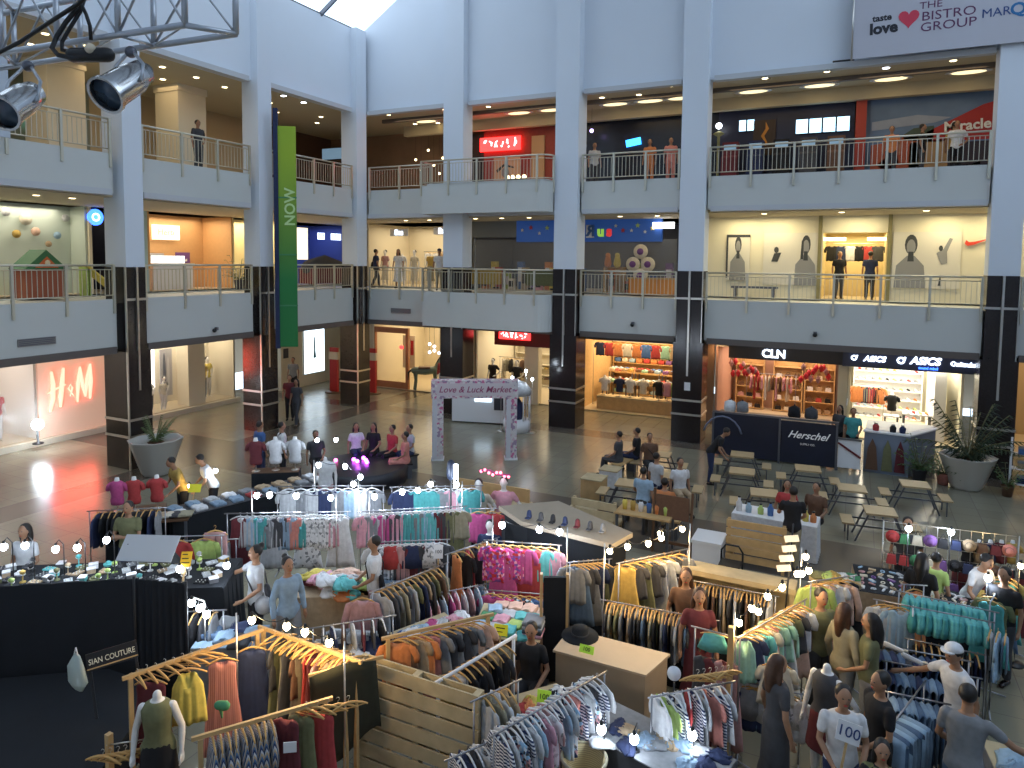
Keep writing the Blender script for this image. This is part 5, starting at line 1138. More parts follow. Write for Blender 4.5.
# ================================================================== FOOD COURT AND FAR MARKET FLOOR
def picnic(x, y, rz, label):
    global _PT
    try: _PT
    except NameError:
        t = thing('picnic_table', label, 'picnic table', (x,y,0), rz)
        MB().box(-.38,.38,-.36,.36,.70,.75).build('tabletop', mat('light table wood', (.46,.34,.19), .45, noise=.15, nscale=5), t)
        for s in (-1,1): MB().box(s*.80-.15,s*.80+.15,-.36,.36,.41,.45).build('bench_seat', mat('light table wood', (.46,.34,.19), .45), t)
        m = MB()
        for yy in (-.32,.32):
            q = MB(); q.bar((-.82,yy,.40),(.82,yy,.40),.04,.04)
            for s in (-1,1): q.bar((s*.32,yy,.70),(s*.62,yy,0.0),.04,.04); q.bar((s*.8,yy,.40),(s*.8,yy,0),.035,.035)
            q.build('steel_frame', STEELD, t)
        t.scale = (.84,.84,.9); _PT = proto(t); return t
    c = copy_tree(_PT); c.location = (x,y,0); c.rotation_euler = (0,0,rz); tag(c, label, 'picnic table'); return c
for x,y,rz,lb in ((-.96,20.4,.12,'pale picnic table nearest the dark kiosk fence'),(-2.52,19.3,.1,'picnic table between the leaning person and the white drinks table'),(-1.78,17.7,.15,'pale picnic table just behind the white drinks table'),
                  (.12,19.1,.1,'picnic table in the middle of the food court, right of the nearest pale one'),(.7,17.6,.12,'picnic table closest to the red goods stall on the right'),(1.55,20.2,.1,'picnic table in front of the grey counter corner'),(-2.75,21.0,.1,'picnic table at which the dark figure leans'),(-4.1,18.0,.1,'picnic table right of the seated blue shirt'),(-4.9,19.9,.1,'picnic table beside the seated dark pair'),(-4.9,16.9,.1,'picnic table with orange cloth behind the slatted sofa')):
    picnic(x,y,rz,lb)
# dark hoarding of the unfinished kiosk
NB = mat('navy hoarding', (.012,.016,.035), .35, noise=.3, nscale=2)
t = thing('hoarding','long navy kiosk hoarding with white script lettering','hoarding',(-3.94,22.98,0)); t.rotation_euler=(0,0,.015)
MB().box(0,2.0,0,.06,.06,1.42).build('panel', NB, t); MB().box(2.02,3.62,0,.06,.06,1.36).build('panel', NB, t); MB().box(-.02,3.66,-.02,.08,1.40,1.46).build('top_rail', STEELD, t)
for x in (0,2.01,3.62): MB().box(x-.03,x+.03,-.03,.07,0,1.42).build('post', STEELD, t)
MB().tube([(.3+.62*math.cos(a),-.012,.55+.75*math.sin(a)) for a in [PI*i/10 for i in range(1,10)]],.03,6).build('arc_print', mat('grey blue print', (.16,.18,.26), .5), t)
text('lettering','Herschel',.31,(2.8,-.005,.95),(PI/2,0,0),mat('chalk white', (.8,.8,.8), .5, emit=.15),t,.006,bold=.003,shear=.5); text('lettering_small','SUPPLY CO.',.08,(2.82,-.005,.68),(PI/2,0,0),mat('chalk white', (.8,.8,.8), .5),t,.004)
t = thing('kiosk_counter','dark kiosk worktop behind the navy hoarding with pale edge','counter',(-2.2,24.1,0)); MB().box(-1.7,1.6,-.3,.3,0,1.15).build('cabinet', DGREY, t); MB().box(-1.75,1.65,-.35,.35,1.15,1.22).build('worktop', cloth('tan'), t)
for k,(x,c) in enumerate(((-3.6,'white'),(-3.2,'grey'),(-1.6,'black'),(-1.1,'charcoal'))):
    o = MB().lathe([(.14,0),(.2,.1),(.18,.35),(.05,.42)], n=12).build('covered_pot', cloth(c)); o.location=(x,24.1,1.22); tag(o,'%s covered pot on the dark kiosk worktop' % c,'pot'); MB().ball((0,0,.44),.03).build('knob', BLACK, o)
t = thing('gate','low white gate panel with dark sash between hoarding and grey counter','gate',(-.28,23.05,0)); MB().box(0,.62,0,.05,.1,.95).build('panel', WHITEM, t); MB().bar((.0,-.02,.85),(.62,-.02,.45),.02,.06).build('sash', cloth('maroon'), t); MB().box(-.02,.64,-.03,.07,.95,1.0).build('top_rail', STEELD, t)
for x in (0,.62): MB().box(x-.02,x+.02,0,.05,0,.1).build('foot', STEELD, t)
t = thing('service_counter','grey blue service counter with dark fruit print and slanted right side','counter',(.42,23.35,0)); CB = mat('grey blue counter', (.20,.24,.32), .45)
MB().prism([(0,0),(1.18,-.12),(1.95,1.3),(1.95,1.9),(.1,1.9)],0,1.2).build('cabinet', CB, t)
picture('print_panel','','',(0,0,0),.1,.1,BACK,CB,[]) if 0 else None
for k,(x,c,w_) in enumerate(((.22,'brown',.34),(.62,'olive green',.3),(.95,'maroon',.28))): MB().xprism([(x-w_/2,.1),(x+w_/2,.1),(x+w_*.3,.8),(x,1.05),(x-w_*.35,.75)],-.135,-.12).build('print', cloth(c), t)
MB().prism([(-.04,-.05),(1.2,-.17),(2.0,1.28),(2.0,1.5),(1.1,.2),(0,.25)],1.2,1.24).build('countertop', WHITEM, t)
for k,(x,c) in enumerate(((.3,'red'),(.75,'black'),(1.0,'navy'))):
    o = MB().lathe([(.08,0),(.09,.14),(.04,.2)], n=12).build('canister', cloth(c)); o.location=(.42+x,23.48,1.24); tag(o,'%s canister on the grey service counter' % c,'canister'); MB().lathe([(.045,.2),(.045,.24)], n=10).build('lid', STEEL, o)
person('vendor in teal shirt standing behind the white gate', (.1,24.0,0), .1, 'teal','black', armL='lap', near=True); person('vendor in dark clothes beside the teal shirted vendor', (-.28,24.3,0), -.5, 'charcoal','black', slim=True, hair='long')
# people in the food court
def seat(x,y,rz,label,m=WOOD,h_=.44,L=.9):
    t = thing('bench', label, 'bench', (x,y,0), rz); MB().box(-L/2,L/2,-.17,.17,h_-.04,h_).build('seat', m, t)
    for s in (-1,1): MB().box(s*(L/2-.08)-.03,s*(L/2-.08)+.03,-.15,.15,0,h_-.04).build('leg', STEELD, t)
seat(-5.85,19.6,1.4,'low bench under the dark seated pair',L=1.1)
person('person in dark top seated facing left, front one of the pair', (-5.95,19.35,0), -1.6, 'charcoal','charcoal','sit',armL='lap',armR='lap'); person('person in dark top seated facing left, rear one of the pair', (-5.6,20.0,0), -1.5, 'black','navy','sit',armL='lap')
person('person with dark bag seated right of the dark pair', (-5.1,19.55,0), .5, 'brown','black','sit', bag='black')
person('person in bright blue shirt seated with back to the camera', (-4.35,16.2,0), PI-.1, 'light blue','charcoal','sit',armL='lap'); seat(-4.35,16.15,0,'low bench under the person in bright blue shirt')
person('person in pale grey top seated beyond the bright blue shirt', (-4.4,17.6,0), 2.6, 'light grey','navy','sit'); person('person in white top seated at table beyond the bright blue shirt', (-3.75,17.4,0), .6, 'white','tan','sit')
person('person in orange top seated behind the slatted frame', (-3.7,15.6,0), PI, 'orange','khaki','sit',armR='reach'); seat(-3.75,15.55,0,'low bench under the person in orange')
person('person in dark clothes leaning over the far picnic table', (-3.45,19.9,0), 1.7, 'black','navy', lean=.6, armL='reach', armR='reach')
person('person in red top with long dark hair seated at the white drinks table', (-1.2,16.75,0), .1, 'red','black','sit',armL='lap',hair='long',slim=True); person('person in brown top seated at the white drinks table', (-.6,16.85,0), -.3, 'brown','black','sit',armL='lap')
person('person in black t-shirt standing with back to the camera by the drinks table', (-.95,14.9,0), PI+.2, 'black','khaki', armL='reach', armR='lap', near=True)
table(-1.35,15.9,.78,1.7,.7,-.05,'white drinks table with pale cloth',top=WHITE,skirt=cloth('white'))
for k,(x,c,h_) in enumerate(((-2.1,'white',.3),(-1.9,'light blue',.22),(-1.65,'lime green',.2),(-1.45,'blue',.26),(-.75,'yellow',.24),(-.6,'orange',.2))):
    o = MB().lathe([(.06,0),(.065,h_*.6),(.03,h_*.8),(.03,h_)], n=10).build('bottle', cloth(c)); o.location=(x,15.8,.78); tag(o,'%s bottle on the white drinks table' % c,'bottle'); MB().lathe([(.032,h_),(.032,h_+.03)], n=8).build('cap', BLACK, o)
# slatted settle and pallet sofa
def slatback(x,y,rz,w_,h_,n,label,m=WOOD,name='slatted_bench',z0=.12,seatd=.5):
    t = thing(name,label,'bench',(x,y,0),rz)
    for k in range(n): z = z0+(h_-z0)*k/n; MB().box(-w_/2,w_/2,-.02,.02,z+.02,z+(h_-z0)/n-.02).build('slat', m, t)
    for s in (-1,1): MB().box(s*(w_/2-.05)-.03,s*(w_/2-.05)+.03,.02,.08,0,h_).build('post', m, t)
    if seatd:
        MB().box(-w_/2,w_/2,.05,.05+seatd,.38,.44).build('seat', m, t)
        for s in (-1,1): MB().box(s*(w_/2-.06)-.03,s*(w_/2-.06)+.03,seatd-.05,seatd+.03,0,.38).build('leg', m, t)
    return t
slatback(-1.6,14.6,0,1.15,1.0,5,'orange wood slatted bench seen from behind next to the white box')
slatback(-5.0,14.5,-.03,1.05,.95,4,'pale slatted bench seen from behind beyond the big booth roof',m=WOODL)
t = thing('storage_box','white lidded box beside the orange wood slatted bench','box',(-2.5,14.5,0)); MB().box(-.28,.28,-.3,.35,0,.52).build('body', WHITEM, t); MB().box(-.3,.3,-.32,.37,.52,.58).build('lid', WHITE, t)
t = thing('hoop_chair','black metal hoop chair by the white lidded box','chair',(-1.95,13.9,0)); MB().tube([(-.2,0,0),(-.2,0,.6),(-.12,0,.72),(.12,0,.72),(.2,0,.6),(.2,0,0)],.02,6).build('back_frame', BLACK, t); MB().box(-.2,.2,-.35,0,.40,.44).build('seat', BLACK, t)
for s in (-1,1): MB().tube([(s*.18,-.33,0),(s*.18,-.33,.4)],.018,6).build('leg', BLACK, t)
for k,(x,y,c,s_) in enumerate(((-6.0,17.4,'tan',.55),(-5.9,18.5,'white',.5),(-5.4,15.2,'brown',.6))):
    t = thing('crate','%s crate standing at the left side of the seating group' % c,'crate',(x,y,0)); MB().box(-s_/2,s_/2,-s_/2,s_/2,0,s_*.9).build('body', WOOD if c=='tan' else cloth(c), t); MB().box(-s_/2-.02,s_/2+.02,-s_/2-.02,s_/2+.02,s_*.9,s_*.9+.03).build('lid', WOODL, t)
t = thing('notice_easel','wooden A-frame board with green sheet behind the pallet seating','board',(-3.3,14.6,0)); MB().bar((-.4,0,0),(-.4,.15,1.35),.05,.05).build('leg', WOODD, t); MB().bar((.4,0,0),(.4,.15,1.35),.05,.05).build('leg', WOODD, t); MB().box(-.35,.35,.06,.09,.75,1.25).build('sheet', cloth('brown'), t); MB().box(-.42,.42,.05,.1,.2,.26).build('crossbar', WOODD, t)
table(-3.9,14.7,.8,1.2,.6,0,'wooden service table behind the string of warm bulbs',top=WOOD)
for k in range(6): c = ('yellow','mustard','white','blue','orange','lime green')[k]; o = MB().lathe([(.05,0),(.06,.16),(.03,.22)], n=10).build('jar', cloth(c)); o.location=(-4.35+.18*k,14.7,.8); tag(o,'%s jar on wooden service table behind warm bulbs' % c,'jar'); MB().lathe([(.035,.22),(.035,.25)], n=8).build('lid', BLACK, o)
# planters
t = thing('planter','big white tapered planter with sparse plant by the first left column','planter',(-17.8,13.4,0)); PW_ = mat('off white planter', (.60,.58,.54), .5)
MB().lathe([(.36,0),(.40,.05),(.72,1.0),(.74,1.02),(.68,1.02),(.66,.92)], n=8).build('pot', PW_, t); MB().lathe([(.66,.9),(.02,.93)], n=8).build('soil', cloth('brown'), t)
def fronds(t, z, n, L, seed, m, spread=1.0):
    r = random.Random(seed); st = MB(); lf = MB()
    for k in range(n):
        a = r.uniform(0,2*PI); e = r.uniform(.5,1.35); l = L*r.uniform(.6,1); P = []
        for q in range(7): u = q/6; P.append(Vector((math.cos(a)*math.cos(e)*l*u*spread, math.sin(a)*math.cos(e)*l*u*spread, z+math.sin(e)*l*u-.45*l*u*u*(1.4-e))))
        st.tube(P,.012,4)
        for q in range(1,7):
            for sd in (-1,1):
                for w in (0,.5):
                    p = P[q].lerp(P[q-1],w); d = Vector((math.cos(a+sd*.9),math.sin(a+sd*.9),-.35))*l*.22*(1.1-q/9); s_ = Vector((math.cos(a),math.sin(a),.1))*.02
                    lf.add([p-s_,p+d*.5-s_*1.2,p+d,p+d*.5+s_*1.2,p+s_], [(0,1,2,3,4)])
    st.build('stem', cloth('olive green'), t); lf.build('foliage', m, t)
fronds(t,.95,11,.95,3,mat('dull leaf', (.10,.15,.05), .5),1.1)
t = thing('planter','pale tapered planter with tall dark palm before the rear right column','planter',(3.0,22.9,0)); MB().lathe([(.36,0),(.40,.05),(.70,.9),(.72,.92),(.66,.92),(.64,.84)], n=8).build('pot', PW_, t); MB().lathe([(.64,.82),(.02,.85)], n=8).build('soil', cloth('brown'), t)
fronds(t,.85,24,2.3,8,mat('dark palm leaf', (.015,.035,.015), .5),.8)
potplant((1.85,22.9,0),'small bushy plant in dark pot on the floor left of the palm planter',.95,seed=7,n=34); potplant((2.45,23.0,0),'small plant in a reddish pot right beside the palm planter',.8,pot=cloth('coral'),seed=9,n=24); potplant((3.9,22.6,0),'low plant at the foot of the palm planter on its right',.7,pot=cloth('brown'),seed=12,n=20)
t = thing('shelf_stand','white ladder-shaped shelf at the right edge of the frame','shelf',(4.35,22.9,0),-.2)
for s in (-1,1):
    MB().bar((s*.36,.2,1.5),(s*.36,-.25,0),.05,.05).build('side_rail', WHITE, t); MB().bar((s*.36,.2,1.5),(s*.36,.3,0),.05,.05).build('rear_leg', WHITE, t)
for k in range(3): MB().box(-.36,.36,-.16+.1*k,.2,.28+.4*k,.31+.4*k).build('shelf', WHITE, t)
for k,c in enumerate(('navy','tan','blue')): o = MB().box(-.2,.2,-.08,.08,0,.2).build('box', cloth(c)); o.location=(4.35,22.93+.0,.31+.4*k); o.rotation_euler=(0,0,-.2); tag(o,'%s box on the white ladder shelf, %s shelf' % (c,('lowest','middle','top')[k]),'box'); MB().box(-.205,.205,-.085,.085,.15,.205).build('lid', cloth('grey'), o)
# flower arch
FL = blotch('flower print', [(.62,.58,.58),(.66,.62,.62),(.55,.16,.30),(.70,.66,.66),(.35,.25,.35),(.62,.45,.50),(.6,.56,.58)], 13)
t = thing('flower_arch','flower-covered entrance arch with pink lettering on its lintel','arch',(-10.5,19.0,0)); t.rotation_euler=(0,0,.52); AR = mat('arch white', (.60,.60,.64), .6)
for x in (-1.14,1.14):
    MB().box(x-.17,x+.17,-.17,.17,0,1.98).build('post', FL, t); MB().box(x-.20,x+.20,-.20,.20,0,.05).build('base', WHITEM, t); MB().box(x-.16,x-.02,-.19,-.17,.06,1.9).build('white_strip', AR, t)
MB().box(-1.34,1.34,-.19,.19,1.95,2.5).build('lintel', FL, t); MB().box(-1.15,1.15,-.205,-.19,2.03,2.42).build('name_board', mat('arch board', (.62,.56,.58), .6), t)
text('lettering','Love & Luck Market',.27,(0,-.207,2.22),(PI/2,0,0),mat('plum letters', (.30,.06,.14), .6),t,.004,shear=.3,bold=.003)
# white kiosk
t = thing('kiosk','low white kiosk counter with lit screen behind the flower arch','kiosk',(-13.7,23.0,0)); t.rotation_euler=(0,0,.26)
MB().box(0,2.3,0,.8,.05,1.15).build('counter_body', WHITEM, t); MB().box(-.04,2.34,-.04,.85,1.15,1.2).build('countertop', WHITE, t); MB().box(.9,1.55,-.03,0,.85,1.13).build('screen', mat('kiosk screen', (.6,.8,1), .4, emit=3, ecol=(.65,.85,1)), t); MB().box(1.65,2.2,-.03,0,.55,1.1).build('niche', DGREY, t)
t = thing('round_stall','white caged round stall with arched opening right of the arch','stall',(-10.9,22.9,0)); MB().lathe([(.5,0),(.5,.45)], n=16).build('drum', WHITEM, t); MB().lathe([(.52,1.35),(.52,1.55),(.35,1.75),(.05,1.9)], n=16).build('roof', cloth('light grey'), t)
for k in range(10): a = 2*PI*k/10; MB().tube([(.48*math.cos(a),.48*math.sin(a),.45),(.48*math.cos(a),.48*math.sin(a),1.36)],.025,6).build('bar', WHITE, t)
MB().lathe([(.2,.45),(.25,.9),(.1,1.2)], n=12).build('display', cloth('navy'), t)
for k,(x,y,z) in enumerate(((-11.4,22.6,1.75),(-10.95,22.6,2.0),(-10.5,22.8,2.25),(-10.3,22.9,1.95))): 
    bulb((x,y,z), True, 'cool white lamp over the white round stall, %s from the left' % ORD[k+1], 'lamps over the round stall', 5 if k==2 else 0, r=.05)
    pole(x,y,z-.05,'slim lamp pole of the white round stall, %s from left' % ORD[k+1], r=.008)
# dark round stage with purple lights
t = thing('stage','low black round stage with purple lights','stage',(-12.3,15.7,0)); MB().lathe([(1.25,0),(1.3,.05),(1.3,.42),(1.2,.45),(0.01,.45)], n=30).build('platform', mat('stage black', (.012,.012,.02), .4), t)
for k,(x,y) in enumerate(((-.75,-.2),(-.35,.1),(-.2,.35),(.0,.2),(-.15,.0),(.15,.05))):
    MB().ball((x,y,.5),.055).build('stage_light', mat('purple glow', (.7,.1,1), .3, emit=14, ecol=(.62,.08,1)) if k else mat('pink glow lamp', (1,.2,.5), .3, emit=6, ecol=(1,.15,.45)), t)
point((-12.5,15.8,.7),6,(.7,.15,1),.05,'stage_light')
for x,y,rz,c,tr,lb,hr in ((-13.2,16.6,.9,'white','navy','white top with long dark hair seated at the rear of the round stage','long'),(-12.75,16.85,.2,'black','black','black top seated at the rear of the round stage','long'),(-12.1,16.9,-.3,'red','black','red top seated at the rear of the round stage','short'),(-11.7,17.2,-.4,'light grey','navy','grey top at rear of the round stage','short'),(-11.3,16.4,-.9,'coral','coral','coral clothes seated at the right of the round stage','short')):
    person('person in '+lb, (x,y,0), rz, c, tr, 'sit', armL='lap', hair=hr, slim=hr=='long'); seat(x,y+.05,rz,'small stool under the person in %s by the round stage' % lb.split(' top')[0].split(' clothes')[0], L=.4, m=BLACK)
person('person in dark top seated at the left of the round stage', (-13.6,15.3,0), .9, 'charcoal','black','sit',armL='lap'); seat(-13.6,15.35,.9,'small stool under the dark person left of the round stage',L=.4,m=BLACK)
person('person in white shirt with dark shoulder bag at the far stall edge', (-13.9,14.3,0), 2.5, 'white','black', bag='black', armL='lap'); person('person in blue shirt standing beside the second left column', (-14.5,14.1,0), 2.9, 'blue','navy'); 
person('person in dark clothes walking right of the second left column', (-18.4,19.7,0), .2, 'charcoal','charcoal','walk',hair='long',slim=True); person('person in grey top standing near the corner lightbox wall', (-22.6,24.0,0), .4, 'grey','black'); person('person in dark red top half hidden behind the second left column', (-19.3,20.3,0), .6, 'maroon','black')
person('person in olive shirt leaning over the long black-skirted table', (-13.6,10.9,0), -.3, 'mustard','black', lean=.35, armL='reach', armR='reach'); person('person in white shirt leaning over the long black-skirted table', (-13.2,11.4,0), -.6, 'white','black', lean=.4, armL='reach', armR='reach')
# ================================================================== MARKET STALLS, LEFT HALF
def W_(c): return ('white with print', blotch('printed tee small', ['white','white','white','white','light grey','white','white','grey'], 22)) if c else None
STR = ('striped', stripes('navy white stripes', ['navy','white'], 26)); PRT = ('patterned', blotch('blue pattern', ['navy','light blue','white','dusty pink','charcoal'], 26)); FLO = ('floral magenta', blotch('magenta floral', ['magenta','magenta','pink','purple','red'], 22))
BST = ('blue striped', stripes('blue skirt stripes', ['denim blue','tan','light grey','navy'], 34, 'X')); TEE = ('white printed', blotch('printed tee small', ['white','white','white','white','light grey','white','white','grey'], 22))
# long black-skirted table and the rack of dark clothes
a0, a1 = (-12.6,9.7), (-11.5,13.1); an = math.atan2(a1[1]-a0[1], a1[0]-a0[0])
table((a0[0]+a1[0])/2,(a0[1]+a1[1])/2,.9,math.dist(a0,a1),.75,an,'long black-skirted table of folded grey goods in the far left row',top=cloth('charcoal'),skirt=BLACKCLOTH)
r = random.Random(11)
for k in range(18):
    u = (k//2+.5)/9; s = (-.17 if k%2 else .17); x = a0[0]+(a1[0]-a0[0])*u - math.sin(an)*s; y = a0[1]+(a1[1]-a0[1])*u + math.cos(an)*s; c = r.choice(['grey','light grey','charcoal','pale denim','tan','red','white'])
    folded(c,(x,y,.9),an+r.uniform(-.2,.2),'%s folded garment on the long black-skirted table, %s row, %s place' % (c,'near' if k%2 else 'far',ORD[k//2+1]),'folded goods on the long black table',seed=k,s=(.95,.95,1.5))
for k,(x,y,c) in enumerate(((-13.5,9.25,'magenta'),(-13.25,9.45,'red'),(-12.95,9.75,'red'))):
    torso('display form in %s top, %s of three behind the dark clothes rack' % (c,('left','middle','right')[k]), (x,y,1.12), .5, c, s=.85)
table(-13.25,9.5,.95,1.1,.5,.9,'small table under the three display forms',top=WOODD,skirt=BLACKCLOTH)
rack((-13.1,8.4),(-12.0,9.2),1.3,'rail of dark clothes behind the vendor with crossed arms'); hang(['shirt','jacket'], ['charcoal','black','navy','grey'], (-13.05,8.45),(-12.05,9.15),1.3,10,'rail behind crossed arms vendor','dark clothes behind the vendor',seed=3)
for k in range(8): c = ['tan','cream','charcoal','khaki'][k%4]; folded(c,(-13.0+.13*k,9.05+.1*k,.96),.7,'%s folded top on shelf behind the dark clothes rail, %s from left' % (c,ORD[k+1]),'folded tops behind dark rail',seed=k)
table(-12.55,9.4,.94,1.3,.45,.68,'narrow shelf table behind the rail of dark clothes',top=WOODD)
person('vendor in dark green shirt standing with crossed arms', (-11.75,8.25,0), .45, 'olive green','navy', armL='cross', armR='cross', near=True)
# jewellery stall behind the black screen
JR = .56
def jt(u, v): return (-10.35+u*math.cos(JR)-v*math.sin(JR), 6.35+u*math.sin(JR)+v*math.cos(JR))
table(*jt(.2,.35),1.25,4.0,1.05,JR,'cluttered jewellery table behind the black cloth screen',top=BLACKCLOTH,skirt=BLACKCLOTH)
r = random.Random(21)
_n2 = 0
for k in range(84):
    u, v = -1.6+3.6*((k%21)/20)+r.uniform(-.06,.06), .0+.24*(k//21)+r.uniform(-.05,.05); x, y = jt(u,v); z = 1.25; c = r.choice(['white','light grey','turquoise','lime green','charcoal','charcoal','mustard','grey','tan','black','olive green','charcoal','black']); kd = (k*5+k//7) % 4
    if kd == 0: o = MB().lathe([(.06,0),(.06,.02),(.012,.03),(.012,.16),(.05,.2),(.06,.24),(.02,.27)], n=12).build('jewellery_bust', cloth(c)); MB().tube([(.055*math.cos(a),.055*math.sin(a),.19+.02*math.sin(a)) for a in [2*PI*i/10 for i in range(10)]],.008,5,closed=True).build('necklace', STEEL, o); ct = 'jewellery bust'
    elif kd == 1: o = MB().box(-.12,.12,-.08,.08,0,.03).build('ring_tray', cloth(c)); [MB().ball((x_,y_,.04),.014,n=6,k=4).build('ring', STEEL, o) for x_ in (-.08,0,.08) for y_ in (-.04,.04)]; ct = 'tray'
    elif kd == 2: o = MB().box(-.09,.09,-.07,.07,0,.09).build('trinket_box', cloth(c)); MB().box(-.095,.095,-.075,.075,.09,.11).build('lid', cloth('white'), o); ct = 'box'
    else: o = MB().lathe([(.09,0),(.10,.05),(.09,.055)], n=14).build('hat_ring', cloth(c)); MB().ball((0,0,.06),.055,.055,.05).build('crown', cloth(c), o); ct = 'hat'
    o.location = (x,y,z); o.rotation_euler = (0,0,r.uniform(0,3)); o.scale = (.72,)*3; tag(o, '%s %s on the jewellery table, %s row, %s from left' % (c, ct, ('front','second','third','back')[k//21], ORD[k%21+1]), ct, 'goods on the jewellery table')
o = sign('cover_board','',jt(1.05,.1)+(1.78,),.85,.42,(.75,0,JR-.15),mat('pale grey board', (.55,.56,.58), .5),BLACK,'large pale grey board lying tilted on the jewellery stall')
MB().box(-.35,.35,-.02,.02,-.5,-.02).build('prop', BLACK, o)
CARD = sign('price_card','',jt(1.62,.02)+(1.62,),.16,.22,(1.1,0,.5),mat('orange yellow card', (.85,.5,.02), .5, emit=.1),BLACK,'orange yellow price card at the right of the grey board',stick=.2)
for k in range(3): MB().box(-.06,.02+.02*k,.06-.06*k,.075-.06*k,0,.003).build('ink_line', BLACK, CARD)
for k in range(7):
    u = -1.5+.37*k; x,y = jt(u,.2+.12*(k%2)); 
    bulb((x,y,1.72+.06*(k%3)),True,'cool white lamp above the jewellery table, %s from the left' % ORD[k+1],'lamps above the jewellery table',9 if k%2==0 else 0,r=.05)
    t = thing('desk_lamp','thin lamp arm rising from the jewellery table, %s from the left' % ORD[k+1],'lamp stand',(x,y,1.25),0,'jewellery lamp arms'); MB().tube([(0,.12,0),(0,.12,.5+.06*(k%3)),(0,.05,.6+.06*(k%3)),(0,0,.55+.06*(k%3))],.008,6).build('arm', BLACK, t); MB().lathe([(.05,0),(.05,.015)], c=(0,.12,0), n=10).build('base', BLACK, t)
for k,(u,v,z) in enumerate(((2.25,-.1,1.55),(1.55,-.05,1.5))):
    x,y = jt(u,v); bulb((x,y,z),True,'small cool lamp at the right end of the jewellery stall, %s one' % ('outer','inner')[k],'end lamps',6 if k==0 else 0,r=.035)
person('person with long dark hair in white top behind the jewellery table', jt(-1.4,1.35)+(0,), .4, 'white','black', hair='long', slim=True, armL='lap'); 
seat(-13.6,6.8,.5,'grey padded bench behind the long-haired jewellery seller',m=cloth('grey'),L=1.5)
# black cloth screen and covered platform
t = thing('cloth_screen','tall black cloth screen hiding the front of the jewellery stall','screen',(0,0,0)); P = [(-11.9,4.0),(-8.75,6.2),(-8.0,6.42)]
for (xa,ya),(xb,yb) in zip(P,P[1:]):
    m = MB(); n = 26; vs = []
    dx,dy = xb-xa,yb-ya; L = math.hypot(dx,dy)
    for k in range(n+1):
        u = k/n; w = .03*math.sin(k*1.9)
        for z in (0,1.78): vs += [(xa+dx*u-dy/L*w*(1 if z==0 else .3), ya+dy*u+dx/L*w*(1 if z==0 else .3), z), (xa+dx*u-dy/L*(w+.04), ya+dy*u+dx/L*(w+.04), z)]
    fs = []
    for k in range(n): a = 4*k; b_ = a+4; fs += [(a,b_,b_+2,a+2),(a+1,a+3,b_+3,b_+1),(a+2,b_+2,b_+3,a+3)]
    m.add(vs,fs,True).build('cloth_panel', BLACKCLOTH, t)
for x,y in P: MB().tube([(x,y,0),(x,y,1.82)],.02,6).build('pole', BLACK, t)
t = thing('covered_platform','low platform draped in black cloth filling the lower left corner','platform',(-9.2,4.3,0)); MB().prism([(-3.2,-.9),(-.3,-2.4),(1.4,-1.2),(2.0,.3),(1.25,1.6),(.3,1.55)],0,.6).build('drape', BLACKCLOTH, t); MB().prism([(-3.2,-.95),(-.3,-2.45),(1.42,-1.22),(2.04,.3),(1.27,1.65),(.3,1.6)],.6,.62).build('top_cloth', BLACKCLOTH, t)
t = thing('clamp_lamp','cool white lamp lying on the black platform at the bottom left corner','lamp',(-7.95,3.25,.62)); MB().limb([(0,0,.06),(.22,.10,.08)],[.05,.06],10).build('lamp_head', BULBW, t); MB().box(-.12,-.02,-.04,.04,0,.06).build('clamp', BLACK, t)
# ---- Sian Couture stall
SGN = sign('stall_sign','SIAN COUTURE',(-7.28,4.87,1.76),.50,.19,(PI/2-.25,-.12,.9),mat('sign black', (.01,.01,.012), .5),mat('cream sign letters', (.75,.70,.55), .5, emit=.12),'black stall sign with cream letters SIAN COUTURE',size=.085,sx=.76)
m = MB(); m.box(-.25,.25,-.075,-.062,0,.004); m.build('underline', WOOD, SGN); MB().box(-.24,-.21,-.6,-.09,-.03,-.012).build('stick', BLACK, SGN); MB().box(.21,.24,-.6,-.09,-.03,-.012).build('stick', BLACK, SGN)
o = MB().tube([(0,0,-.36),(0.02,0,-.30),(-.01,0,-.14),(0.02,0,.0)],[.10,.15,.13,.05],10,True,.4).build('plastic_bag', mat('pale translucent bag', (.42,.48,.44), .4)); o.location=(-7.52,4.62,1.84); tag(o,'pale grey plastic bag hanging at the left end of the stall sign','bag'); MB().tube([(-.03,0,0),(0,0,.08),(.03,0,0)],.008,5).build('handle', WHITE, o)
A0,A1 = (-6.95,4.85),(-6.42,6.15); B0,B1 = (-6.42,6.25),(-4.95,6.2); C0,C1 = (-5.75,4.75),(-4.72,5.95)
rack(A0,A1,1.62,'wooden clothes rail running back from the black stall sign',m=WOOD,style='wood'); rack(B0,B1,1.62,'rear wooden clothes rail of the stall under the warm bulbs',m=WOOD,style='wood'); rack((-5.6,4.62),(-4.9,5.62),1.5,'front wooden clothes rail above the blue striped skirts',m=WOOD,style='wood')
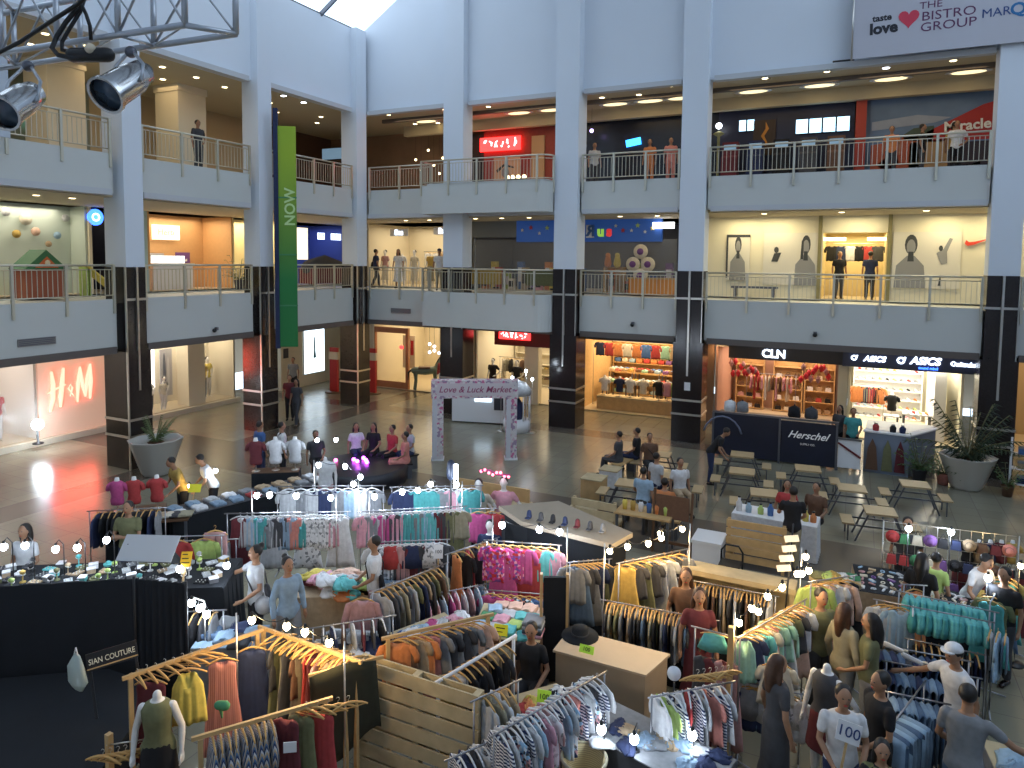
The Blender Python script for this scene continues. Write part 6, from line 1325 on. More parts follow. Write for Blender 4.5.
# empty wooden hangers fanned on the left rail
def bare(x,y,z,rz,label,group):
    global _H
    try: _H
    except NameError:
        h = MB(); h.tube([(-.21,0,-.125),(-.15,0,-.095),(-.07,0,-.065),(0,0,-.052),(.07,0,-.065),(.15,0,-.095),(.21,0,-.125)], [.010,.014,.015,.015,.015,.014,.010], 6); h.tube([(-.19,0,-.118),(.19,0,-.118)],.006,5); o = h.build('wooden_hanger', HANGW)
        MB().tube([(0,0,-.05),(0,0,-.02),(.016,0,-.003),(.012,0,.018),(-.008,0,.022),(-.018,0,.010)], .0035, 5).build('hook', STEEL, o); _H = proto(o); c = o
    else:
        c = copy_tree(_H)
        for q in ('label','category','group'):
            if q in c: del c[q]
    c.location=(x,y,z); c.rotation_euler=(0,0,rz); return tag(c,label,'hanger',group)
for k in range(9): bare(-6.93+.10*k*.4, 4.92+.085*k*.98,1.66+.015*(k%2), .25+.12*(k-4), 'empty wooden hanger on left stall rail, %s from the sign end' % ORD[k+1], 'empty hangers on the left rail')
for k in range(10): bare(-6.2+.13*k, 6.22,1.66+.02*(k%2), 1.35+.1*((k*3)%5-2), 'empty wooden hanger under the warm bulbs, %s from the left' % ORD[k+1], 'empty hangers under the bulbs')
for k in range(6): bare(-7.0+.05*k,4.55+.05*k,.95,.3+.15*k,'empty wooden hanger on low hook left of the mannequin, %s of the bunch' % ORD[k+1],'low hangers left of mannequin')
t = thing('hanger_hook','wooden block with steel hook holding the low bunch of hangers','hook',(-7.0,4.55,0)); MB().box(-.03,.03,.04,.1,0,1.1).build('upright', WOOD, t); MB().tube([(0,.04,.99),(.3,.3,.99)],.008,6).build('arm', STEEL, t)
g = garment('tank_top','yellow'); g.location=(-6.58,5.28,1.64); g.rotation_euler=(0,0,.75); g.name='tank_top'; g.scale=(1,1,1); tag(g,'bright yellow tank top hanging front-on from the left stall rail','tank top')
g = garment('dress','maroon'); g.location=(-6.82,5.0,1.6); g.rotation_euler=(0,0,.5); g.name='dress'; tag(g,'dark maroon dress hanging behind the white mannequin','dress')
g = garment('long_dress',stripes('dusty red pleats', [(.42,.16,.13),(.52,.24,.20),(.36,.12,.10)], 40,'X')); g.location=(-6.42,5.62,1.62); g.rotation_euler=(0,0,.78); g.name='dress'; tag(g,'long pleated dusty red dress right of the yellow tank top','dress')
g = garment('dress','navy'); g.location=(-6.3,5.95,1.62); g.rotation_euler=(0,0,.7); g.name='dress'; tag(g,'navy dress beside the long dusty red dress','dress')
hang(['dress','long_dress','blouse','dress'], ('charcoal','olive green','khaki','charcoal','brown','khaki','red','maroon','dusty pink','brown','tan','dusty pink','charcoal'), (-6.2,6.22),(-5.1,6.2),1.62,13,'the bulb-lit rail','dresses under the warm bulbs',seed=2,jit=.35)
hang(['skirt'], (BST,), (-5.55,4.68),(-5.2,5.2),1.5,9,'the front stall rail','blue striped skirts on the front rail',seed=1,jit=.15)
for x,y,c,lb in ((-5.15,5.3,'maroon','dark maroon'),(-5.05,5.42,'olive green','dark green'),(-4.9,5.55,'red','bright red')): g = garment('long_dress',c); g.location=(x,y,1.5); g.rotation_euler=(0,0,.25); g.name='dress'; tag(g,'long %s dress at the right of the front stall rail' % lb,'dress')
for k in range(5): bare(-5.0+.08*k,5.45+.07*k,1.54,.15+.2*k,'empty wooden hanger over the bright red dress, %s from left' % ORD[k+1],'hangers above the red dress')
t = thing('cloth_drape','dark olive cloth draped over the right end rail of the bulb-lit stall','cloth',(-5.02,6.38,0)); t.scale = (.7,.75,1.05); m = MB(); n=12; vs=[]
for i in range(9):
    for j in range(n+1):
        u=j/n; x = -.42+.9*u; z = 1.58-.12*abs(u-.5)-(i/8)*(.95+.15*math.sin(u*5)); y=.02*math.sin(u*22)*(i/8+.2)-.12*(1-i/8); vs.append((x*.72,y-.35+x*.9,z))
m.add(vs,[(i*(n+1)+j,i*(n+1)+j+1,(i+1)*(n+1)+j+1,(i+1)*(n+1)+j) for i in range(8) for j in range(n)],True); d_ = m.build('draped_cloth', mat('dark olive drape', (.035,.035,.02), .9, noise=.3), t); sd = d_.modifiers.new('thickness','SOLIDIFY'); sd.thickness=.012
MB().bar((-.38,-.78,1.5),(.38,.1,1.52),.03,.04).build('support', WOOD, t); MB().box(-.03,.03,-.4,-.34,0,1.5).build('post', WOOD, t)
sign('price_tag','',(-5.0,5.2,1.22),.13,.11,(PI/2,0,.6),WHITEM,BLACK,'small white price tag hanging on the front stall rail',stick=.0)
o = MB().limb([(0,0,0),(.1,0,.02)],[.045,.05],8).build('ribbon_bow', cloth('green')); o.location=(-5.78,5.0,1.56); tag(o,'bright green ribbon bow tied to the front stall rail','bow'); MB().limb([(.03,0,-.02),(.05,.0,-.12)],[.02,.01],6).build('tail', cloth('green'), o)
mq = person('headless white mannequin in olive top and black skirt at the lower left', (-6.55,4.87,0), .62, 'olive green','black', dummy=True, headless=True, slim=True, sleeve=0, legs='skirt', near=True); mannequin_stand(mq)
t = thing('bag_display','brown handbag on a wooden stand at the bottom left','handbag',(-6.0,4.2,0)); MB().box(-.15,.15,-.1,.1,.0,.9).build('stand', WOODD, t); MB().limb([(-.12,0,1.0),(.12,0,1.0)],[.10,.10],10,.6).build('bag', cloth('tan'), t)
wb = [(-6.08,5.75,2.05),(-5.6,5.8,2.07),(-5.38,5.85,2.03),(-5.08,5.9,1.96)]
bulbs(wb, False, 'over the SIAN stall','warm bulbs over the sign stall',14)
for k,(x,y,z) in enumerate(((-6.35,5.75,2.06),(-4.9,5.92,2.0))): pole(x,y+.02,z,'slim pole holding the warm bulb string, %s end' % ('left','right')[k], r=.01)
# pallet fence
t = thing('pallet_fence','big pale pallet-board fence between the two front stalls','fence',(-5.2,6.55,0)); t.rotation_euler=(0,0,0)
for k in range(7):
    z = 1.42-.205*k; MB().box(0,1.66,-.02,.0,z-.165,z).build('board', WOODL, t); 
for k in range(7):
    z = 1.42-.205*k; 
    if k % 2 == 0: MB().box(0,1.66,.10,.12,z-.165,z).build('rear_board', WOODL, t)
for x in (.0,.78,1.58): MB().box(x,x+.08,0,.1,0,1.42).build('stringer', WOODL, t)
# ---- middle rows: row E and F
rack((-9.75,8.7),(-7.95,9.75),1.72,'long high rail of pale and teal clothes below the cool bulbs'); r = random.Random(5)
hang(['shirt','blouse','tank_top','shirt','dress'], ('maroon','light grey','light blue','teal','grey','light grey','charcoal','pale denim','coral','teal',TEE,TEE,TEE,TEE,'pink','white'), (-9.6,8.78),(-8.0,9.7),1.72,16,'the long high rail','clothes on the long high rail',hanger='plastic',facing=.5,seed=4)
rack((-7.75,9.85),(-6.25,10.95),1.72,'second long high rail with pink, grey and turquoise clothes')
hang(['shirt','blouse','dress','shirt'], ('pink','grey','light grey','magenta','charcoal','pink','turquoise','teal','grey','turquoise','light blue','turquoise','maroon','charcoal','olive green','khaki'), (-7.7,9.9),(-6.3,10.9),1.72,16,'the second high rail','clothes on the second high rail',hanger='plastic',facing=.62,seed=8)
hang(['shirt'], ('light grey','grey','light grey','navy','grey','light blue','white','grey'), (-9.9,10.2),(-8.3,11.1),1.75,8,'grey tops rail behind','grey tops behind the cool bulbs',hanger='plastic',facing=.5,seed=6); rack((-10.0,10.15),(-8.2,11.15),1.75,'rail of grey tops behind the first string of cool bulbs')
hang(['shirt','dress'], ['grey','pink','light grey','navy','teal','white'], (-7.9,11.2),(-6.6,12.0),1.75,9,'rail behind second bulbs','tops behind the second string',hanger='plastic',facing=.6,seed=2); rack((-8.0,11.15),(-6.5,12.05),1.75,'rail of mixed tops behind the second string of cool bulbs')
g = garment('jacket','red'); g.location=(-10.1,7.95,1.5); g.rotation_euler=(0,0,.6); g.name='sweater'; tag(g,'red sweater hanging front-on left of the lime one','sweater')
g = garment('jacket','lime green'); g.location=(-9.75,8.2,1.5); g.rotation_euler=(0,0,.6); g.name='sweater'; tag(g,'lime green sweater hanging front-on at the row end','sweater')
rack((-10.4,7.8),(-9.5,8.35),1.5,'short rail carrying the red and lime green sweaters'); hang(['folded_trousers','shirt'], ['grey','orange','maroon','charcoal'], (-10.35,8.2),(-9.6,8.65),1.3,6,'rail behind the sweaters','clothes behind the sweaters',seed=2); rack((-10.4,8.15),(-9.55,8.7),1.3,'short rail just behind the two bright sweaters')
g = garment('trousers','dusty pink'); g.location=(-9.65,8.35,1.62); g.rotation_euler=(0,0,.6); g.scale=(1,1,1.2); g.name='trousers'; tag(g,'long dusty pink trousers hanging right of the lime sweater','trousers')
mq = person('dark-dressed child mannequin below the pink trousers', (-9.35,7.9,0), .5, 'navy','black', dummy=True, h=.7, slim=True, legs='shorts', headless=True); mannequin_stand(mq)
E1 = [(-9.35,9.0,2.02),(-9.15,9.1,2.03),(-8.72,9.3,2.02),(-8.2,9.6,1.98)]
bulbs(E1, True, 'over the long high rail','cool bulbs over the long high rail',13)
E2 = [(-9.35,10.6,2.15),(-8.9,10.85,2.12),(-8.45,10.75,2.0),(-8.3,10.35,2.0)]
bulbs(E2, True, 'over the grey tops rail','cool bulbs over the grey tops',9)
E3 = [(-7.55,10.0,1.98),(-7.2,10.35,2.02),(-7.0,10.55,2.02),(-6.85,10.75,2.1),(-6.45,11.0,2.08)]
bulbs(E3, True, 'over the second high rail','cool bulbs over the second high rail',13)
for k,p in enumerate((E1[0],E1[-1],E2[0],E2[-1],E3[0],E3[-1])): pole(p[0]-.12 if k%2==0 else p[0]+.12,p[1],p[2]+.08,'slim steel light pole, %s in the cool bulb rows from the left' % ORD[k+1], r=.01)
# back table with white display garments near stage
person('white display mannequin with pink trousers under a small lamp', (-11.0,12.7,0), .5, 'white','dusty pink', dummy=True, headless=True, h=1.0); 
for k,(x,y,c,lb) in enumerate(((-12.75,12.5,'white','white'),(-12.35,12.75,'light grey','light grey'),(-13.1,12.2,'maroon','maroon'))): torso('display form in %s top beside the long black table end' % lb,(x-.0,y+.4,1.15),.5,c)
table(-12.72,12.9,.96,1.1,.45,.6,'narrow table under the display forms at the table end',top=WOODD,skirt=BLACKCLOTH)
bulbs([(-12.95,11.25,1.35),(-11.6,13.1,1.8),(-11.35,13.5,1.75)], True,'over the far black table','lamps of the far black table',9,wire=False); bulb((-13.2,10.75,1.1),False,'small warm lamp at the middle of the long black table','lamps of the far black table',4,r=.03)
sign('price_card','',(-12.85,10.6,1.15),.26,.18,(1.0,0,.5),mat('neon yellow card', (.75,.70,.03), .5, emit=.1),BLACK,'bright yellow card on the long black table',stick=.15)
# white tees in front, jackets, kids' clothes
rack((-7.0,9.15),(-5.95,9.85),1.55,'rail of t-shirts and printed tops in the middle row'); hang(['shirt','skirt','shirt'], ('white',TEE,'red','charcoal','dusty pink','navy','maroon','charcoal',TEE,'charcoal'), (-6.95,9.2),(-6.0,9.8),1.55,10,'the middle t-shirt rail','t-shirts on the middle rail',hanger='plastic',facing=.6,seed=5)
sign('price_card','100',(-5.98,9.62,1.42),.15,.22,(PI/2-.2,0,.5),WHITEM,BLACK,'white price card with 100 on the middle t-shirt rail',size=.08,stick=.1)
rack((-6.2,8.15),(-5.75,9.5),1.32,'rail of grey and olive jackets in the middle row'); hang(['jacket','shirt'], ('light grey','charcoal','grey','khaki','charcoal','light grey','olive green','navy','tan','charcoal','olive green','brown','khaki'), (-6.15,8.25),(-5.8,9.4),1.32,13,'the jacket rail','jackets on the middle rail',seed=7)
g = garment('jacket','dusty pink'); g.location=(-6.3,8.05,1.3); g.rotation_euler=(0,0,.5); g.name='jacket'; tag(g,'pale dusty jacket facing front at the near end of jacket rail','jacket')
hang(['dress','shirt'], ('orange','black','red','charcoal','mustard','orange'), (-5.65,9.55),(-5.35,10.3),1.5,6,'the short bright rail','bright tops right of the jackets',seed=2,jit=.3); rack((-5.7,9.45),(-5.3,10.4),1.5,'short rail of orange and black clothes right of the jackets')
rack((-5.95,8.85),(-5.0,10.0),.98,"low rail of children's pink and blue tops"); hang(['shirt'], ('pink','dusty pink','light blue','magenta','pink','light grey','dusty pink','light blue','light blue','turquoise'), (-5.85,8.98),(-5.08,9.9),.98,10,'the low child tops rail',"children's tops on low rail",hanger='plastic',seed=3)
# pile table with shoppers
table(-7.55,9.0,.8,1.25,.9,.55,'tan table heaped with bright crumpled clothes',top=cloth('tan'),skirt=cloth('tan')); r = random.Random(9)
for k in range(14): c = ['pink','orange','turquoise','white','light blue','maroon','peach','teal','yellow','light grey'][k%10]; heap(c,(-7.55+r.uniform(-.45,.45),9.0+r.uniform(-.3,.3),.8+.055*(k//4)),r.uniform(0,6),'%s crumpled garment in the heap on the tan table, %s layer' % (c,('bottom','second','third','top')[k//4]),'heap on the tan table',seed=k)
table(-6.85,9.3,.8,.7,.7,.5,'brown cloth covered table right of the clothes heap',top=cloth('tan'),skirt=cloth('brown'))
for k in range(5): c=['lime green','light grey','white','pale denim','cream'][k]; heap(c,(-6.85+.12*(k-2),9.3+.1*((k*3)%4-1.5),.8+.03*(k//3)),k*1.3,'%s crumpled garment on brown cloth covered table' % c,'heap on brown table',seed=k+2)
person('woman in grey-white top with dark strap reaching to the left rail', (-8.2,7.85,0), -.4, 'light grey','black', armR='out', armL='lap', slim=True, hair='bun', near=True, bag='charcoal')
person('woman in pale blue-grey blouse walking past the clothes heap', (-7.45,7.75,0), 1.2, 'pale denim','grey', 'walk', slim=True, hair='bun', near=True, sleeve=2)
person('person in white shirt with dark strap browsing behind the clothes heap', (-6.8,9.0,0), -.9, 'white','dusty pink', armL='lap', armR='lap', bag='black')
o = MB().ball((0,0,0),.14,.12,.14).build('balloon_bag', cloth('light grey')); o.location=(-7.95,7.75,.9); tag(o,'round pale bag held beside the woman in grey-white','bag'); MB().tube([(-.05,0,.12),(0,0,.24),(.05,0,.12)],.008,5).build('handle', WHITE, o)
# denim side table, end lamps near screen
table(-7.75,6.95,.85,.9,.6,.5,'grey-blue cloth table at the end of the black screen',top=cloth('pale denim'),skirt=cloth('grey'))
for k in range(6): c=['denim blue','pale denim','charcoal','grey','navy','pale denim'][k]; folded(c,(-8.02+.27*(k%3),6.85+.26*(k//3),.85),.5,'%s folded jeans on grey-blue cloth table, %s place' % (c,ORD[k+1]),'folded jeans near the black screen',seed=k,name='folded_jeans',cat='folded jeans',s=(1,1,1.8))
hang(['skirt'], ('black','charcoal','grey'), (-8.3,6.7),(-7.95,6.9),1.2,3,'black skirts hook','dark skirts beside the screen',seed=1); rack((-8.35,6.66),(-7.9,6.95),1.2,'short rail of dark skirts beside the black screen')
bulbs([(-8.05,6.55,1.45),(-7.95,6.6,1.38),(-7.85,6.62,1.3)], True,'at the screen end','small lamps at the end of the screen',3,wire=False); t=thing('lamp_stand','slim stand holding the small lamps at the screen end','stand',(-7.98,6.7,0)); MB().tube([(0,0,0),(0,0,1.42)],.012,6).build('pole', STEEL, t); MB().tube([(-.1,-.1,1.5),(0,0,1.42),(.13,-.08,1.36)],.01,6).build('arm', STEEL, t)
# central magenta rack, forms and shelf
rack((-5.15,9.75),(-4.05,10.1),1.72,'tall two-tier rack of magenta floral dresses'); rack((-5.1,9.6),(-4.0,9.95),.98,'lower tier rail of the magenta dress rack')
hang(['blouse','shirt','dress'], (FLO,'magenta',FLO,'magenta','red','turquoise','pink'), (-5.1,9.75),(-4.1,10.08),1.72,7,'the upper magenta rail','dresses on upper magenta rail',facing=.2,seed=4)
hang(['blouse','shirt','dress'], ('magenta',FLO,PRT,PRT,'blue','blue','pink'), (-5.05,9.6),(-4.05,9.93),.98,7,'the lower magenta rail','dresses on lower magenta rail',facing=.2,seed=9)
bulbs([(-4.88,9.75,2.02),(-4.3,9.9,2.0),(-4.0,10.0,1.98)], True,'over the magenta rack','cool bulbs over the magenta rack',14)
for k,x in enumerate((-5.1,-3.85)): pole(x,9.85+.1*k,2.1,'slim light pole of the magenta rack, %s end' % ('left','right')[k], r=.01)
t = thing('display_shelf','tan wooden display shelf behind the white fringed top','shelf',(-7.2,13.7,0)); MB().box(-.9,.9,-.25,.25,0,.8).build('cabinet', WOOD, t); MB().box(-.95,.95,-.3,.3,.8,.85).build('top', WOODL, t); MB().box(-.9,.9,.2,.25,.85,1.15).build('back_board', WOOD, t)
for x,y,c,hr,lb in ((-6.75,12.4,'cream','short','cream fringed top with dark head'),(-6.35,12.75,'pink','short','pink top beside the cream fringed one')): mq = person('mannequin in '+lb,(x,y,0),.3,c,'black',dummy=True,armL='hip',armR='hip'); mannequin_stand(mq)
t = thing('fairy_light_scarf','glowing pink red fairy light scarf above the mannequins','scarf',(-6.5,12.6,1.85)); 
for k in range(8): MB().ball((-.3+.09*k,0,.04*math.sin(k*1.7)),.03).build('fairy_light', mat('pink fairy glow', (1,.2,.3), .4, emit=6, ecol=(1,.15,.25)), t)
MB().tube([(-.35,0,0),(-.1,0,.05),(.1,0,-.02),(.36,0,.02)],.02,6).build('wire', cloth('magenta'), t)
for k in range(5): c=['magenta','red','charcoal','navy','white'][k]; g = garment('shirt',c); g.location=(-6.3+.22*k,11.6+.12*k,1.45); g.rotation_euler=(0,0,.4); g.name='shirt'; tag(g,'%s shirt on the short rail under the pink fairy lights' % c,'shirt')
rack((-6.45,11.55),(-5.3,12.15),1.45,'short rail of shirts under the pink fairy lights'); 
person('dark display figure with white scarf on the middle aisle', (-5.7,10.9,0), .3, 'navy','charcoal', dummy=True, sleeve=2, h=.9)
# lamps on dark light stand
t = thing('studio_lamp','dark tall studio lamp with white glowing strip between the bulb rows','lamp',(-6.75,11.3,0)); MB().tube([(0,0,0),(0,0,2.3)],.02,8).build('stand', BLACK, t); MB().limb([(0,0,2.12),(0,0,2.36)],[.085,.075],10).build('lamp_body', mat('dark blue housing', (.02,.03,.06), .4), t); MB().box(.08,.14,-.02,.02,1.9,2.35).build('tube_light', BULBW, t)
# folded table + sign
table(-4.45,9.2,.8,1.0,1.0,.3,'table of folded turquoise and green clothes by the yellow card',top=WOODL,skirt=cloth('brown')); r=random.Random(4)
for k in range(16): c=['light blue','light grey','turquoise','teal','green','pink','lime green','light grey'][k%8] if k<12 else 'peach'; folded(c,(-4.8+.24*(k%4)+r.uniform(-.02,.02),8.88+.24*(k//4),.8),.3+r.uniform(-.3,.3),'%s folded top by the yellow card, %s row, %s place' % (c,ORD[k//4+1],ORD[k%4+1]),'folded tops by the yellow card',seed=k,s=(.85,.8,1+k%3*.4))
for k in range(4): c=['pink','charcoal','light grey','grey'][k]; folded(c,(-4.0,9.05,.8+.055*k),.2,'%s folded sweater in the striped stack, %s from the bottom' % (c,ORD[k+1]),'stack of folded sweaters',seed=k,s=(1.1,1,1.2),name='folded_sweater',cat='folded sweater')
CARD = sign('price_card','',(-4.32,8.62,.98),.2,.15,(PI/2-.3,0,.2),mat('yellow card', (.80,.74,.03), .5, emit=.12),BLACK,'yellow price card in front of the folded turquoise clothes',stick=.1)
for k in range(2): MB().box(-.07,.06-.03*k,.02-.05*k,.032-.05*k,0,.003).build('ink_line', BLACK, CARD)
# toys / blue white heap
table(-5.35,8.35,.85,.95,.6,1.15,'table heaped with blue and white goods and toys',top=WOODL,skirt=cloth('maroon')); 
for k in range(12): c=['blue','white','navy','light blue','white','magenta','yellow','light grey','black','pink'][k%10]; heap(c,(-5.5+.04*k,8.05+.07*k,.85+.03*(k%2)),k*1.1,'%s soft item in the blue and white heap, %s from near end' % (c,ORD[k+1]),'blue and white heap',seed=k,s=(.7,.7,.9))
table(-5.95,7.35,.95,.8,.9,.35,'table of grey and white scarves beside the pallet fence',top=cloth('light grey'),skirt=cloth('charcoal'))
for k in range(8): c=['light grey','charcoal','tan','white','grey','white','light grey','navy'][k]; heap(c,(-6.2+.17*(k%4),7.15+.3*(k//4),.95),k*.8,'%s scarf on the table beside the pallet fence, %s place' % (c,ORD[k+1]),'scarves beside the fence',seed=k)
rack((-6.3,7.0),(-5.55,7.75),1.3,'low chrome rail of dark scarves left of the pallet fence'); hang(['vest' if 0 else 'shirt'], ('charcoal','navy','brown','light grey','maroon','charcoal','black'), (-6.25,7.05),(-5.6,7.7),1.3,7,'the dark scarf rail','tops on the dark scarf rail',hanger='plastic',seed=1)
# orange/grey/peach wooden rail and slanted white rail
rack((-5.05,6.95),(-4.2,8.0),1.5,'wooden rail with orange, grey and peach clothes',m=WOOD,style='wood'); hang(['shirt','dress','blouse'], ('orange','brown','tan','orange','coral','grey','charcoal','grey','charcoal','grey','peach','peach'), (-5.0,7.0),(-4.25,7.95),1.5,12,'the orange and grey rail','clothes on the orange and grey rail',facing=.35,seed=3,jit=.3)
rack((-4.1,6.6),(-3.75,7.85),1.4,'slanting white rail of beige and dark trousers',m=WHITE,r=.022); hang(['folded_trousers','shirt'], ('mustard','tan','light grey','black','black','charcoal','brown','black','tan','charcoal','khaki'), (-4.08,6.7),(-3.78,7.75),1.4,11,'the slanting white rail','clothes on the slanting white rail',seed=6)
hang(['shirt','blouse'], ('light grey','khaki','white','tan'), (-3.5,6.55),(-3.3,6.9),1.42,4,'rail at fence end','clothes at the fence end',seed=2); rack((-3.55,6.45),(-3.28,7.0),1.42,'short rail at the right end of the pallet fence')
# ================================================================== MARKET STALLS, RIGHT HALF
# big booth roof, black partition and rear clothes
t = thing('booth_box','large booth with wide flat tan roof in the centre','booth',(0,0,0)); P = [(-5.55,10.95),(-4.75,11.75),(-3.15,10.85),(-3.25,10.4),(-4.6,10.55)]
MB().prism([(-5.6,11.05),(-4.75,11.8),(-3.1,10.95),(-3.25,10.35),(-4.9,10.55)],1.72,1.8).build('roof_board', mat('tan roof board', (.38,.31,.23), .6, noise=.08), t); MB().prism([(-5.5,11.1),(-4.75,11.72),(-3.2,10.92),(-3.3,10.5),(-4.85,10.65)],0,1.72).build('body', BLACKCLOTH, t)
for k in range(7): c=['navy','charcoal','black','navy','maroon','charcoal','grey'][k]; o = MB().limb([(0,0,.05),(0,0,.12)],[.05,.04],8).build('cap_display', cloth(c)); o.location=(-4.85+.22*k,10.72+.0*k,1.8); tag(o,'%s cap at the front edge of the tan booth roof, %s from left' % (c,ORD[k+1]),'cap'); MB().box(-.04,.04,-.10,-.03,.03,.045).build('brim', cloth(c), o)
t = thing('cloth_divider','tall black partition panel left of the grey clothes','partition',(-3.78,9.28,0)); t.rotation_euler=(0,0,.45); MB().box(-.16,.18,-.03,.03,.03,1.6).build('panel', BLACKCLOTH, t)
for x in (-.19,.19): MB().box(x-.02,x+.02,-.04,.04,0,1.65).build('post', WOOD, t)
rack((-3.8,9.95),(-3.3,10.35),1.55,'rail of grey-blue hung clothes between partition and yellow hangers'); hang(['dress','shirt'], ('grey','denim blue','charcoal','grey','navy','olive green','charcoal'), (-3.78,9.97),(-3.35,10.3),1.55,7,'the grey-blue rail','clothes on the grey-blue rail',facing=.2,seed=3)
t = thing('cloth_backdrop','dark cloth wall behind the lower hanger rail','screen',(-3.2,9.95,0)); MB().box(0,2.1,0,.03,0,.95).build('cloth', BLACKCLOTH, t)
for x in (0,2.1): MB().tube([(x,.015,0),(x,.015,1.0)],.015,6).build('pole', STEEL, t)
# wooden hanger rails
t_ = ('charcoal','khaki','black','olive green','grey','navy','tan','charcoal','light grey','black','denim blue')
rack((-3.12,9.55),(-1.55,9.7),1.28,'lower front chrome rail packed with wooden hangers'); hang(['shirt','folded_trousers','shirt'], t_, (-3.08,9.55),(-1.6,9.7),1.28,28,'lower packed rail','clothes on lower packed rail',seed=5,jit=.12)
rack((-2.2,10.4),(-.85,10.45),1.45,'rear chrome rail packed with wooden hangers'); hang(['shirt','jacket','folded_trousers'], ('black','grey','tan','navy','charcoal','light grey','khaki','black','brown'), (-2.15,10.4),(-.9,10.45),1.45,24,'rear packed rail','clothes on rear packed rail',seed=8,jit=.12)
t = thing('shelf_board','long pale wooden shelf board above the rear packed rail','shelf',(-1.5,10.85,0)); MB().box(-.85,.9,-.18,.18,1.42,1.5).build('board', WOODL, t); MB().box(-.85,.9,.14,.18,.1,1.42).build('back_panel', WOODL, t)
for x in (-.8,.85): MB().box(x-.03,x+.03,-.14,.14,0,1.42).build('post', WOODL, t)
g_ = ('mustard','charcoal','olive green','charcoal','light grey','light grey','charcoal','grey')
rack((-3.0,9.9),(-2.2,10.9),1.72,'slanting rail of grey vests under the warm bulbs'); hang(['dress','blouse'], g_, (-2.98,9.95),(-2.25,10.8),1.72,8,'slanting vest rail','vests under the warm bulb string',facing=.3,seed=4,jit=.3)
F1 = [(-3.02,9.5,2.05),(-2.82,9.7,2.08),(-2.58,9.95,2.08),(-2.45,10.2,2.1),(-2.5,10.35,2.1),(-2.25,10.7,2.1)]
bulbs(F1, False, 'over the grey vests','warm bulbs over the grey vests',10)
for k,p in enumerate((F1[0],F1[-1])): pole(p[0]-.08+.2*k,p[1],p[2]+.1,'slim pole of the warm bulb string over the vests, %s end' % ('near','far')[k], r=.01)
person('vendor with brown hair in dark maroon dress among the packed rails', (-1.75,9.55,0), .3, 'maroon','maroon', legs='dress', slim=True, hair='long', hairm=HAIRB, near=True); person('seller with reddish hair behind the lower packed rail', (-2.05,10.1,0), .2, 'brown','brown', slim=True, hair='long', hairm=HAIRB)
# tan cabinet
t = thing('cabinet_table','long plain tan box counter with smooth top','counter',(0,0,0)); TN = mat('tan mdf', (.46,.33,.21), .55, noise=.06)
MB().prism([(-3.42,8.48),(-2.2,8.48),(-2.05,9.04),(-3.42,9.04)],0,.97).build('body', TN, t); MB().prism([(-3.45,8.45),(-2.18,8.45),(-2.02,9.07),(-3.45,9.07)],.97,1.0).build('top', mat('tan mdf top', (.56,.42,.28), .5, noise=.05), t)
sign('price_card','100',(-3.0,8.52,1.09),.2,.1,(PI/2-.5,0,0),mat('neon green card', (.45,.72,.05), .5, emit=.15),BLACK,'neon green price card with 100 standing on the tan box counter',size=.07)
person('seated vendor in black with a black wide hat beside the tan counter', (-3.75,8.4,0), .2, 'black','black', 'sit', armL='lap', armR='lap', slim=True, near=True); t = thing('sun_hat','wide black hat resting on the left end of the tan counter','hat',(-3.25,8.95,1.0)); MB().lathe([(.26,0),(.25,.02),(.12,.03),(.11,.12),(.02,.14)], n=20).build('hat_body', BLACKCLOTH, t); MB().lathe([(.122,.03),(.122,.055)], n=20).build('hat_band', cloth('charcoal'), t)
seat(-3.75,8.45,.2,'small stool under the seated vendor in black',L=.4,m=BLACK)
# patterned clothes ridge with white hangers
rack((-3.1,6.05),(-2.45,7.6),1.42,'slanting front rail of patterned clothes on white hangers'); hang(['shirt','shirt','blouse','folded_trousers'], (STR,'light grey',PRT,'charcoal',STR,'white','light blue',PRT,'pink',TEE,'dusty pink',STR,'pale denim','light grey',PRT,'coral'), (-3.08,6.12),(-2.5,7.55),1.42,22,'the patterned front rail','patterned clothes on the front rail',hanger='plastic',seed=6,jit=.2)
hang(['shirt'], (STR,'navy','charcoal','white',STR,'grey'), (-3.5,6.0),(-3.2,6.5),1.1,6,'low striped rail','striped tops at the bottom centre',hanger='plastic',seed=3); rack((-3.55,5.92),(-3.15,6.6),1.1,'low rail of striped tops at the bottom centre')
sign('price_card','100',(-3.0,7.1,1.25),.16,.14,(PI/2-.3,0,.2),mat('neon green card', (.45,.72,.05), .5),BLACK,'neon green price card with 100 above the patterned rail',size=.08,stick=.1)
table(-3.3,7.5,.85,.9,.5,.9,'table of red and yellow goods before the seated vendor',top=WOODL,skirt=BLACKCLOTH)
for k in range(7): c=['maroon','red','orange','yellow','pink','black','white'][k]; heap(c,(-3.45+.06*k,7.2+.1*k,.85),k*.9,'%s small garment on the table before the seated vendor' % c,'small garments before the vendor',seed=k,s=(.6,.6,.8))
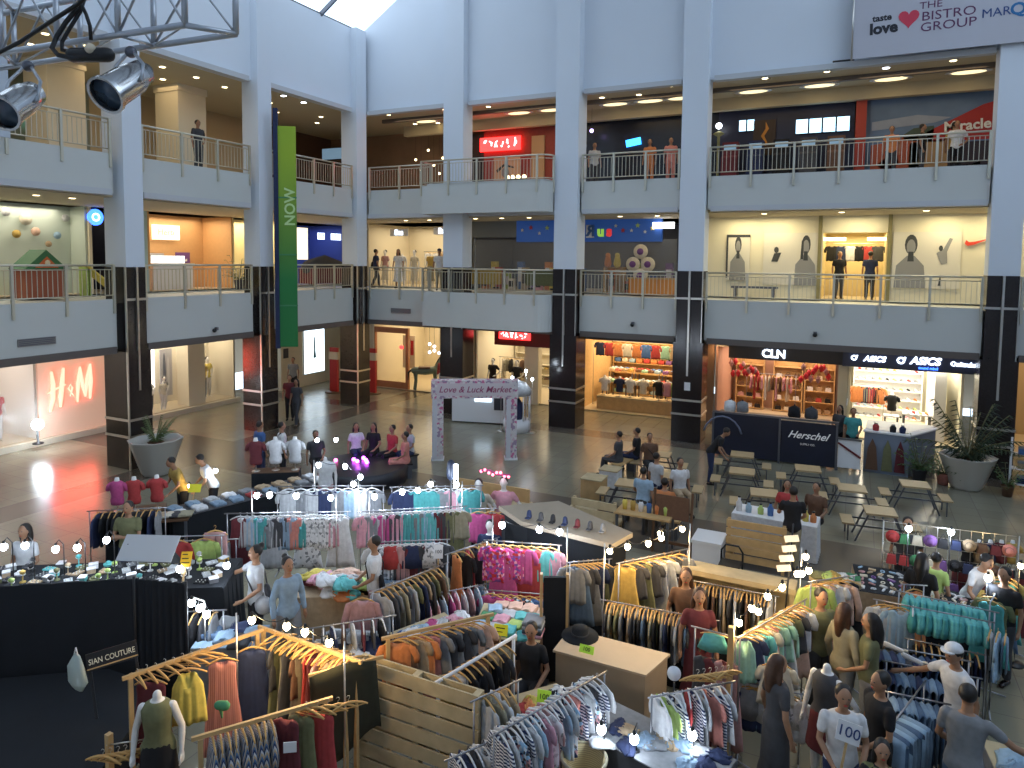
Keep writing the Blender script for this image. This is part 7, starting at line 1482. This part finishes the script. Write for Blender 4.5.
# basket, bulbs and glass counter at the bottom
t = thing('wicker_basket','round woven wicker basket at the bottom edge','basket',(-2.42,6.85,.0)); BK = stripes('wicker weave', [(.55,.45,.25),(.38,.30,.16)], 42)
MB().lathe([(.19,.52),(.23,.60),(.245,.86),(.25,.88),(.225,.88),(.215,.6),(.17,.56)], n=20, cap=False).build('basket_wall', BK, t); MB().lathe([(.19,.52),(.19,.56)], n=20).build('basket_bottom', BK, t); MB().tube([(.245*math.cos(a),.245*math.sin(a),.885) for a in [2*PI*i/18 for i in range(18)]],.018,6,closed=True).build('rim', cloth('khaki'), t); MB().box(-.2,.2,-.2,.2,0,.52).build('stool', WOODD, t)
table(-1.75,7.35,.92,1.5,.7,-.25,'grey counter with soft accessories behind the wicker basket',top=cloth('grey'),skirt=cloth('charcoal'))
r=random.Random(2)
for k in range(14): c=r.choice(['light grey','pale denim','navy','grey','pale denim','tan']); heap(c,(-2.3+.09*k,7.2+r.uniform(-.15,.3),.92),k*1.7,'%s soft accessory on pale counter, %s from the left' % (c,ORD[k+1]),'soft accessories on the pale counter',seed=k,s=(.6,.6,.6))
bulbs([(-2.28,7.0,1.15),(-1.93,7.05,1.12),(-1.38,7.35,1.15)], True,'over the pale counter','lamps over the pale counter',1.6,wire=False)
for k,(x,y,z) in enumerate(((-2.28,7.0,1.15),(-1.93,7.05,1.12),(-1.38,7.35,1.15))): t = thing('desk_lamp','short lamp arm on the pale counter, %s from left' % ORD[k+1],'lamp stand',(x,y+.1,.92),0,'short counter lamp arms'); MB().tube([(0,0,0),(0,0,z-.8),(0,-.1,z-.82)],.007,6).build('arm', BLACK, t); MB().lathe([(.04,0),(.04,.012)], n=10).build('base', BLACK, t)
t = thing('round_mirror','small round white mirror on a slim stand','mirror',(-1.72,7.95,0)); MB().lathe([(.08,-.008),(.08,.008)], n=24).build('mirror_disc', mat('pale mirror', (.75,.78,.85), .15), t); q=[c for c in COL.objects if c.name.startswith('mirror_disc')][-1]; q.rotation_euler=(PI/2-.3,0,.2); q.location=(0,0,1.42); MB().tube([(0,.02,0),(0,.02,1.3)],.012,8).build('stand', BLACK, t); MB().lathe([(.14,0),(.14,.02)], n=16).build('base', BLACK, t)
rack((-1.85,7.45),(-1.1,8.15),1.38,'rail of white hangers with striped and red tops by the mirror'); hang(['shirt','blouse'], ('white','lime green',STR,'white','red',STR,'light grey','coral',STR,'white'), (-1.8,7.5),(-1.15,8.1),1.38,10,'mirror side rail','tops beside the mirror',hanger='plastic',seed=2,jit=.4)
for k in range(6): bare(-1.45+.06*k,7.95+.05*k,1.52,.4+.1*k,'empty wooden hanger bundled above the striped tops, %s one' % ORD[k+1],'hangers above striped tops')
# mint rail, pole and pink dresses
t = thing('wooden_post','tall plain wooden post at the left of the mint tops','post',(-1.2,8.7,0)); MB().box(-.035,.035,-.035,.035,.02,1.75).build('post', WOOD, t); MB().box(-.12,.12,-.12,.12,0,.03).build('foot_plate', STEELD, t)
g = garment('skirt','turquoise'); g.location=(-1.42,8.8,1.6); g.rotation_euler=(0,0,.1); g.name='shorts'; g.scale=(.8,1,.5); tag(g,'turquoise shorts hanging above the long dark trousers','shorts')
for k,(x,c) in enumerate(((-1.5,'charcoal'),(-1.38,'maroon'),(-1.25,'dusty pink'))): g = garment('long_dress',c); g.location=(x,8.75,1.35); g.rotation_euler=(0,0,.1); g.name='dress'; tag(g,'long %s dress hanging beside the wooden post' % c,'dress')
rack((-1.65,8.78),(-1.15,8.76),1.6,'short rail at the wooden post with turquoise shorts'); rack((-1.1,8.75),(-.45,10.15),1.62,'long slanting rail of mint and mixed tops under warm bulbs'); hang(['shirt','dress','blouse','tank_top'], ('mint green','navy','white','turquoise','charcoal','cream','coral','mint green','grey','mint green','light grey','olive green','mint green','charcoal','peach','white','brown'), (-1.08,8.82),(-.48,10.1),1.62,17,'the mint rail','tops on the mint rail',facing=.25,seed=3,jit=.4)
F2 = [(-1.12,8.75,1.8),(-1.0,8.95,1.92),(-.93,9.05,1.85),(-.85,9.3,1.95),(-.7,9.55,2.0),(-.55,9.95,2.05),(-.5,10.1,2.0),(-.42,10.25,2.0),(-.48,10.6,2.05)]
bulbs(F2, False, 'over the mint rail','warm bulbs over the mint rail',9,every=2)
for k,p in enumerate((F2[0],F2[-1])): pole(p[0]-.06,p[1]+.05,p[2]+.1,'slim pole of the warm bulb string over the mint tops, %s end' % ('near','far')[k], r=.01)
rack((-1.1,8.95),(-.4,9.0),.95,'low rail of grey skirts under the mint tops'); hang(['skirt','blouse'], ('grey','navy','light grey','denim blue',TEE,'white'), (-1.05,8.95),(-.45,9.0),.95,6,'low rail under mint tops','skirts below mint tops',facing=.1,seed=2)
t = thing('banner_ladder','hanging column of small white lit name boards','sign',(-.78,10.55,0)); MB().tube([(0,.03,0),(.12,.03,2.5)],.012,6).build('pole', BLACK, t)
for k in range(4): MB().box(-.095,.095,-.01,.01,0,.09).build('name_board', mat('lit cream board', (.8,.75,.65), .5, emit=.2, ecol=(1,.9,.75)), t); q=[c for c in COL.objects if c.name.startswith('name_board')][-1]; q.location=(.03+.03*k,0,1.8+.15*k); q.rotation_euler=(0,-.25,0)
rack((-.4,10.6),(.15,11.1),1.7,'short rail of white, peach and black tops right of the warm bulbs'); hang(['dress','blouse','jacket'], ('lime green','peach','white','peach','black'), (-.38,10.62),(.12,11.05),1.7,5,'the peach and black rail','tops on the peach and black rail',facing=.3,seed=5)
for k in range(5): c=['olive green','lime green','mustard','white','green'][k]; heap(c,(-.3+.1*k,11.2+.03*k,1.55),k,'%s cap or cloth on top of the peach rail shelf' % c,'cloths on the peach rail shelf',seed=k,s=(.6,.6,.8))
t = thing('top_shelf','narrow shelf behind the peach and black tops','shelf',(-.1,11.25,0)); MB().box(-.35,.35,-.12,.12,1.5,1.55).build('board', WOODL, t)
for x in (-.3,.3): MB().box(x-.02,x+.02,-.1,.1,0,1.5).build('post', WOODL, t)
# people in the right aisle
person('woman with long brown hair in khaki long-sleeved top walking in the right aisle', (.05,10.0,0), 2.4, 'khaki','grey', 'walk', slim=True, hair='long', hairm=HAIRB, near=True, sleeve=2); person('person in olive clothes behind the long-haired woman', (-.25,10.3,0), .6, 'olive green','charcoal', armL='hip', slim=True); person('person in olive top with long hair facing the jeans rails', (.35,9.85,0), -1.6, 'olive green','grey', slim=True, hair='long', armL='lap')
person('woman in long dark dress with brown hair standing in the lower aisle', (-.62,8.3,0), 2.2, 'charcoal','charcoal', legs='dress', slim=True, hair='long', hairm=HAIRB, near=True)
g = garment('blouse','cream'); g.location=(-.68,8.95,1.35); g.rotation_euler=(0,0,.2); g.name='blouse'; tag(g,'cream blouse hanging above the woman in long dark dress','blouse')
mq = person('headless white mannequin in dark top behind the white t-shirt man', (-.12,8.7,0), -.5, 'charcoal','maroon', dummy=True, headless=True, slim=True, sleeve=0, legs='skirt', near=True, armL='hip', armR='down'); mannequin_stand(mq)
person('man in white printed t-shirt looking down beside the 100 card', (.06,8.05,0), .25, 'white','navy', armL='lap', armR='lap', near=True, h=.98); person('man in black t-shirt looking left near the 100 card', (.42,8.45,0), -1.0, 'black','charcoal', armL='lap', near=True)
person('woman with long hair in dark floral top at the bottom edge', (.42,7.6,0), .1, blotch('dark floral', ['black','black','olive green','charcoal'], 18),'black', slim=True, hair='long', near=True, h=.86)
sign('price_card','100',(.12,7.72,1.42),.23,.2,(PI/2-.25,.18,.1),WHITE,mat('dark blue ink', (.03,.06,.2), .5),'white card with handwritten 100 on a stick',size=.15,stick=.35)
person('man in white t-shirt and white cap reaching to the jeans', (1.3,9.55,0), -.9, 'white','navy', armR='out', armL='down', cap='white', near=True, lean=.15); person('man in grey t-shirt with back to camera reaching right', (1.22,8.45,0), 2.9, 'grey','denim blue', armL='lap', armR='out', near=True, h=1.03, lean=.1)
# jeans racks
rack((.55,9.95),(1.55,10.05),1.12,'rail of dark jeans behind the cap wearer'); rack((.55,8.55),(.95,9.65),1.12,'near rail of blue jeans between black shirt and grey shirt men')
JD = ('navy','denim blue','navy','denim blue','charcoal')
for row,(p0,p1,n,cs_,nm) in enumerate((((.45,10.3),(1.45,10.4),12,JD,'the rear jeans rail'),((.5,9.85),(1.4,9.9),12,('denim blue','navy','denim blue','pale denim'),'the middle jeans rail'),((.6,9.3),(1.1,9.35),8,('pale denim','denim blue','pale denim'),'the front jeans rail'),((.55,8.6),(.85,9.1),7,('pale denim','denim blue','light blue'),'the nearest jeans rail'))):
    for j_ in hang(['folded_trousers'], cs_, p0,p1,1.14-.03*row,n,nm,'jeans on '+nm[4:],hanger='none',seed=row,jit=.15): j_.scale = (1.25,1.5,1.2)
    if row in (0,2): rack((p0[0]-.05,p0[1]),(p1[0]+.05,p1[1]),1.14-.03*row,'chrome jeans rail, %s' % ('rearmost of the set' if row==0 else 'third from the back'))
for k in range(2): o = MB().limb([(0,0,0),(.22,-.12,.0)],[.04,.03],8,.4).build('white_strap', WHITE); o.location=(.55+.2*k,10.25-.2*k,1.2); tag(o,'white folded belt lying on the dark jeans, %s one' % ('left','right')[k],'belt'); MB().box(.2,.25,-.14,-.09,-.02,.03).build('buckle', STEEL, o)
rack((.45,11.0),(1.8,11.0),1.45,'front rail of turquoise shorts and pale tops'); rack((.75,11.45),(1.9,11.35),1.45,'rear pale turquoise rail'); hang(['shirt'], ('white','light grey','light blue'), (.5,11.0),(.8,11.0),1.45,3,'pale tops rail end','pale tops at left of turquoise rail',facing=.1,seed=2)
for k in range(14): g = garment('skirt','turquoise' if k%3 else 'teal','plastic'); g.location=(.9+.065*k,11.02,1.45); g.rotation_euler=(0,0,1.5+.2*math.sin(k*2)); g.name='shorts'; g.scale=(.8,1,.6); tag(g,'turquoise shorts on the front rail, %s from the left' % ORD[k+1],'shorts','turquoise shorts on front rail')
for k in range(14): g = garment('skirt','turquoise','plastic'); g.location=(.85+.07*k,11.42,1.45); g.rotation_euler=(0,0,1.5+.2*math.sin(k*2)); g.name='shorts'; g.scale=(.8,1,.55); tag(g,'turquoise shorts on the rear rail, %s from the left' % ORD[k+1],'shorts','turquoise shorts on rear rail')
hang(['folded_trousers'], ('black','charcoal','navy'), (.9,10.85),(1.7,10.85),1.05,9,'low dark rail below shorts','dark trousers below the shorts',seed=4); rack((.85,10.85),(1.75,10.85),1.05,'low rail of dark trousers below the shorts'); hang(['shirt','folded_trousers'], ('light grey','light blue','pale denim'), (1.75,10.95),(2.0,10.9),1.4,3,'the pale tops end right','pale tops at right of turquoise rail',seed=1)
# accessory tables
table(.75,13.1,.9,1.1,1.1,.1,'black cloth table covered in small pale accessories',top=BLACKCLOTH,skirt=cloth('tan')); table(1.65,12.65,.95,.9,.8,-.15,'black cloth table of cream accessories right of the green-dressed vendor',top=BLACKCLOTH,skirt=BLACKCLOTH)
r = random.Random(31)
def trinket(x,y,z,c,label,group,kd):
    m = MB()
    if kd==0: m.box(-.055,.055,-.035,.035,0,.02); nm='purse'
    elif kd==1: m.tube([(.045*math.cos(a),.03*math.sin(a),.012) for a in [2*PI*i/8 for i in range(8)]],.01,5,closed=True); nm='bracelet'
    else: m.limb([(-.04,0,.02),(.04,.01,.02)],[.02,.016],6); nm='pouch'
    o = m.build(nm, cloth(c)); o.location=(x,y,z); o.rotation_euler=(0,0,r.uniform(0,6)); 
    if kd==0: MB().box(-.057,.057,-.01,.01,.018,.024).build('zip', STEEL, o)
    tag(o,label,nm,group)
for k in range(42): c=r.choice(['white','light grey','cream','dusty pink','purple','tan','light blue']); trinket(.3+.15*(k%7)+r.uniform(-.03,.03),12.65+.16*(k//7),.9,c,'small %s accessory on the larger black table, %s row, %s place' % (c,ORD[k//7+1],ORD[k%7+1]),'accessories on larger black table',k%3)
for k in range(30): c=r.choice(['cream','white','tan','dusty pink','peach']); trinket(1.3+.14*(k%6)+r.uniform(-.03,.03),12.4+.12*(k//6),.95,c,'small %s accessory on the smaller black table, %s row, %s place' % (c,ORD[k//6+1],ORD[k%6+1]),'accessories on smaller black table',k%3)
person('vendor in black beside the larger accessory table', (1.1,12.35,0), 2.8, 'black','black', slim=True, hair='long'); person('person in white sleeve reaching over the smaller accessory table', (1.85,13.05,0), .7, 'white','black', armR='reach', armL='reach', lean=.35, slim=True); person('dark-haired person behind the red goods display', (1.0,14.0,0), 0, 'charcoal','black'); person('person in dark clothes passing at the far right of the market', (2.15,12.3,0), -.6, 'black','charcoal')
person('person in lime top browsing at the red goods display', (1.35,12.95,0), 2.6, 'lime green','black', slim=True, h=.9); g=garment('dress','orange'); g.location=(.98,12.1,1.3); g.rotation_euler=(0,0,.6); g.name='dress'; tag(g,'tall orange tan scarf dress hanging by the accessory tables','dress'); rack((.85,12.05),(1.12,12.15),1.32,'tiny rail holding the orange tan scarf dress')
# red goods display grid
t = thing('display_grid','wire grid wall of red and multicoloured bags and hats','display grid',(1.6,13.75,0)); t.rotation_euler=(0,0,.12); m = MB()
for k in range(13): m.box(-1.0+.165*k-.005,-1.0+.165*k+.005,-.005,.005,.3,1.75)
for k in range(9): m.box(-1.0,1.0,-.005,.005,.3+.18*k-.004,.3+.18*k+.004)
m.build('wire_grid', STEEL, t)
for x in (-1,1): MB().box(x-.02,x+.02,-.2,.2,0,.04).build('foot', STEEL, t); MB().tube([(x,0,.02),(x,0,1.75)],.012,6).build('post', STEEL, t)
for k in range(30):
    c = ['red','maroon','navy','cream','red','brown','black','green','coral','tan','purple'][k*7%11]; col_, row = k%10, k//10; x = .75+.19*col_; y = 13.62+.022*col_; z = 1.5-.38*row
    if k%3: o = MB().xprism([(-.08,-.1),(.08,-.1),(.06,.06),(-.06,.06)],-.04,.03).build('hanging_bag', cloth(c)); MB().tube([(-.04,0,.06),(0,0,.15),(.04,0,.06)],.006,5).build('handle', BLACK, o); ct='bag'
    else: o = MB().lathe([(.11,0),(.10,.01),(.06,.02),(.055,.08),(.01,.1)], n=12).build('hanging_hat', cloth(c)); o.rotation_euler=(PI/2,0,0); MB().lathe([(.062,.02),(.062,.035)], n=12).build('hat_band', BLACK, o); ct='hat'
    o.location=(x,y,z); tag(o,'%s %s on the wire grid, %s row, %s from the left' % (c,ct,('top','middle','bottom')[row],ORD[col_+1]),ct,'goods on the wire grid')
for k,(x,y,z) in enumerate(((.95,13.1,1.85),(1.6,13.55,1.75),(1.95,12.3,1.55),(2.45,12.9,1.6))):
    bulb((x,y,z),k!=3,'%s lamp over the right accessory stalls, %s from the left' % ('warm' if k==3 else 'cool white',ORD[k+1]),'lamps over the accessory stalls',9,r=.045)
    pole(x,y+.06,z,'slim black lamp pole of the accessory stalls, %s from the left' % ORD[k+1], r=.009, m=BLACK)
hang(['shirt','dress'], ('teal','olive green','khaki','mustard','denim blue','maroon'), (1.95,12.0),(2.35,13.2),1.35,8,'the right end rail','clothes at the right end of the market',seed=3); rack((1.93,11.9),(2.38,13.3),1.35,'slanting clothes rail at the right end of the market')
for k in range(5): c=['black','tan','navy','maroon','mustard'][k]; torso('display form in %s, %s from left at the right end of the market' % (c,ORD[k+1]),(1.9+.17*k,13.95+.08*k,1.15),0,c,s=.6)
table(2.25,14.1,1.02,1.0,.4,.1,'dark table under the small display forms at the right end',top=BLACKCLOTH,skirt=cloth('maroon'))
table(1.95,8.6,.85,.8,1.3,.1,'table of loose jeans at the right edge of the frame',top=WOODL,skirt=cloth('grey'))
for k in range(10): c=['denim blue','pale denim','navy','light blue','pale denim'][k%5]; heap(c,(1.75+.22*(k%2),8.1+.2*(k//2),.85),k*1.3,'%s loose jeans on the right edge table, %s row, %s one' % (c,ORD[k//2+1],('left','right')[k%2]),'loose jeans at the right edge',seed=k,name='crumpled_jeans',cat='jeans')
# ================================================================== LIGHTING TRUSS IN THE NEAR UPPER LEFT
def ray_(px,py):
    d = r3*((px-512)/FPX) - u3*((py-PPY)/FPX) + f2; return d
def onz(px,py,z): d = ray_(px,py); return Vector((0,0,HEYE)) + d*((z-HEYE)/d.z)
def onc(px,py,zc): return Vector((0,0,HEYE)) + ray_(px,py)*zc
ALU = mat('aluminium tube', (.50,.53,.58), .35, .7); ZB = 7.7; ZT = 8.12
A0_ = onz(185,25,ZB); A1_ = onz(0,53,ZB); C0_ = onz(236,34,ZB); C1_ = onz(0,68,ZB)
A1_ = A0_ + (A1_-A0_)*1.5; C1_ = C0_ + (C1_-C0_)*1.4
UP = Vector((0,0,ZT-ZB))
t = thing('lighting_truss','aluminium lighting truss crossing the upper left corner','truss',(0,0,0))
for a,b_ in ((A0_,A1_),(C0_,C1_),(A0_+UP,A1_+UP),(C0_+UP,C1_+UP)): MB().tube([a,b_],.022,10).build('chord', ALU, t)
for u in (0,.22,.44,.66,.88):
    a = A0_.lerp(A1_,u); c = C0_.lerp(C1_,u)
    MB().tube([a,a+UP],.020,8).build('upright', ALU, t); MB().tube([c,c+UP],.020,8).build('upright', ALU, t); MB().tube([a,c],.020 if u == 0 else .012,8).build('cross_tube', ALU, t); MB().tube([a+UP,c+UP],.014,8).build('cross_tube', ALU, t)
for i,(u,v) in enumerate(((0,.22),(.22,.44),(.44,.66),(.66,.88))):
    for P,Q in ((A0_,A1_),(C0_,C1_)): MB().tube([P.lerp(Q,u), P.lerp(Q,(u+v)/2)+UP, P.lerp(Q,v)],.009,6).build('brace', ALU, t)
    MB().tube([A0_.lerp(A1_,u), C0_.lerp(C1_,v)],.008,6).build('brace', ALU, t)
def par_can(front, rear, hang_, label, r=.112):
    t = thing('spotlight', label, 'spotlight', front); f_, q = Vector((0,0,0)), rear-front; ax = q.normalized(); L = q.length
    CH = mat('chrome can', (.62,.62,.62), .18, 1.0)
    m = MB(); m.tube([f_, ax*L*.05, ax*L*.35, ax*L*.72, ax*L*.8, ax*L*.98, ax*L],[r*1.0,r,r*.98,r*.95,r*.84,r*.78,r*.3],20,False).build('can', CH, t)
    m = MB(); m.tube([-ax*.012, ax*.02],[r*1.12,r*1.12],20,False); m.tube([-ax*.012, -ax*.011],[r*1.12,r*.98],20,False); m.build('colour_frame', CH, t)
    MB().tube([ax*.03, ax*.035],[r*.97,r*.97],20).build('lens', mat('dark blue lens', (.05,.09,.15), .08, coat=.5), t)
    MB().tube([ax*L*.96, ax*L*1.12],[r*.5,r*.42],14).build('lamp_cap', STEELD, t)
    side = ax.cross(Vector((0,0,1))).normalized(); mid = ax*L*.55; h = hang_-front
    MB().tube([mid+side*r*1.05, mid+side*r*1.05+(h-mid)*.55, h+side*.02, h-side*.02, mid-side*r*1.05+(h-mid)*.55, mid-side*r*1.05],.012,6).build('yoke', ALU, t)
    MB().ball(h,.04).build('clamp', STEELD, t); return t
zc = (C0_-Vector((0,0,HEYE))).dot(f2)
h1 = C0_.lerp(C1_,.45)
par_can(onc(106,95,zc-.2), onc(143,72,zc+.08), onc(131,52,zc+.08), 'shiny chrome spotlight hanging below the truss with dark blue lens')
par_can(onc(2,113,zc+.02), onc(34,93,zc+.32), onc(28,66,zc+.42), 'shiny chrome spotlight cut by the left edge of the frame')
def cable(pts, r, label):
    o = MB().tube([onc(x,y,zc+dz) for x,y,dz in pts], r, 8).build('power_cable', mat('black rubber', (.012,.012,.014), .5)); tag(o, label, 'cable'); return o
cable([(-12,58,.1),(20,42,.05),(50,22,0),(78,4,-.05),(90,-8,-.08)],.014,'thick straight black cable rising to the right across the truss')
cable([(82,-6,0),(78,8,0),(66,22,0),(57,36,0),(52,48,-.02),(58,55,-.03),(72,58,-.03),(88,59,0),(100,57,0)],.016,'black cable loop hanging under the truss, outer of the pair')
cable([(86,-6,.02),(80,12,.02),(70,28,.02),(62,42,.02),(62,50,.02),(74,53,.02),(92,54,.02)],.013,'black cable loop hanging under the truss, inner of the pair')
cable([(80,2,0),(86,14,0),(90,26,0),(91,40,.02)],.012,'short black cable dropping beside the loops')
t = thing('cable_bundle','dark cable connector lying on the truss chord with pale face','connector',onc(92,55,zc)); MB().limb([(-.12,-.05,0),(.10,.04,.0)],[.05,.05],10).build('housing', BLACK, t); MB().ball((.03,-.03,.03),.035).build('plug_face', CREAM, t)
o = MB().box(-.03,.03,-.5,.35,-2.6,3.4).build('side_banner', mat('pale blue vinyl', (.48,.54,.62), .5)); o.location = (-18.3,9.75,11.6); tag(o,'pale blue hanging banner with dark green strip at the upper left edge','banner'); MB().box(.03,.04,.05,.16,-.5,2.6).build('green_strip', cloth('green'), o)
